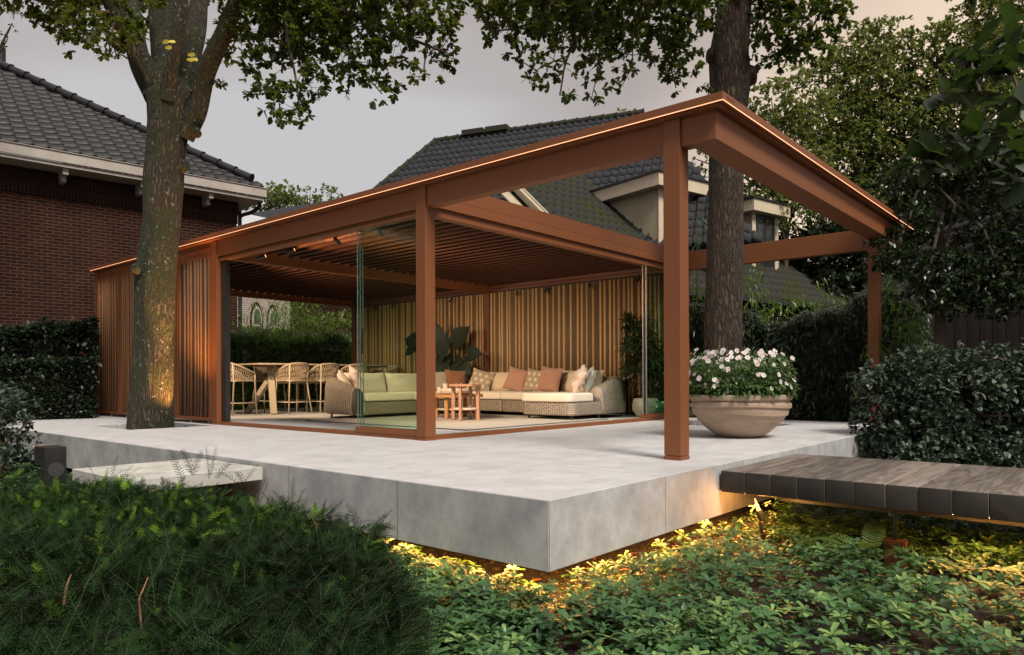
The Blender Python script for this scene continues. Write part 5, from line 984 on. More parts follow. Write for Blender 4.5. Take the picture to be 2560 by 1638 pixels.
limb1 = [[(T(405, 245, d1 - 0.1), rpx(60)), (T(372, 175, d1 - 0.2), rpx(50)), (T(322, 90, d1 - 0.3), rpx(46)), (T(272, 0, d1 - 0.5), rpx(40)), (T(225, -110, d1 - 0.8), rpx(34))],
         [(T(400, 240), rpx(84)), (T(350, 150, d1 + 0.3), rpx(62)), (T(332, 60, d1 + 0.5), rpx(54)), (T(318, -60, d1 + 0.7), rpx(46))],
         [(T(420, 200, d1 + 0.2), rpx(70)), (T(395, 110, d1 + 0.3), rpx(40)), (T(388, 0, d1 + 0.3), rpx(34)), (T(386, -120, d1 + 0.3), rpx(30))],
         [(T(425, 200, d1 + 0.5), rpx(60)), (T(418, 100, d1 + 0.6), rpx(40)), (T(425, 0, d1 + 0.7), rpx(38)), (T(430, -120, d1 + 0.7), rpx(30))],
         [(T(420, 250, d1 - 0.2), rpx(50)), (T(428, 180, d1 - 0.32), rpx(38)), (T(444, 90, d1 - 0.45), rpx(33)), (T(452, 20, d1 - 0.5), rpx(36)), (T(458, -110, d1 - 0.6), rpx(30))],
         [(T(445, 230, d1 + 0.1), rpx(70)), (T(475, 140, d1 + 0.2), rpx(58)), (T(492, 60, d1 + 0.3), rpx(54)), (T(500, -100, d1 + 0.5), rpx(44))],
         [(T(462, 345), rpx(50)), (T(492, 280, d1 - 0.05), rpx(54)), (T(515, 180, d1 - 0.15), rpx(52)), (T(560, 80, d1 - 0.3), rpx(46)), (T(592, 0, d1 - 0.4), rpx(42)), (T(640, -110, d1 - 0.6), rpx(34))]]
bl1 = [imgblob(*q) for q in ((150, 30, 75, 45, 9.8), (245, 85, 90, 40, 9.6), (90, -10, 90, 50, 9.8), (190, 112, 45, 22, 9.4), (285, 60, 60, 60, 10.5), (275, 130, 28, 26, 9.7), (345, 20, 45, 60, 11.6), (620, 60, 60, 70, 10.6), (560, 140, 38, 26, 10.8), (545, 212, 26, 18, 10.6), (690, 60, 90, 80, 10.1), (665, 170, 55, 60, 9.8), (700, 250, 70, 46, 9.6), (745, 290, 46, 30, 9.4), (790, 90, 85, 90, 9.7), (800, 205, 60, 50, 9.4), (870, 60, 85, 75, 9.4), (895, 160, 70, 60, 9.2), (955, 215, 46, 48, 9.0), (985, 100, 60, 70, 9.1), (1050, 60, 62, 50, 9.0), (1085, 90, 60, 46, 8.9), (1060, 190, 40, 28, 8.8), (1112, 128, 42, 30, 8.8), (1130, 160, 32, 22, 8.7), (1000, -20, 150, 50, 9.2), (760, -40, 200, 70, 9.8), (420, -20, 90, 40, 12.2), (480, 40, 26, 50, 12.4), (1130, 30, 40, 30, 8.9), (200, -60, 160, 40, 9.8))]
br1 = [([T(592, 0, d1 - 0.4), T(660, -30, 10.2), T(780, 10, 9.8), T(900, 40, 9.4), T(1010, 90, 9.1), T(1110, 130, 8.8)], 0.045), ([T(640, -110, d1 - 0.6), T(700, -20, 9.9), T(720, 100, 9.7), T(740, 200, 9.5), T(750, 290, 9.4)], 0.03), ([T(780, 10, 9.8), T(840, 90, 9.5), T(900, 170, 9.2), T(955, 235, 9.0)], 0.022),
       ([T(640, -60, 10.2), T(790, -40, 9.8), T(950, -30, 9.4), T(1060, 60, 9.0), T(1060, 180, 8.8)], 0.03), ([T(250, -50, d1 - 0.7), T(210, 0, 9.9), T(180, 60, 9.7), T(220, 110, 9.5)], 0.025), ([T(290, 30, d1 - 0.4), T(240, 30, 10.0), T(150, 20, 9.8), T(70, -10, 9.7)], 0.03), ([T(290, 40, d1 - 0.3), T(275, 100, 9.8), T(275, 140, 9.7)], 0.014), ([T(520, 170, d1 - 0.1), T(560, 140, 10.8), T(600, 90, 10.6)], 0.02), ([T(515, 180, d1 - 0.1), T(535, 200, 10.6), T(555, 215, 10.6)], 0.010), ([T(500, 50, d1 + 0.4), T(430, -10, 12.0), T(350, 10, 11.6)], 0.03)]
kn1 = [(T(482, 325, d1 - 0.05), 0.072, (T(497, 338, d1 - 0.1) - T(482, 325, d1 - 0.05)) * 0.9), (T(455, 415, d1 - 0.05), 0.08, CR * 0.09), (T(345, 672, d1 - 0.3), 0.07, -CF * 0.07 - CR * 0.05), (T(480, 232, d1 - 0.15), 0.06, CR * 0.03 + CU * 0.05)]
t1_, O1_ = oak('oak_tree', 'mossy oak with many limbs on the left of the terrace, lit orange at its foot', M['bark_moss'], trunk1, limb1, bl1, br1, 0.088, 170, 3, kn1)
# yellow leaves on the trunk
P = np.array([T(405, 108, 10.0), T(412, 120, 10.0), T(468, 138, 9.95), T(474, 146, 9.95), T(466, 148, 9.95), T(418, 105, 10.0)]); V, F, a = scatter(*OAK, P, frames(rdir(6) * 0.5 + CR, rdir(6) * 0.3 - CF), np.full(6, 0.11), np.full(6, 1.0))
fast_mesh('yellow_leaves', V - O1_, F, leafmat('yellow_leaf', [(0, (0.45, 0.36, 0.03)), (1, (0.5, 0.42, 0.04))], 0.5, 0.2, (0.5, 0.4, 0.05)), t1_, a)
up_ = spot('tree_uplight', (1.72, 7.97, 0.03), (1.60, 8.42, 1.5), 300, (1.0, 0.48, 0.12), 85, 1.0, 0.03)
ul = empty('ground_uplight', (1.72, 7.97, -0.12), 'small black uplight in the planting pit shining on the left oak trunk', 'garden light'); MB().tube([(0, 0, 0), (0, 0, 0.13)], [0.035, 0.035], 18).build('housing', M['black'], ul)
spot('tree_uplight_wide', (1.66, 7.97, 0.03), (1.56, 8.42, 4.6), 800, (1.0, 0.52, 0.16), 30, 0.6, 0.03)
d2 = 10.52
trunk2 = [(T(1809, 1100, d2), rpx(104, d2)), (T(1809, 1060, d2), rpx(102, d2)), (T(1808, 900, d2), rpx(98, d2)), (T(1810, 770, d2), rpx(96, d2)), (T(1813, 650, d2), rpx(95, d2)), (T(1815, 500, d2), rpx(90, d2)), (T(1815, 390, d2), rpx(90, d2)), (T(1822, 260, d2), rpx(98, d2)), (T(1826, 200, d2), rpx(108, d2)), (T(1822, 140, d2), rpx(102, d2)), (T(1830, 60, d2), rpx(92, d2)), (T(1838, -60, d2), rpx(84, d2)), (T(1845, -260, d2), rpx(76, d2))]
limb2 = [[(T(1838, -60, d2), rpx(70, d2)), (T(1790, -140, d2 - 0.4), rpx(50, d2)), (T(1640, -200, d2 - 1.0), rpx(38, d2)), (T(1450, -170, d2 - 1.6), rpx(24, d2))], [(T(1840, -100, d2), rpx(60, d2)), (T(1920, -150, d2 - 0.3), rpx(44, d2)), (T(2040, -160, d2 - 0.6), rpx(28, d2))]]
bl2 = [imgblob(*q) for q in ((1215, 30, 55, 45, 8.6), (1215, 85, 30, 30, 8.6), (1290, 25, 70, 55, 8.7), (1330, 95, 62, 50, 8.7), (1290, 140, 26, 16, 8.6), (1360, 160, 46, 30, 8.7), (1330, 205, 28, 14, 8.6), (1400, 225, 34, 18, 8.7), (1420, 240, 22, 12, 8.7), (1420, 60, 75, 60, 8.9), (1400, 180, 30, 30, 8.8), (1500, 40, 80, 60, 9.1), (1480, 130, 50, 44, 9.0), (1450, 178, 24, 16, 9.0), (1500, 200, 34, 30, 9.1), (1478, 245, 20, 26, 9.1), (1560, 100, 60, 56, 9.4), (1580, 165, 34, 28, 9.5), (1540, 215, 18, 14, 9.3), (1640, 50, 75, 50, 9.7), (1660, 125, 54, 56, 9.8), (1700, 150, 55, 50, 10.0), (1640, 175, 30, 22, 9.8), (1685, 210, 26, 30, 9.9), (1740, 60, 46, 80, 10.3), (1745, 170, 26, 20, 10.2), (1760, 215, 18, 10, 10.3), (1910, 50, 60, 60, 10.6), (1880, 140, 32, 40, 10.8), (1960, 110, 70, 55, 10.2), (2030, 60, 66, 66, 9.9), (1930, 165, 30, 26, 10.5), (2040, 140, 40, 26, 9.8), (1975, 128, 30, 14, 10.2), (2095, 40, 30, 40, 9.7), (2115, 15, 20, 14, 9.7), (1500, -60, 300, 60, 9.0), (1950, -40, 160, 50, 10.2))]
br2 = [([T(1640, -200, d2 - 1.0), T(1560, -60, 9.4), T(1480, 40, 9.1), T(1420, 140, 8.9), T(1400, 235, 8.7)], 0.03), ([T(1560, -60, 9.4), T(1420, -20, 8.9), T(1320, 60, 8.7), T(1225, 80, 8.6)], 0.026), ([T(1480, 40, 9.1), T(1500, 140, 9.1), T(1478, 250, 9.1)], 0.014), ([T(1790, -140, d2 - 0.4), T(1720, 0, 10.0), T(1670, 110, 9.8), T(1690, 220, 9.9)], 0.024), ([T(1640, -100, 9.8), T(1590, 40, 9.5), T(1580, 170, 9.5)], 0.018), ([T(2040, -160, d2 - 0.6), T(2060, 0, 9.8), T(2000, 110, 10.0), T(1960, 140, 10.2)], 0.024), ([T(1920, -150, d2 - 0.3), T(1900, 20, 10.6), T(1880, 150, 10.8)], 0.02), ([T(1420, 140, 8.9), T(1350, 170, 8.7), T(1325, 210, 8.6)], 0.01), ([T(2060, 0, 9.8), T(2110, 20, 9.7)], 0.01)]
kn2 = [(T(1868, 190, d2 - 0.05), 0.13, (T(1892, 188, d2 - 0.1) - T(1868, 190, d2 - 0.05))), (T(1778, 140, d2 - 0.05), 0.10, -CR * 0.06), (T(1858, 160, d2 - 0.1), 0.12, CR * 0.06 - CU * 0.02)]
oak('oak_tree', 'tall straight brown oak trunk rising behind the planter and through the open pergola frame', M['bark_brown'], trunk2, limb2, bl2, br2, 0.082, 210, 9, kn2)
# ---------------------------------------------------------------- generic tree for the background
def leafy_tree(name, lab, blobs, trunk, L, dens, mat, group=None, tmpl=None, nleaf=6, limbs=6, clump=0.2, seed=0, barkm=None, spread=1.0, cat='tree'):
    base = np.array(trunk[0]); t = empty(name, (base[0], base[1], -0.6), lab, cat, group); O_ = np.array(t.location); mb = MB(); mb.tube(np.array(trunk) - O_, np.linspace(trunk_r(trunk), trunk_r(trunk) * 0.35, len(trunk)), 12)
    top = np.array(trunk[-1]); mid = np.array(trunk[len(trunk) // 2]); rg = random.Random(seed)
    for c, r in blobs[:14]:
        s = mid + (top - mid) * rg.random(); q = np.array(c); m_ = (s + q) / 2 + np.array([rg.uniform(-.3, .3), rg.uniform(-.3, .3), 0.2]); w0 = trunk_r(trunk) * 0.35; mb.tube(np.array([s, m_, q, q + (q - m_) * 0.1]) - O_, [w0, w0 * 0.7, w0 * 0.4, w0 * 0.15], 7, False)
    mb.build('trunk', barkm or M['bark_far'], t, smooth=True)
    tips = in_ellipsoids(blobs, dens, clump, seed); cc = np.mean([b[0] for b in blobs], 0); dv = tips - cc; dv /= (np.linalg.norm(dv, axis=1)[:, None] + 1e-6); dv = dv + np.array([0, 0, 0.3]); dv /= np.linalg.norm(dv, axis=1)[:, None]
    V, F, a = cluster_leaves(tips, dv, nleaf, L, tmpl or (np.array(LEAF4[0]) * np.array([1, 0.6, 1]), np.array(LEAF4[1])), spread); fast_mesh('crown', V - O_, F, LM[mat], t, a); return t
def trunk_r(tr): return 0.012 * max(6, (tr[-1][2] - tr[0][2])) + 0.02
def blobs_at(lst, thick=0.8): return [imgblob(px, py, rx_, ry_, dd, thick) for px, py, rx_, ry_, dd in lst]
def vert(px, dd, z1, z0=-0.6, lean=0): b = D(px, 950, dd); return [(b[0], b[1], z0), (b[0] + lean * 0.4, b[1], z0 + (z1 - z0) * 0.45), (b[0] + lean, b[1] - lean * 0.5, z1)]
GB = 'tall trees beyond the garden on the right'
leafy_tree('oak_tree', 'tree directly right of the tall brown trunk, its crown against the sky', blobs_at([(1930, 260, 60, 60, 23), (1975, 200, 40, 46, 23), (1955, 330, 70, 60, 23), (2020, 280, 60, 60, 23), (1905, 330, 40, 44, 23), (1900, 430, 60, 60, 23), (1990, 420, 80, 60, 23), (1890, 520, 60, 50, 23), (1960, 530, 80, 60, 23), (2060, 480, 60, 70, 23), (1750, 470, 34, 56, 24), (1745, 400, 30, 30, 24)]), vert(1965, 23, 8.5), 0.15, 44, 'far', GB, seed=21, clump=0.25)
leafy_tree('oak_tree', 'broad tree right of the pergola corner with a rounded top against the sky', blobs_at([(2110, 150, 60, 44, 26), (2060, 180, 50, 50, 26), (2150, 110, 56, 56, 26), (2210, 90, 56, 44, 26), (2240, 150, 70, 60, 26), (2160, 210, 90, 70, 26), (2080, 290, 90, 70, 26), (2190, 320, 110, 80, 26), (2260, 250, 70, 70, 26), (2120, 400, 110, 80, 26), (2240, 430, 90, 80, 26), (2180, 510, 110, 70, 26)]), vert(2170, 26, 11.5), 0.16, 34, 'far', GB, seed=22, clump=0.28)
leafy_tree('oak_tree', 'tallest tree at the right edge reaching the top of the picture', blobs_at([(2180, 560, 90, 60, 24.5), (2330, 90, 50, 44, 25), (2400, 100, 70, 60, 25), (2480, 30, 80, 60, 25), (2540, -20, 90, 60, 25), (2440, -20, 50, 40, 25), (2360, 190, 90, 70, 25), (2470, 160, 100, 80, 25), (2560, 110, 80, 90, 25), (2340, 310, 90, 80, 25), (2450, 300, 110, 90, 25), (2560, 280, 80, 100, 25), (2400, 430, 110, 80, 25), (2520, 430, 110, 80, 25), (2460, 520, 120, 60, 25)]), vert(2420, 25, 12.5), 0.16, 34, 'far', GB, seed=23, clump=0.28)
leafy_tree('oak_tree', 'dark tree low behind the cottage roof and the back beam', blobs_at([(2000, 640, 90, 60, 24), (2100, 600, 90, 60, 24), (2060, 720, 110, 50, 24), (2180, 690, 90, 60, 24), (2230, 600, 90, 60, 24), (2140, 790, 90, 40, 24), (2310, 640, 90, 70, 24), (2320, 540, 90, 60, 24)]), vert(2120, 24, 3.2), 0.22, 40, 'hedge', GB, seed=24, clump=0.3)
leafy_tree('oak_tree', 'dark tree behind the low house on the right', blobs_at([(2420, 640, 110, 70, 22), (2540, 620, 110, 80, 22), (2480, 740, 130, 60, 22), (2380, 740, 100, 50, 22), (2450, 520, 130, 50, 22)]), vert(2470, 22, 3.4), 0.22, 36, 'hedge', GB, seed=25, clump=0.3)
GF = 'small distant trees behind the church roof'
for i, (px, lab, bl) in enumerate(((700, 'small distant rounded tree just right of the brick house', [(700, 480, 40, 30, 60), (690, 505, 60, 24, 60), (650, 515, 40, 18, 60)]), (775, 'middle one of the small distant trees above the church roof', [(775, 490, 30, 22, 62), (760, 512, 44, 16, 62)]), (830, 'right one of the small distant trees above the church roof', [(828, 476, 18, 24, 64), (832, 505, 30, 20, 64)]))):
    leafy_tree('tree', lab, blobs_at(bl), vert(px, bl[0][4], float(D(px, bl[0][1], bl[0][4])[2]) - 0.5), 0.34, 6, 'far', GF, seed=30 + i, nleaf=5)
for px, py, lab, s in ((1551, 290, 'tip of a tree peeping over the tall roof, left', 18), (1590, 283, 'little tree tip over the tall roof beside the coping', 9)):
    leafy_tree('tree', lab, blobs_at([(px, py + 4, s, s, 44), (px, py + 40, s * 2, 24, 44)]), vert(px, 44, float(D(px, py, 44)[2]) - 0.5), 0.26, 12, 'far', GF, seed=40 + s)
# birch twigs at the top left
leafy_tree('birch_tree', 'hanging birch twigs in the upper left corner', blobs_at([(5, 30, 26, 40, 12), (22, 75, 30, 34, 12), (-30, 40, 40, 70, 12), (8, 115, 14, 26, 12), (30, 30, 20, 20, 12), (-60, -60, 90, 60, 12)]), vert(-160, 12, 7.4, lean=0.4), 0.05, 90, 'hedge', seed=50, nleaf=4, clump=0.1, barkm=M['twig'])
# ---------------------------------------------------------------- hedges as boxes full of leaves
def hedge(name, lab, quad, z0, ztop, L, n, mat, tmpl, cat='hedge', wob=0.12, stems=30, droop=0.0, topspray=0.0, seed=0, inner=True, depthpow=2.0, zclumps=1.0):
    """quad = 4 plan corners (near-left, near-right, far-right, far-left); leaves crowd the near face and the top"""
    q = [np.array(p[:2]) for p in quad]; c = np.mean(q, 0); t = empty(name, (c[0], c[1], z0), lab, cat); O_ = np.array(t.location)
    u = RNG.random(n); v = RNG.random(n) ** depthpow; w_ = RNG.random(n) ** 0.85
    tf = RNG.random(n) < 0.28; w_ = np.where(tf, 1 - 0.10 * RNG.random(n), w_); v = np.where(tf, RNG.random(n), v)
    base = (q[0] * (1 - u)[:, None] + q[1] * u[:, None]) * (1 - v)[:, None] + (q[3] * (1 - u)[:, None] + q[2] * u[:, None]) * v[:, None]
    Llen = np.linalg.norm(q[1] - q[0]); zt_ = np.array([ztop(a) if callable(ztop) else ztop for a in u]); zt_ = zt_ + wob * (np.sin(u * Llen * 2.3 + seed) * 0.5 + np.sin(u * Llen * 6.1 + seed * 2) * 0.35 + np.sin(u * Llen * 15) * 0.2) + topspray * RNG.random(n) ** 6
    z = z0 + (zt_ - z0) * w_; out = (q[0] - q[3]); out = out / np.linalg.norm(out); bul = wob * (np.sin(u * Llen * 3.1 + z * 2.6 + seed) + 0.6 * np.sin(u * Llen * 7.3 - z * 5)); P = np.stack([base[:, 0] + out[0] * bul * 0.7, base[:, 1] + out[1] * bul * 0.7, z], 1)
    Dr = np.array([out[0], out[1], 0.35 - droop]) * 0.8 + rdir(n) * 0.85; rot = frames(Dr, rdir(n) * 0.6 + np.array([out[0] * 0.5, out[1] * 0.5, 1.0]))
    rnd = np.clip(0.35 + 0.3 * clumpnoise(P, 2.5, seed) + RNG.normal(size=n) * 0.2 + 0.25 * (w_ > 0.93), 0, 1)
    V, F, a = scatter(tmpl[0], tmpl[1], P, rot, L * RNG.uniform(0.7, 1.3, n), rnd); fast_mesh('leaves', V - O_, F, LM[mat], t, a)
    if inner:
        e_ = 0.72; qi = [c + (p - c) * e_ for p in q]; cb_ = MB(); zz = float(np.min(zt_)) if len(zt_) else 1; zc = z0 + (np.median(zt_) - z0) * 0.86
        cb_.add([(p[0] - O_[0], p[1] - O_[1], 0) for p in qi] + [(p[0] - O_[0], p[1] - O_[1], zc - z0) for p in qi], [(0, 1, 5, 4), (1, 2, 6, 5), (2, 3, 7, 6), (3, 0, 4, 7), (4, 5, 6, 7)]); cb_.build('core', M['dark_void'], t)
    if stems:
        sm = MB()
        for i in range(stems):
            a_ = RNG.random(); p = q[0] * (1 - a_) + q[1] * a_ - out * RNG.uniform(0.05, 0.3); sm.tube([(p[0] - O_[0], p[1] - O_[1], 0), (p[0] - O_[0] + RNG.normal() * 0.05, p[1] - O_[1] + RNG.normal() * 0.05, (ztop(a_) if callable(ztop) else ztop) - z0)], [0.008, 0.003], 5, False)
        sm.build('stems', M['twig'], t, fix=False)
    return t
BAM = leafq(0.16, 0.1, 0.35, 0.45); OVAL = leafq(0.55, 0.25, 0.15, 0.55); SMALL = (np.array(LEAF4[0]) * np.array([1, 0.65, 1]), np.array(LEAF4[1]))
# bamboo behind the dining table
hq = [D(560, 950, 16.6), D(980, 950, 20.4), D(985, 950, 21.6), D(560, 950, 17.7)]
hedge('bamboo_hedge', 'bright green bamboo hedge behind the dining table, in front of the church fence', hq, -0.6, lambda a: 1.72 + 0.12 * a, 0.125, 30000, 'bamboo', BAM, wob=0.14, seed=1, stems=0)
bs = []
for px, py, rx_, ry_ in ((650, 790, 26, 60), (745, 780, 50, 60), (735, 730, 26, 26), (700, 800, 30, 40), (812, 800, 34, 26), (868, 790, 28, 22), (850, 820, 40, 30), (600, 800, 14, 30), (640, 840, 60, 30), (760, 830, 60, 30)): bs.append(imgblob(px, py, rx_, ry_, 17.2 + (px - 600) * 0.008, 1.0))
tb = empty('bamboo_plant', tuple(D(740, 950, 15.9) * np.array([1, 1, 0]) + np.array([0, 0, -0.6])), 'taller bamboo sprays standing above the hedge in front of the church windows', 'bamboo'); P = in_ellipsoids(bs, 620, 0.1, 5); nP = len(P)
V, F, a = scatter(BAM[0], BAM[1], P, frames(rdir(nP) + np.array([0, 0, -0.3]), rdir(nP) * 0.5 + np.array([0, 0, 1])), 0.12 * RNG.uniform(0.7, 1.3, nP), np.clip(RNG.normal(0.8, 0.2, nP), 0, 1)); fast_mesh('leaves', V - np.array(tb.location), F, LM['bamboo'], tb, a)
cm = MB()
for c_b, r_b in bs: cm.tube([(c_b[0] - tb.location.x, c_b[1] - tb.location.y, 0.0), (c_b[0] - tb.location.x + 0.05, c_b[1] - tb.location.y, c_b[2] + 0.5)], [0.01, 0.004], 6, False)
cm.build('culms', M['yew_stem'], tb)
# dark hedges on the left, in front of the brick house
hq = [D(-140, 950, 13.0), D(240, 950, 13.2), D(240, 950, 14.0), D(-140, 950, 13.8)]
hedge('dark_hedge', 'tall dark hedge in front of the brick house wall at the far left', hq, -0.6, 1.72, 0.10, 15000, 'hedge', OVAL, wob=0.10, seed=2, stems=0)
hq = [D(-140, 950, 11.6), D(236, 950, 12.9), D(236, 950, 13.1), D(-140, 950, 12.8)]
hedge('clipped_hedge', 'lower clipped dark hedge beside the slatted panels at the far left', hq, -0.6, 1.05, 0.075, 15000, 'hedge', OVAL, wob=0.05, seed=3, stems=0)
# bamboo and laurel hedge on the right, behind the planter
hq = [D(1560, 950, 13.1), D(2310, 950, 10.9), D(2330, 950, 12.3), D(1560, 950, 14.4)]
hedge('bamboo_hedge', 'dark bamboo hedge behind the stone bowl planter', hq, -0.6, lambda a: 1.85 + 0.15 * math.sin(a * 9), 0.13, 42000, 'bamboo_dark', BAM, wob=0.16, droop=0.7, seed=4, stems=0)
def sprays(name, lab, blobs, per, L, mat, tmpl, culms=True, mean=0.6, cat='bamboo', droop=0.3):
    c = blobs[0][0]; t = empty(name, (c[0], c[1], -0.6), lab, cat); O_ = np.array(t.location); P = in_ellipsoids(blobs, per, 0.15, 7); n = len(P)
    V, F, a = scatter(tmpl[0], tmpl[1], P, frames(rdir(n) + np.array([0, 0, -droop]), rdir(n) * 0.5 + np.array([0, 0, 1])), L * RNG.uniform(0.7, 1.3, n), np.clip(RNG.normal(mean, 0.2, n), 0, 1)); fast_mesh('leaves', V - O_, F, LM[mat], t, a); m_ = MB()
    for cc, rr in blobs: m_.tube([(cc[0] - O_[0] + RNG.normal() * 0.1, cc[1] - O_[1], 0), (cc[0] - O_[0], cc[1] - O_[1], cc[2] + 0.6 + rr[2] * 0.6)], [0.012, 0.004], 6, False)
    m_.build('culms', M['twig'], t, fix=False); return t
sprays('bamboo_plant', 'bamboo sprays beside the tall brown trunk, over the cottage roof', blobs_at([(1740, 560, 18, 34, 12.6), (1745, 610, 20, 30, 12.6), (1740, 700, 24, 40, 12.6), (1760, 760, 34, 50, 12.6), (1880, 700, 30, 40, 12.8), (1890, 760, 50, 40, 12.8), (1980, 770, 60, 30, 12.6), (2060, 720, 18, 40, 12.4), (2080, 770, 50, 36, 12.2), (1870, 830, 60, 60, 12.8), (1640, 800, 30, 60, 12.8)]), 520, 0.12, 'bamboo', BAM)
sprays('bamboo_plant', 'bright bamboo clump just right of the far pergola post', blobs_at([(2235, 740, 44, 60, 10.6), (2270, 800, 54, 56, 10.5), (2230, 880, 56, 60, 10.5), (2290, 860, 40, 50, 10.4), (2240, 660, 26, 40, 10.7), (2200, 960, 60, 50, 10.5)]), 900, 0.13, 'bamboo', BAM, mean=0.7)
# glossy holly tree
hb_ = blobs_at([(2480, 620, 80, 60, 9.6), (2420, 530, 50, 40, 9.7), (2560, 590, 50, 60, 9.5), (2310, 740, 70, 50, 9.6), (2400, 760, 70, 40, 9.6), (2520, 750, 80, 50, 9.5), (2200, 560, 40, 60, 9.6), (2240, 470, 60, 60, 9.8), (2310, 430, 70, 60, 9.8), (2400, 420, 70, 60, 9.8), (2480, 440, 70, 60, 9.6), (2550, 480, 60, 80, 9.5), (2270, 560, 60, 70, 9.6), (2230, 640, 60, 50, 9.5), (2300, 660, 60, 60, 9.5), (2380, 690, 80, 60, 9.6), (2470, 700, 80, 50, 9.6), (2550, 690, 70, 70, 9.5), (2340, 560, 40, 60, 10.0), (2420, 590, 30, 50, 9.8), (2500, 570, 40, 50, 9.6), (2560, 370, 70, 70, 9.6), (2430, 350, 60, 50, 9.8), (2345, 360, 50, 50, 9.8)])
leafy_tree('holly_tree', 'glossy dark holly tree with a slim pale trunk at the right', hb_, [tuple(D(2352, 950, 9.9) * np.array([1, 1, 0]) + np.array([0, 0, -0.6])), tuple(D(2350, 870, 9.9)), tuple(D(2348, 720, 9.9)), tuple(D(2352, 560, 9.9)), tuple(D(2365, 430, 9.9))], 0.078, 260, 'holly', None, OVAL, 9, seed=60, clump=0.25, barkm=M['bark_far'])
# silvery shrub at the right edge of the terrace
sb = blobs_at([(2200, 1000, 55, 60, 8.6), (2180, 950, 40, 34, 8.7), (2260, 960, 90, 80, 8.4), (2280, 1060, 110, 90, 8.3), (2350, 920, 100, 60, 8.4), (2400, 1000, 130, 110, 8.2), (2460, 920, 120, 60, 8.3), (2540, 900, 80, 60, 8.2), (2560, 1010, 110, 120, 8.1), (2350, 1110, 150, 60, 8.1), (2520, 1120, 150, 60, 8.0), (2240, 1110, 60, 40, 8.3), (2640, 980, 100, 130, 8.0)], 0.9)
leafy_tree('silvery_shrub', 'large silvery green shrub spilling over the right corner of the terrace', sb, vert(2400, 8.3, 0.6), 0.072, 480, 'silver', None, OVAL, 6, seed=61, clump=0.12, barkm=M['twig'], cat='shrub')
# dark shrub at the left edge
sb = blobs_at([(20, 1010, 50, 50, 8.6), (40, 1060, 46, 50, 8.5), (-20, 1050, 60, 70, 8.6), (0, 1120, 70, 50, 8.5), (-40, 980, 60, 40, 8.6)], 0.9)
leafy_tree('dark_shrub', 'dark shrub overlapping the left corner of the terrace', sb, vert(0, 8.6, 0.2), 0.065, 520, 'silver', None, OVAL, 6, seed=62, clump=0.1, barkm=M['twig'], cat='shrub')
# broad leaved branch hanging into the upper right foreground
bigl = leafq(0.52, 0.15, 0.12, 0.55)
mt = empty('magnolia_tree', tuple(D(2900, 950, 3.4) * np.array([1, 1, 0]) + np.array([0, 0, -0.6])), 'branch with large dark leaves hanging in the upper right foreground', 'tree'); mO = np.array(mt.location); mm_ = MB()
brs = [[(2900, 1200), (2850, 500), (2700, 330), (2560, 260), (2450, 230), (2340, 240)], [(2700, 330), (2600, 330), (2500, 340), (2420, 360), (2330, 400), (2280, 420)], [(2560, 260), (2530, 180), (2520, 120), (2540, 60)], [(2600, 330), (2560, 420), (2530, 470)], [(2450, 230), (2430, 170), (2440, 120)]]
tp = []
for i, b in enumerate(brs):
    P = catmull([D(x, y, 3.4 + 0.05 * j) for j, (x, y) in enumerate(b)], 6); mm_.tube(P - mO, np.linspace(0.022 if i == 0 else 0.008, 0.003, len(P)), 7, False); tp.append(P[len(P) // 4 if i else len(P) // 2:])
mm_.build('branches', M['twig'], mt, smooth=True); P = np.concatenate(tp); P = np.repeat(P, 2, 0) + RNG.normal(size=(2 * len(P), 3)) * 0.02; n = len(P)
V, F, a = scatter(bigl[0], bigl[1], P, frames(rdir(n) * 0.7 - CR * 0.35 + np.array([0, 0, -0.12]), rdir(n) * 0.45 + np.array([0, 0, 1.0])), 0.14 * RNG.uniform(0.7, 1.15, n)); fast_mesh('leaves', V - mO, F, LM['big'], mt, a)
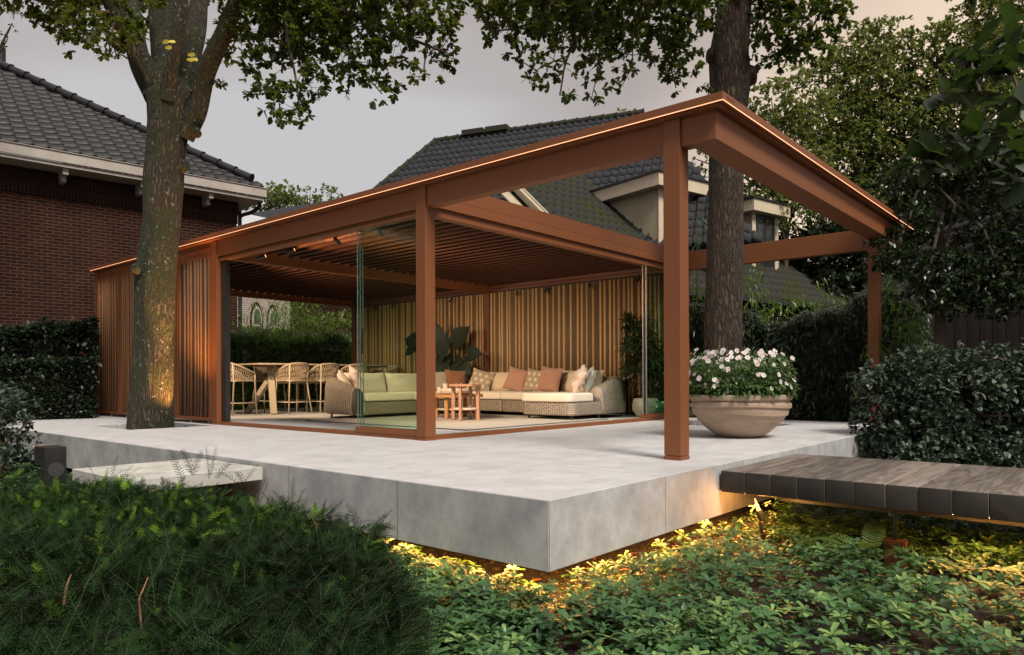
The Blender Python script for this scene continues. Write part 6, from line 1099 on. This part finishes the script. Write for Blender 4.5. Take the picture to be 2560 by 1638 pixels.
# ================================================================ yew hedge in the foreground
def yew():
    t = empty('yew_hedge', (-1.8, 1.2, -0.6), 'dark green yew hedge with brighter shoot tips filling the lower left foreground', 'hedge'); O_ = np.array(t.location)
    poly = np.array([(-1.12, -0.02), (-1.14, 1.6), (-1.45, 2.7), (-1.75, 4.0), (-3.4, 5.2), (-4.2, 2.0), (-3.6, -0.2), (-2.75, -1.35), (-2.1, -1.25), (-1.62, -0.72)])
    def inside(P):
        c = np.zeros(len(P), bool); n = len(poly)
        for i in range(n):
            (x1, y1), (x2, y2) = poly[i], poly[(i + 1) % n]
            k = ((y1 > P[:, 1]) != (y2 > P[:, 1])) & (P[:, 0] < (x2 - x1) * (P[:, 1] - y1) / (y2 - y1) + x1); c ^= k
        return c
    def edge_d(P):
        d = np.full(len(P), 9.0); n = len(poly)
        for i in range(n):
            a, b = poly[i], poly[(i + 1) % n]; ab = b - a; s = np.clip(((P - a) @ ab) / (ab @ ab), 0, 1); d = np.minimum(d, np.linalg.norm(P - (a + s[:, None] * ab), axis=1))
        return d
    def top(P):
        d = edge_d(P); far = np.clip((P[:, 1] - 2.0) / 2.5, 0, 1)
        return 0.065 - 0.16 * np.exp(-(d / 0.13) ** 1.3) + 0.045 * np.sin(P[:, 0] * 5.1 + 1) * np.sin(P[:, 1] * 3.7) + 0.045 * np.sin(P[:, 0] * 17 + 2 * np.sin(P[:, 1] * 9)) * np.sin(P[:, 1] * 19 + 1.5 * np.sin(P[:, 0] * 11)) - 0.42 * far - 0.10 * np.clip(1 - d * 3, 0, 1) * (P[:, 1] > 1.2)
    # sprays on the top
    n = 5200; P = np.stack([RNG.uniform(-4.2, -1.1, n * 2), RNG.uniform(-1.4, 5.2, n * 2)], 1)
    cd = np.linalg.norm(P - CAM[:2], axis=1); keep = inside(P) & (RNG.random(len(P)) < np.clip(3.4 / cd ** 0.9, 0.5, 1)); P = P[keep]; lat = (P - CAM[:2]) @ CR[:2]; dp = (P - CAM[:2]) @ CF[:2]; P = P[(dp > 0.35) & (np.abs(lat) < dp * 0.85 + 0.3)]
    # extra sprays at the near visible part
    P2_ = np.stack([RNG.uniform(-3.2, -1.1, 18000), RNG.uniform(-1.4, 2.6, 18000)], 1); P2_ = P2_[inside(P2_)]; lat = (P2_ - CAM[:2]) @ CR[:2]; dp = (P2_ - CAM[:2]) @ CF[:2]; P2_ = P2_[(dp > 0.6) & (lat > -dp * 0.78)]; P = np.concatenate([P, P2_[:8500]])
    zt_ = top(P) - np.abs(RNG.normal(size=len(P))) * 0.05; S = np.column_stack([P, zt_])
    Dr = np.column_stack([RNG.normal(size=(len(P), 2)) * 0.75, np.abs(RNG.normal(size=len(P))) * 0.4 + 0.32])
    # sprays on the sides
    m = 5200; i = RNG.integers(0, len(poly), m); w_ = RNG.random(m); A = poly[i]; B_ = poly[(i + 1) % len(poly)]; q = A + (B_ - A) * w_[:, None]; nn = np.stack([(B_ - A)[:, 1], -(B_ - A)[:, 0]], 1); nn /= np.linalg.norm(nn, axis=1)[:, None]
    cen = poly.mean(0); sg = np.sign(((q - cen) * nn).sum(1)); nn *= sg[:, None]; zq = -0.55 + 0.60 * RNG.random(m); bulg = 0.05 * np.sin(zq * 9 + q[:, 1] * 5)
    Q = np.column_stack([q - nn * (0.07 - bulg)[:, None], zq]); Dq = np.column_stack([nn * 0.8 + RNG.normal(size=(m, 2)) * 0.4, RNG.uniform(0.0, 0.8, m)])
    lat = (Q[:, :2] - CAM[:2]) @ CR[:2]; dp = (Q[:, :2] - CAM[:2]) @ CF[:2]; k = (dp > 0.5) & (np.abs(lat) < dp * 0.9); Q, Dq = Q[k], Dq[k]
    S = np.concatenate([S, Q]); Dr = np.concatenate([Dr, Dq]); Dr /= np.linalg.norm(Dr, axis=1)[:, None]; N0 = len(S)
    # long upright shoots
    E_ = [D(*p) for p in ((245, 1560, 1.75), (405, 1500, 1.8), (360, 1470, 1.95), (430, 1420, 2.2), (505, 1440, 2.2), (620, 1330, 2.6), (700, 1340, 2.6), (850, 1530, 2.1), (895, 1560, 2.05), (180, 1500, 1.7), (560, 1290, 2.9), (275, 1230, 3.3), (250, 1235, 3.3), (480, 1190, 3.1), (520, 1190, 3.1), (610, 1240, 3.2), (740, 1280, 3.0), (930, 1340, 2.8), (990, 1440, 2.4), (320, 1400, 2.2))]
    EL = []; ED = []
    for e_ in E_:
        for k_ in range(3): EL.append(e_ + RNG.normal(size=3) * 0.02); ED.append(np.array([RNG.normal() * 0.5, RNG.normal() * 0.5, 1.0]))
    S = np.concatenate([S, EL]); ED = np.array(ED); ED /= np.linalg.norm(ED, axis=1)[:, None]; Dr = np.concatenate([Dr, ED]); N = len(S); ln = np.concatenate([RNG.uniform(0.06, 0.13, N0), RNG.uniform(0.13, 0.24, N - N0)])
    # bend every spray: stem points
    K = 26; s = (np.arange(K) + 0.5) / K; side = np.cross(Dr, np.array([0, 0, 1.0])); side /= (np.linalg.norm(side, axis=1)[:, None] + 1e-6); upn = np.cross(side, Dr); roll_ = RNG.uniform(-0.9, 0.9, N)[:, None]; side2 = side * np.cos(roll_) + upn * np.sin(roll_); up2_ = np.cross(side2, Dr)
    drp = RNG.uniform(0.0, 0.35, N)
    stem = S[:, None, :] + Dr[:, None, :] * (s[None, :, None] * ln[:, None, None]) - np.array([0, 0, 1.0]) * (drp * ln)[:, None, None] * (s ** 2)[None, :, None]
    sgn = np.where(np.arange(K) % 2 == 0, 1.0, -1.0); nd = Dr[:, None, :] * 0.62 + side2[:, None, :] * (sgn[None, :, None] * 0.85) + up2_[:, None, :] * 0.12 + RNG.normal(size=(N, K, 3)) * 0.12; nd /= np.linalg.norm(nd, axis=2)[:, :, None]
    nl = 0.019 * (1 - 0.55 * s ** 3)[None, :] * RNG.uniform(0.8, 1.25, (N, 1)) * np.ones((1, K)); pos = stem.reshape(-1, 3); rot = frames(nd.reshape(-1, 3), np.repeat(up2_, K, 0)); 
    tv = np.array([(0, 0.055, 0), (0, -0.055, 0), (0.75, -0.06, -0.03), (1, 0, -0.06), (0.75, 0.06, -0.03)]); tv4 = np.array([(0, 0.075, 0), (0, -0.075, 0), (1, -0.05, -0.05), (1, 0.05, -0.05)])
    tipb = RNG.random(N); cl = clumpnoise(S, 6, 4); base = np.clip(0.38 + 0.30 * cl + RNG.normal(size=N) * 0.14, 0, 0.76); cdist = (S - CAM) @ CF; bright = (tipb < np.where(cdist > 2.6, 0.13, 0.012) + 0.02 * (cl > 0.3)) & (S[:, 2] > -0.05)
    rn = base[:, None] + 0.0 * s[None, :]; rn = np.where(bright[:, None], np.clip(0.80 + 0.20 * s[None, :] ** 0.7, 0, 1), rn + 0.10 * s[None, :]); rn[N0:] = 0.66 + 0.12 * s[None, :]
    V, F, a = scatter(tv4, np.array([(0, 1, 2, 3)]), pos, rot, nl.reshape(-1), np.clip(rn, 0, 1).reshape(-1)); fast_mesh('needles', V - O_, F, LM['yew'], t, a)
    # stems as thin 3 sided strips
    pick = np.arange(N); a3 = np.array([side2[pick], up2_[pick], -(side2 + up2_)[pick] * 0.7]); ks = [0, 12, 25]; rings = []
    for k_ in ks:
        w2 = (0.0011 if k_ == 0 else 0.0008 if k_ == 12 else 0.0005); rings.append(stem[pick, k_][:, None, :] + np.transpose(a3, (1, 0, 2)) * w2)
    VV = np.stack(rings, 1).reshape(-1, 3); f0 = np.array([(r * 3 + i_, r * 3 + (i_ + 1) % 3, (r + 1) * 3 + (i_ + 1) % 3, (r + 1) * 3 + i_) for r in range(2) for i_ in range(3)]); FF = (f0[None] + (np.arange(len(pick)) * 9)[:, None, None]).reshape(-1, 4)
    fast_mesh('shoots', VV - O_, FF, M['yew_stem'], t)
    # brown twigs and cut stems
    for (px, py, dep, h) in ((355, 1490, 1.8, 0.10), (160, 1460, 1.75, 0.05), (850, 1530, 2.1, 0.07), (790, 1310, 2.7, 0.05), (690, 1370, 2.5, 0.04), (985, 1420, 2.5, 0.07)):
        p = D(px, py, dep); MB().tube([p + np.array([0, 0, -h]) - O_, p + RNG.normal(size=3) * 0.006 - O_, p + np.array([RNG.normal() * 0.015, RNG.normal() * 0.015, h * 0.4]) - O_], [0.0032, 0.0026, 0.0012], 7).build('cut_stem', M['yew_wood'], t)
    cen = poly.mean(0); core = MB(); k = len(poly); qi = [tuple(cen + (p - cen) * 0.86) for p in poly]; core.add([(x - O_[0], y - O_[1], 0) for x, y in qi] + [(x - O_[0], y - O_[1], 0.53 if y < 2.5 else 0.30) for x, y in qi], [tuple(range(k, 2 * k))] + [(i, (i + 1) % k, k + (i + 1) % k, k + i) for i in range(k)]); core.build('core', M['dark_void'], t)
yew()
# ================================================================ ground cover of leafy rosettes
def rosettes(name, P, zg, hmin, hmax, leafL, nleaf, mat, label, seed=0, tm=None):
    n = len(P); h = RNG.uniform(hmin, hmax, n); tips = np.column_stack([P, zg + h]); tl = rdir(n) * 0.28; axis = tl + np.array([0, 0, 1.0]); axis /= np.linalg.norm(axis, axis=1)[:, None]
    u = np.cross(axis, np.array([1.0, 0, 0])); u /= np.linalg.norm(u, axis=1)[:, None]; v = np.cross(axis, u); al = []; po = []; ups = []; sc = []; rn = []
    szr = RNG.uniform(0.65, 1.2, n)
    base = np.clip(0.45 + 0.22 * clumpnoise(tips, 3, seed) + RNG.normal(size=n) * 0.22, 0, 1); ph_ = RNG.uniform(0, 6.28, n)
    for k in range(nleaf):
        a = ph_ + 2 * np.pi * k / nleaf * 1.0 + RNG.normal(size=n) * 0.15 + (0.3 if k % 2 else 0); el = (0.15 if k % 2 else 0.55) + RNG.normal(size=n) * 0.15
        d = (u * np.cos(a)[:, None] + v * np.sin(a)[:, None]) * np.cos(el)[:, None] + axis * np.sin(el)[:, None]; al.append(d); po.append(tips - axis * (0.006 if k % 2 else 0.0)); ups.append(axis); sc.append(leafL * (1.0 if k % 2 else 0.8) * RNG.uniform(0.8, 1.2, n) * szr); rn.append(np.clip(base + RNG.normal(size=n) * 0.08 + (0.12 if not k % 2 else 0), 0, 1))
    V, F, a = scatter(tm[0], tm[1], np.concatenate(po), frames(np.concatenate(al), np.concatenate(ups)), np.concatenate(sc), np.concatenate(rn)); o = fast_mesh(name, V, F, LM[mat], None, a, smooth=False); tag(o, label, 'ground cover', kind='stuff'); return o, tips
PACHY = leafq(0.46, 0.28, 0.28, 0.72)
n = 27000; P = np.stack([RNG.uniform(-2.6, 9.5, n), RNG.uniform(-9, 0.25, n)], 1); P = np.concatenate([P, np.stack([RNG.uniform(-2.4, 0.2, 4200), RNG.uniform(-1.2, 1.4, 4200)], 1)])
dp = (P - CAM[:2]) @ CF[:2]; lat = (P - CAM[:2]) @ CR[:2]; den = clumpnoise(np.column_stack([P, np.zeros(len(P))]), 2.4, 8)
keep = (dp > 2.0) & (dp < 10) & (lat < dp * 0.80) & (lat > -dp * 0.35) & (RNG.random(len(P)) < 0.86) & (den > -0.62)
keep &= ~((P[:, 0] > 0.10) & (P[:, 1] > 0.06)); dcorner = np.hypot(P[:, 0], P[:, 1]); keep &= ~((dcorner < 0.22) & (RNG.random(len(P)) < 0.7)); keep &= ~((np.abs(P[:, 0] + 0.35) < 0.12) & (np.abs(P[:, 1] + 0.45) < 0.25) & (RNG.random(len(P)) < 0.8))
keep &= ~((P[:, 1] > -0.06) & (P[:, 0] > 0) & (RNG.random(len(P)) < 0.3)); keep &= ~((P[:, 0] > -0.08) & (P[:, 1] > 0) & (RNG.random(len(P)) < 0.3))

for ox, oy, orad in ((L0.x, L0.y, 0.13), (L0.x - 0.25, L0.y - 0.2, 0.12), (2.35, -1.18, 0.14), (2.15, -1.25, 0.14)): keep &= np.hypot(P[:, 0] - ox, P[:, 1] - oy) > orad
ctr = P[keep]; _, tips_ = rosettes('ground_cover_plants', ctr, -0.62, 0.04, 0.20, 0.064, 8, 'pachy', 'glossy rosette leaved ground cover carpeting the lower right foreground', 5, PACHY)
n = 900; P = np.stack([RNG.uniform(-1.9, 0.0, n), RNG.uniform(4.1, 9.5, n)], 1); rosettes('ground_cover_plants', P, -0.62, 0.05, 0.22, 0.075, 8, 'pachy', 'leafy ground cover around the bollard lamp beside the left terrace edge', 6, PACHY)
# pebbles and dead leaves on the soil around the corner
mbp_ = MB(); ico = [(0, 0, 1), (0.89, 0, 0.45), (0.28, 0.85, 0.45), (-0.72, 0.53, 0.45), (-0.72, -0.53, 0.45), (0.28, -0.85, 0.45), (0.72, 0.53, -0.45), (-0.28, 0.85, -0.45), (-0.89, 0, -0.45), (-0.28, -0.85, -0.45), (0.72, -0.53, -0.45), (0, 0, -1)]; icf = [(0, 1, 2), (0, 2, 3), (0, 3, 4), (0, 4, 5), (0, 5, 1), (1, 6, 2), (2, 7, 3), (3, 8, 4), (4, 9, 5), (5, 10, 1), (6, 7, 2), (7, 8, 3), (8, 9, 4), (9, 10, 5), (10, 6, 1), (11, 7, 6), (11, 8, 7), (11, 9, 8), (11, 10, 9), (11, 6, 10)]
n = 2600; Q = np.stack([RNG.uniform(-1.0, 2.4, n), RNG.uniform(-1.6, 1.6, n), np.full(n, -0.615)], 1); sz = RNG.uniform(0.003, 0.011, n) * np.where(RNG.random(n) < 0.05, 2.2, 1)
V, F, a = scatter(np.array(ico) * np.array([1, 0.8, 0.55]), np.array(icf), Q, frames(rdir(n) * np.array([1, 1, 0.1]), rdir(n) * 0.2 + np.array([0, 0, 1])), sz); o = fast_mesh('gravel', V, F, M['stone'], None, None, True); tag(o, 'scattered pebbles and wood chips on the dark soil under the terrace corner', 'gravel', kind='stuff')
n = 260; Q = np.stack([RNG.uniform(-1.2, 3.2, n), RNG.uniform(-2.6, 1.0, n), np.full(n, -0.605)], 1); V, F, a = scatter(OAK[0], OAK[1], Q, frames(rdir(n) * np.array([1, 1, 0.15]), rdir(n) * 0.35 + np.array([0, 0, 1])), RNG.uniform(0.04, 0.08, n)); o = fast_mesh('fallen_leaves', V, F, leafmat('dead_leaf', [(0, (0.16, 0.06, 0.025)), (1, (0.26, 0.12, 0.05))], 0.7, 0.1, (0.3, 0.15, 0.05)), None, a); tag(o, 'brown fallen oak leaves lying on the soil', 'fallen leaves', kind='stuff')
# ================================================================ ferns
def fern(x, y, h, nf, lab, seed, z0=-0.6):
    rg = np.random.default_rng(seed); t = empty('fern', (x, y, z0), lab, 'fern', 'ferns in the ground cover'); pos = []; dr = []; up_n = []; sc = []; st = MB()
    for f_ in range(nf):
        a = 2 * math.pi * f_ / nf + rg.uniform(-.4, .4); L_f = h * rg.uniform(0.8, 1.15); lean = rg.uniform(0.35, 0.85); s = np.linspace(0, 1, 22); d = np.array([math.cos(a), math.sin(a), 0])
        C_ = np.outer(s * L_f * math.sin(lean), d) + np.outer(s * L_f * math.cos(lean) - 0.35 * L_f * s ** 2.4, [0, 0, 1]); C_ = C_ + np.outer(0.25 * L_f * s ** 2, d); st.tube(C_, np.linspace(0.0025, 0.0008, 22), 4, False); tg = np.gradient(C_, axis=0); tg /= np.linalg.norm(tg, axis=1)[:, None]; sd_ = np.cross(d, [0, 0, 1.0]); 
        for i in range(4, 22):
            wl_ = 0.19 * L_f * math.sin(min(1, (i - 3) / 19 * 1.0) * math.pi) ** 0.7 * (1 - 0.25 * i / 22)
            for sg in (-1, 1): pos.append(C_[i]); dr.append(sd_ * sg + tg[i] * 0.35); up_n.append(np.cross(tg[i], sd_)); sc.append(wl_)
    V, F, a_ = scatter(leafq(0.13, 0.1, 0.2, 0.4)[0], leafq(0.13, 0.1, 0.2, 0.4)[1], np.array(pos), frames(np.array(dr), np.array(up_n)), np.array(sc)); fast_mesh('fronds', V, F, LM['fern'], t, a_); st.build('stalks', M['yew_stem'], t, fix=False)
q = D(2170, 1430, 4.75); fern(q[0], q[1], 0.42, 7, 'yellow green fern beside the rusty boardwalk support', 1); q = D(2040, 1420, 4.9); fern(q[0], q[1], 0.32, 6, 'small fern left of the rusty boardwalk support', 2)
q = D(1700, 1640, 3.2); fern(q[0], q[1], 0.34, 7, 'fern at the bottom edge, middle right', 3); q = D(1770, 1650, 3.1); fern(q[0], q[1], 0.26, 5, 'small fern at the bottom edge beside the larger one', 4)
# ================================================================ anemones in the bowl
t = empty('anemone_plant', tuple(pc + Vector((0, 0, 0.41))), 'bushy anemone with white flowers filling the stone bowl planter', 'flowering plant'); O_ = np.array(t.location)
n = 5200; th = RNG.uniform(0, 6.28, n); rr = np.sqrt(RNG.random(n)) * 0.56; hh = RNG.random(n) ** 0.8; H_ = 0.50 + 0.06 * np.sin(th * 3 + 1) - 0.10 * (rr / 0.56) ** 3; rad = rr * (0.92 + 0.14 * hh); P = np.column_stack([rad * np.cos(th), rad * np.sin(th), 0.03 + hh * H_])
low = RNG.random(n) < 0.3; P[low, 2] = RNG.uniform(0.08, 0.2, low.sum()); P[low, :2] *= (0.56 / np.maximum(rad[low], 0.2))[:, None] * RNG.uniform(0.8, 1.02, low.sum())[:, None]
Dv = P * np.array([1, 1, 0.2]) / 0.5 + rdir(n) * 0.8; LV = leafq(0.42, 0.2, 0.3, 0.5); V, F, a = scatter(LV[0], LV[1], P, frames(Dv, rdir(n) * 0.5 + np.array([0, 0, 1.0])), np.where(low, 0.075, 0.05) * RNG.uniform(0.7, 1.3, n), np.clip(RNG.normal(0.45, 0.2, n) + 0.3 * (P[:, 2] > 0.35), 0, 1)); fast_mesh('leaves', V, F, LM['anem'], t, a)
nf = 150; th = RNG.uniform(0, 6.28, nf); rr = np.sqrt(RNG.random(nf)) * 0.58; up_ = RNG.random(nf) < 0.62; zf = np.where(up_, 0.50 + RNG.normal(size=nf) * 0.045, RNG.uniform(0.10, 0.46, nf)); rr = np.where(up_, rr, 0.57 + RNG.uniform(-0.03, 0.05, nf)); Fp = np.column_stack([rr * np.cos(th), rr * np.sin(th), zf]); fd = Fp * np.array([1, 1, 0]) / 0.5 * 0.8 + rdir(nf) * 0.5 + np.array([0, 0, 0.5]) - CF * 0.5; fd /= np.linalg.norm(fd, axis=1)[:, None]
pp = []; dd_ = []; uu = []; ss = []; u = np.cross(fd, rdir(nf)); u /= np.linalg.norm(u, axis=1)[:, None]; v_ = np.cross(fd, u)
for k in range(6): a_ = 2 * np.pi * k / 6; dd_.append((u * math.cos(a_) + v_ * math.sin(a_)) + fd * 0.25); pp.append(Fp); uu.append(fd); ss.append(RNG.uniform(0.024, 0.034, nf))
PT = leafq(0.8, 0.1, 0.1, 0.75); V, F, a = scatter(PT[0], PT[1], np.concatenate(pp), frames(np.concatenate(dd_), np.concatenate(uu)), np.concatenate(ss)); fast_mesh('flowers', V, F, LM['petal'], t, a)
ce = MB(); st = MB()
for i in range(nf): ce.tube([Fp[i] - fd[i] * 0.002, Fp[i] + fd[i] * 0.006], [0.006, 0.004], 7); b0 = Fp[i] * np.array([0.55, 0.55, 0]); st.tube([b0, (b0 + Fp[i]) / 2 + np.array([0, 0, 0.04]), Fp[i]], 0.0016, 4, False)
ce.build('flower_centres', pmat('pollen', (0.5, 0.2, 0.03), (0.6, 0.3, 0.05), 0.8, 20, bstr=0), t); st.build('stems', M['yew_stem'], t, fix=False)
# ================================================================ indoor plants
q = Pix(1085, 900, 7.75); ep = empty('elephant_ear_plant', (7.85, 9.15, 0), 'tall dark elephant ear plant with huge leaves against the slatted wall behind the sofa', 'potted plant')
def heart():
    v = []; f = []; m = 9
    for i in range(m + 1):
        x = i / m; w_ = 0.42 * math.sin(min(1, x * 1.02 + 0.16) * math.pi) ** 0.8 * (1.15 - 0.35 * x) if i < m else 0.0; back = -0.22 if i == 0 else 0
        v += [(x + (back if i == 0 else 0), w_ + (0.02 if i == 0 else 0), 0.10 * w_ - 0.25 * x * x), (x, 0, -0.25 * x * x - 0.02), (x + (back if i == 0 else 0), -w_ - (0.02 if i == 0 else 0), 0.10 * w_ - 0.25 * x * x)]
    for i in range(m): a = 3 * i; f += [(a, a + 1, a + 4, a + 3), (a + 1, a + 2, a + 5, a + 4)]
    return np.array(v), np.array(f)
HT = heart(); tg_ = [((1100, 870), (-0.1, -0.5, 1.0), 0.75), ((1145, 845), (0.1, -0.9, 1.0), 0.72), ((1040, 850), (-0.3, 0.8, 0.2), 0.70), ((1030, 870), (-0.4, 0.9, -0.5), 0.60), ((1180, 885), (0.0, -1.0, 0.1), 0.55), ((1105, 905), (-0.6, -0.2, -0.7), 0.60), ((1060, 910), (-0.5, 0.7, -0.4), 0.5), ((1140, 910), (-0.4, -0.7, -0.5), 0.55), ((1085, 830), (-0.2, 0.2, 1.0), 0.6), ((1160, 925), (-0.2, -0.9, -0.4), 0.5)]
pp = np.array([Pix(px, py, 7.65 + 0.05 * (i % 4)) for i, ((px, py), d, L) in enumerate(tg_)]) - np.array(ep.location); dd_ = np.array([d for _, d, L in tg_], float); V, F, a = scatter(HT[0], HT[1], pp - dd_ / np.linalg.norm(dd_, axis=1)[:, None] * 0.15, frames(dd_, np.tile([-1.0, -0.25, 0.5], (len(tg_), 1)) + rdir(len(tg_)) * 0.2), np.array([L for *_, L in tg_]) * 0.8); fast_mesh('leaves', V, F, LM['indoor'], ep, a, True)
st = MB()
for p in pp: st.tube(catmull([(0.0, 0, 0.42), (p[0] * 0.3, p[1] * 0.4, 0.4 + (p[2] - 0.4) * 0.6), tuple(p)], 6), np.linspace(0.016, 0.008, 13), 7, False)
st.build('stalks', M['yew_stem'], ep, smooth=True, fix=False); MB().lathe([(0.0, 0.0), (0.16, 0.0), (0.22, 0.1), (0.24, 0.25), (0.21, 0.4), (0.19, 0.4), (0.19, 0.36), (0.0, 0.36)], (0, 0, 0), 36, False).build('pot', M['ceramic_grey'], ep, smooth=None)
def bigpot(nm, x, y, r, mt, lab):
    o = MB().lathe([(0.0, 0.0), (r * 0.45, 0.0), (r * 0.72, r * 0.18), (r * 0.95, r * 0.55), (r, r * 0.9), (r * 0.93, r * 1.25), (r * 0.84, r * 1.42), (r * 0.78, r * 1.42), (r * 0.8, r * 1.3), (0.0, r * 1.28)], (0, 0, 0), 48, False).build(nm, M[mt], None, smooth=None); o.location = (x, y, 0.0); return o
dc = empty('drooping_plant', (7.88, 3.98, 0.0), 'potted plant with drooping dark green fronds beside the right glass panels', 'potted plant')
o = bigpot('pot', 0, 0, 0.235, 'ceramic_grey', ''); o.parent = dc
MB().tube([(0, 0, 0.28), (0.01, 0.0, 0.9), (0.0, 0.02, 1.35)], [0.03, 0.025, 0.018], 10).build('stem', M['twig'], dc, smooth=True)
n = 80; s0_ = np.column_stack([np.zeros(n), np.zeros(n), RNG.uniform(0.75, 1.4, n)]); d0 = np.column_stack([RNG.normal(size=(n, 2)), RNG.uniform(0.0, 0.8, n)]); d0 /= np.linalg.norm(d0, axis=1)[:, None]; LQ = []
m = 6; tvd = []; 
for i in range(m + 1):
    x = i / m; w_ = 0.075 * math.sin((0.12 + 0.88 * x) * math.pi) ** 0.7 + 0.004; z_ = 0.25 * x - 0.75 * x * x; tvd += [(x, w_, z_ + 0.02), (x, 0, z_), (x, -w_, z_ + 0.02)]
fd_ = [];
for i in range(m): a = 3 * i; fd_ += [(a, a + 1, a + 4, a + 3), (a + 1, a + 2, a + 5, a + 4)]
V, F, a = scatter(np.array(tvd), np.array(fd_), s0_, frames(d0 * np.array([1, 1, 0.4]), np.tile([0, 0, 1.0], (n, 1))), RNG.uniform(0.32, 0.55, n)); fast_mesh('fronds', V, F, LM['indoor2'], dc, a, True)
o = bigpot('glazed_pot', 8.02, 3.78, 0.20, 'ceramic_green', ''); tag(o, 'green glazed pot seen through the right glass panels', 'pot')
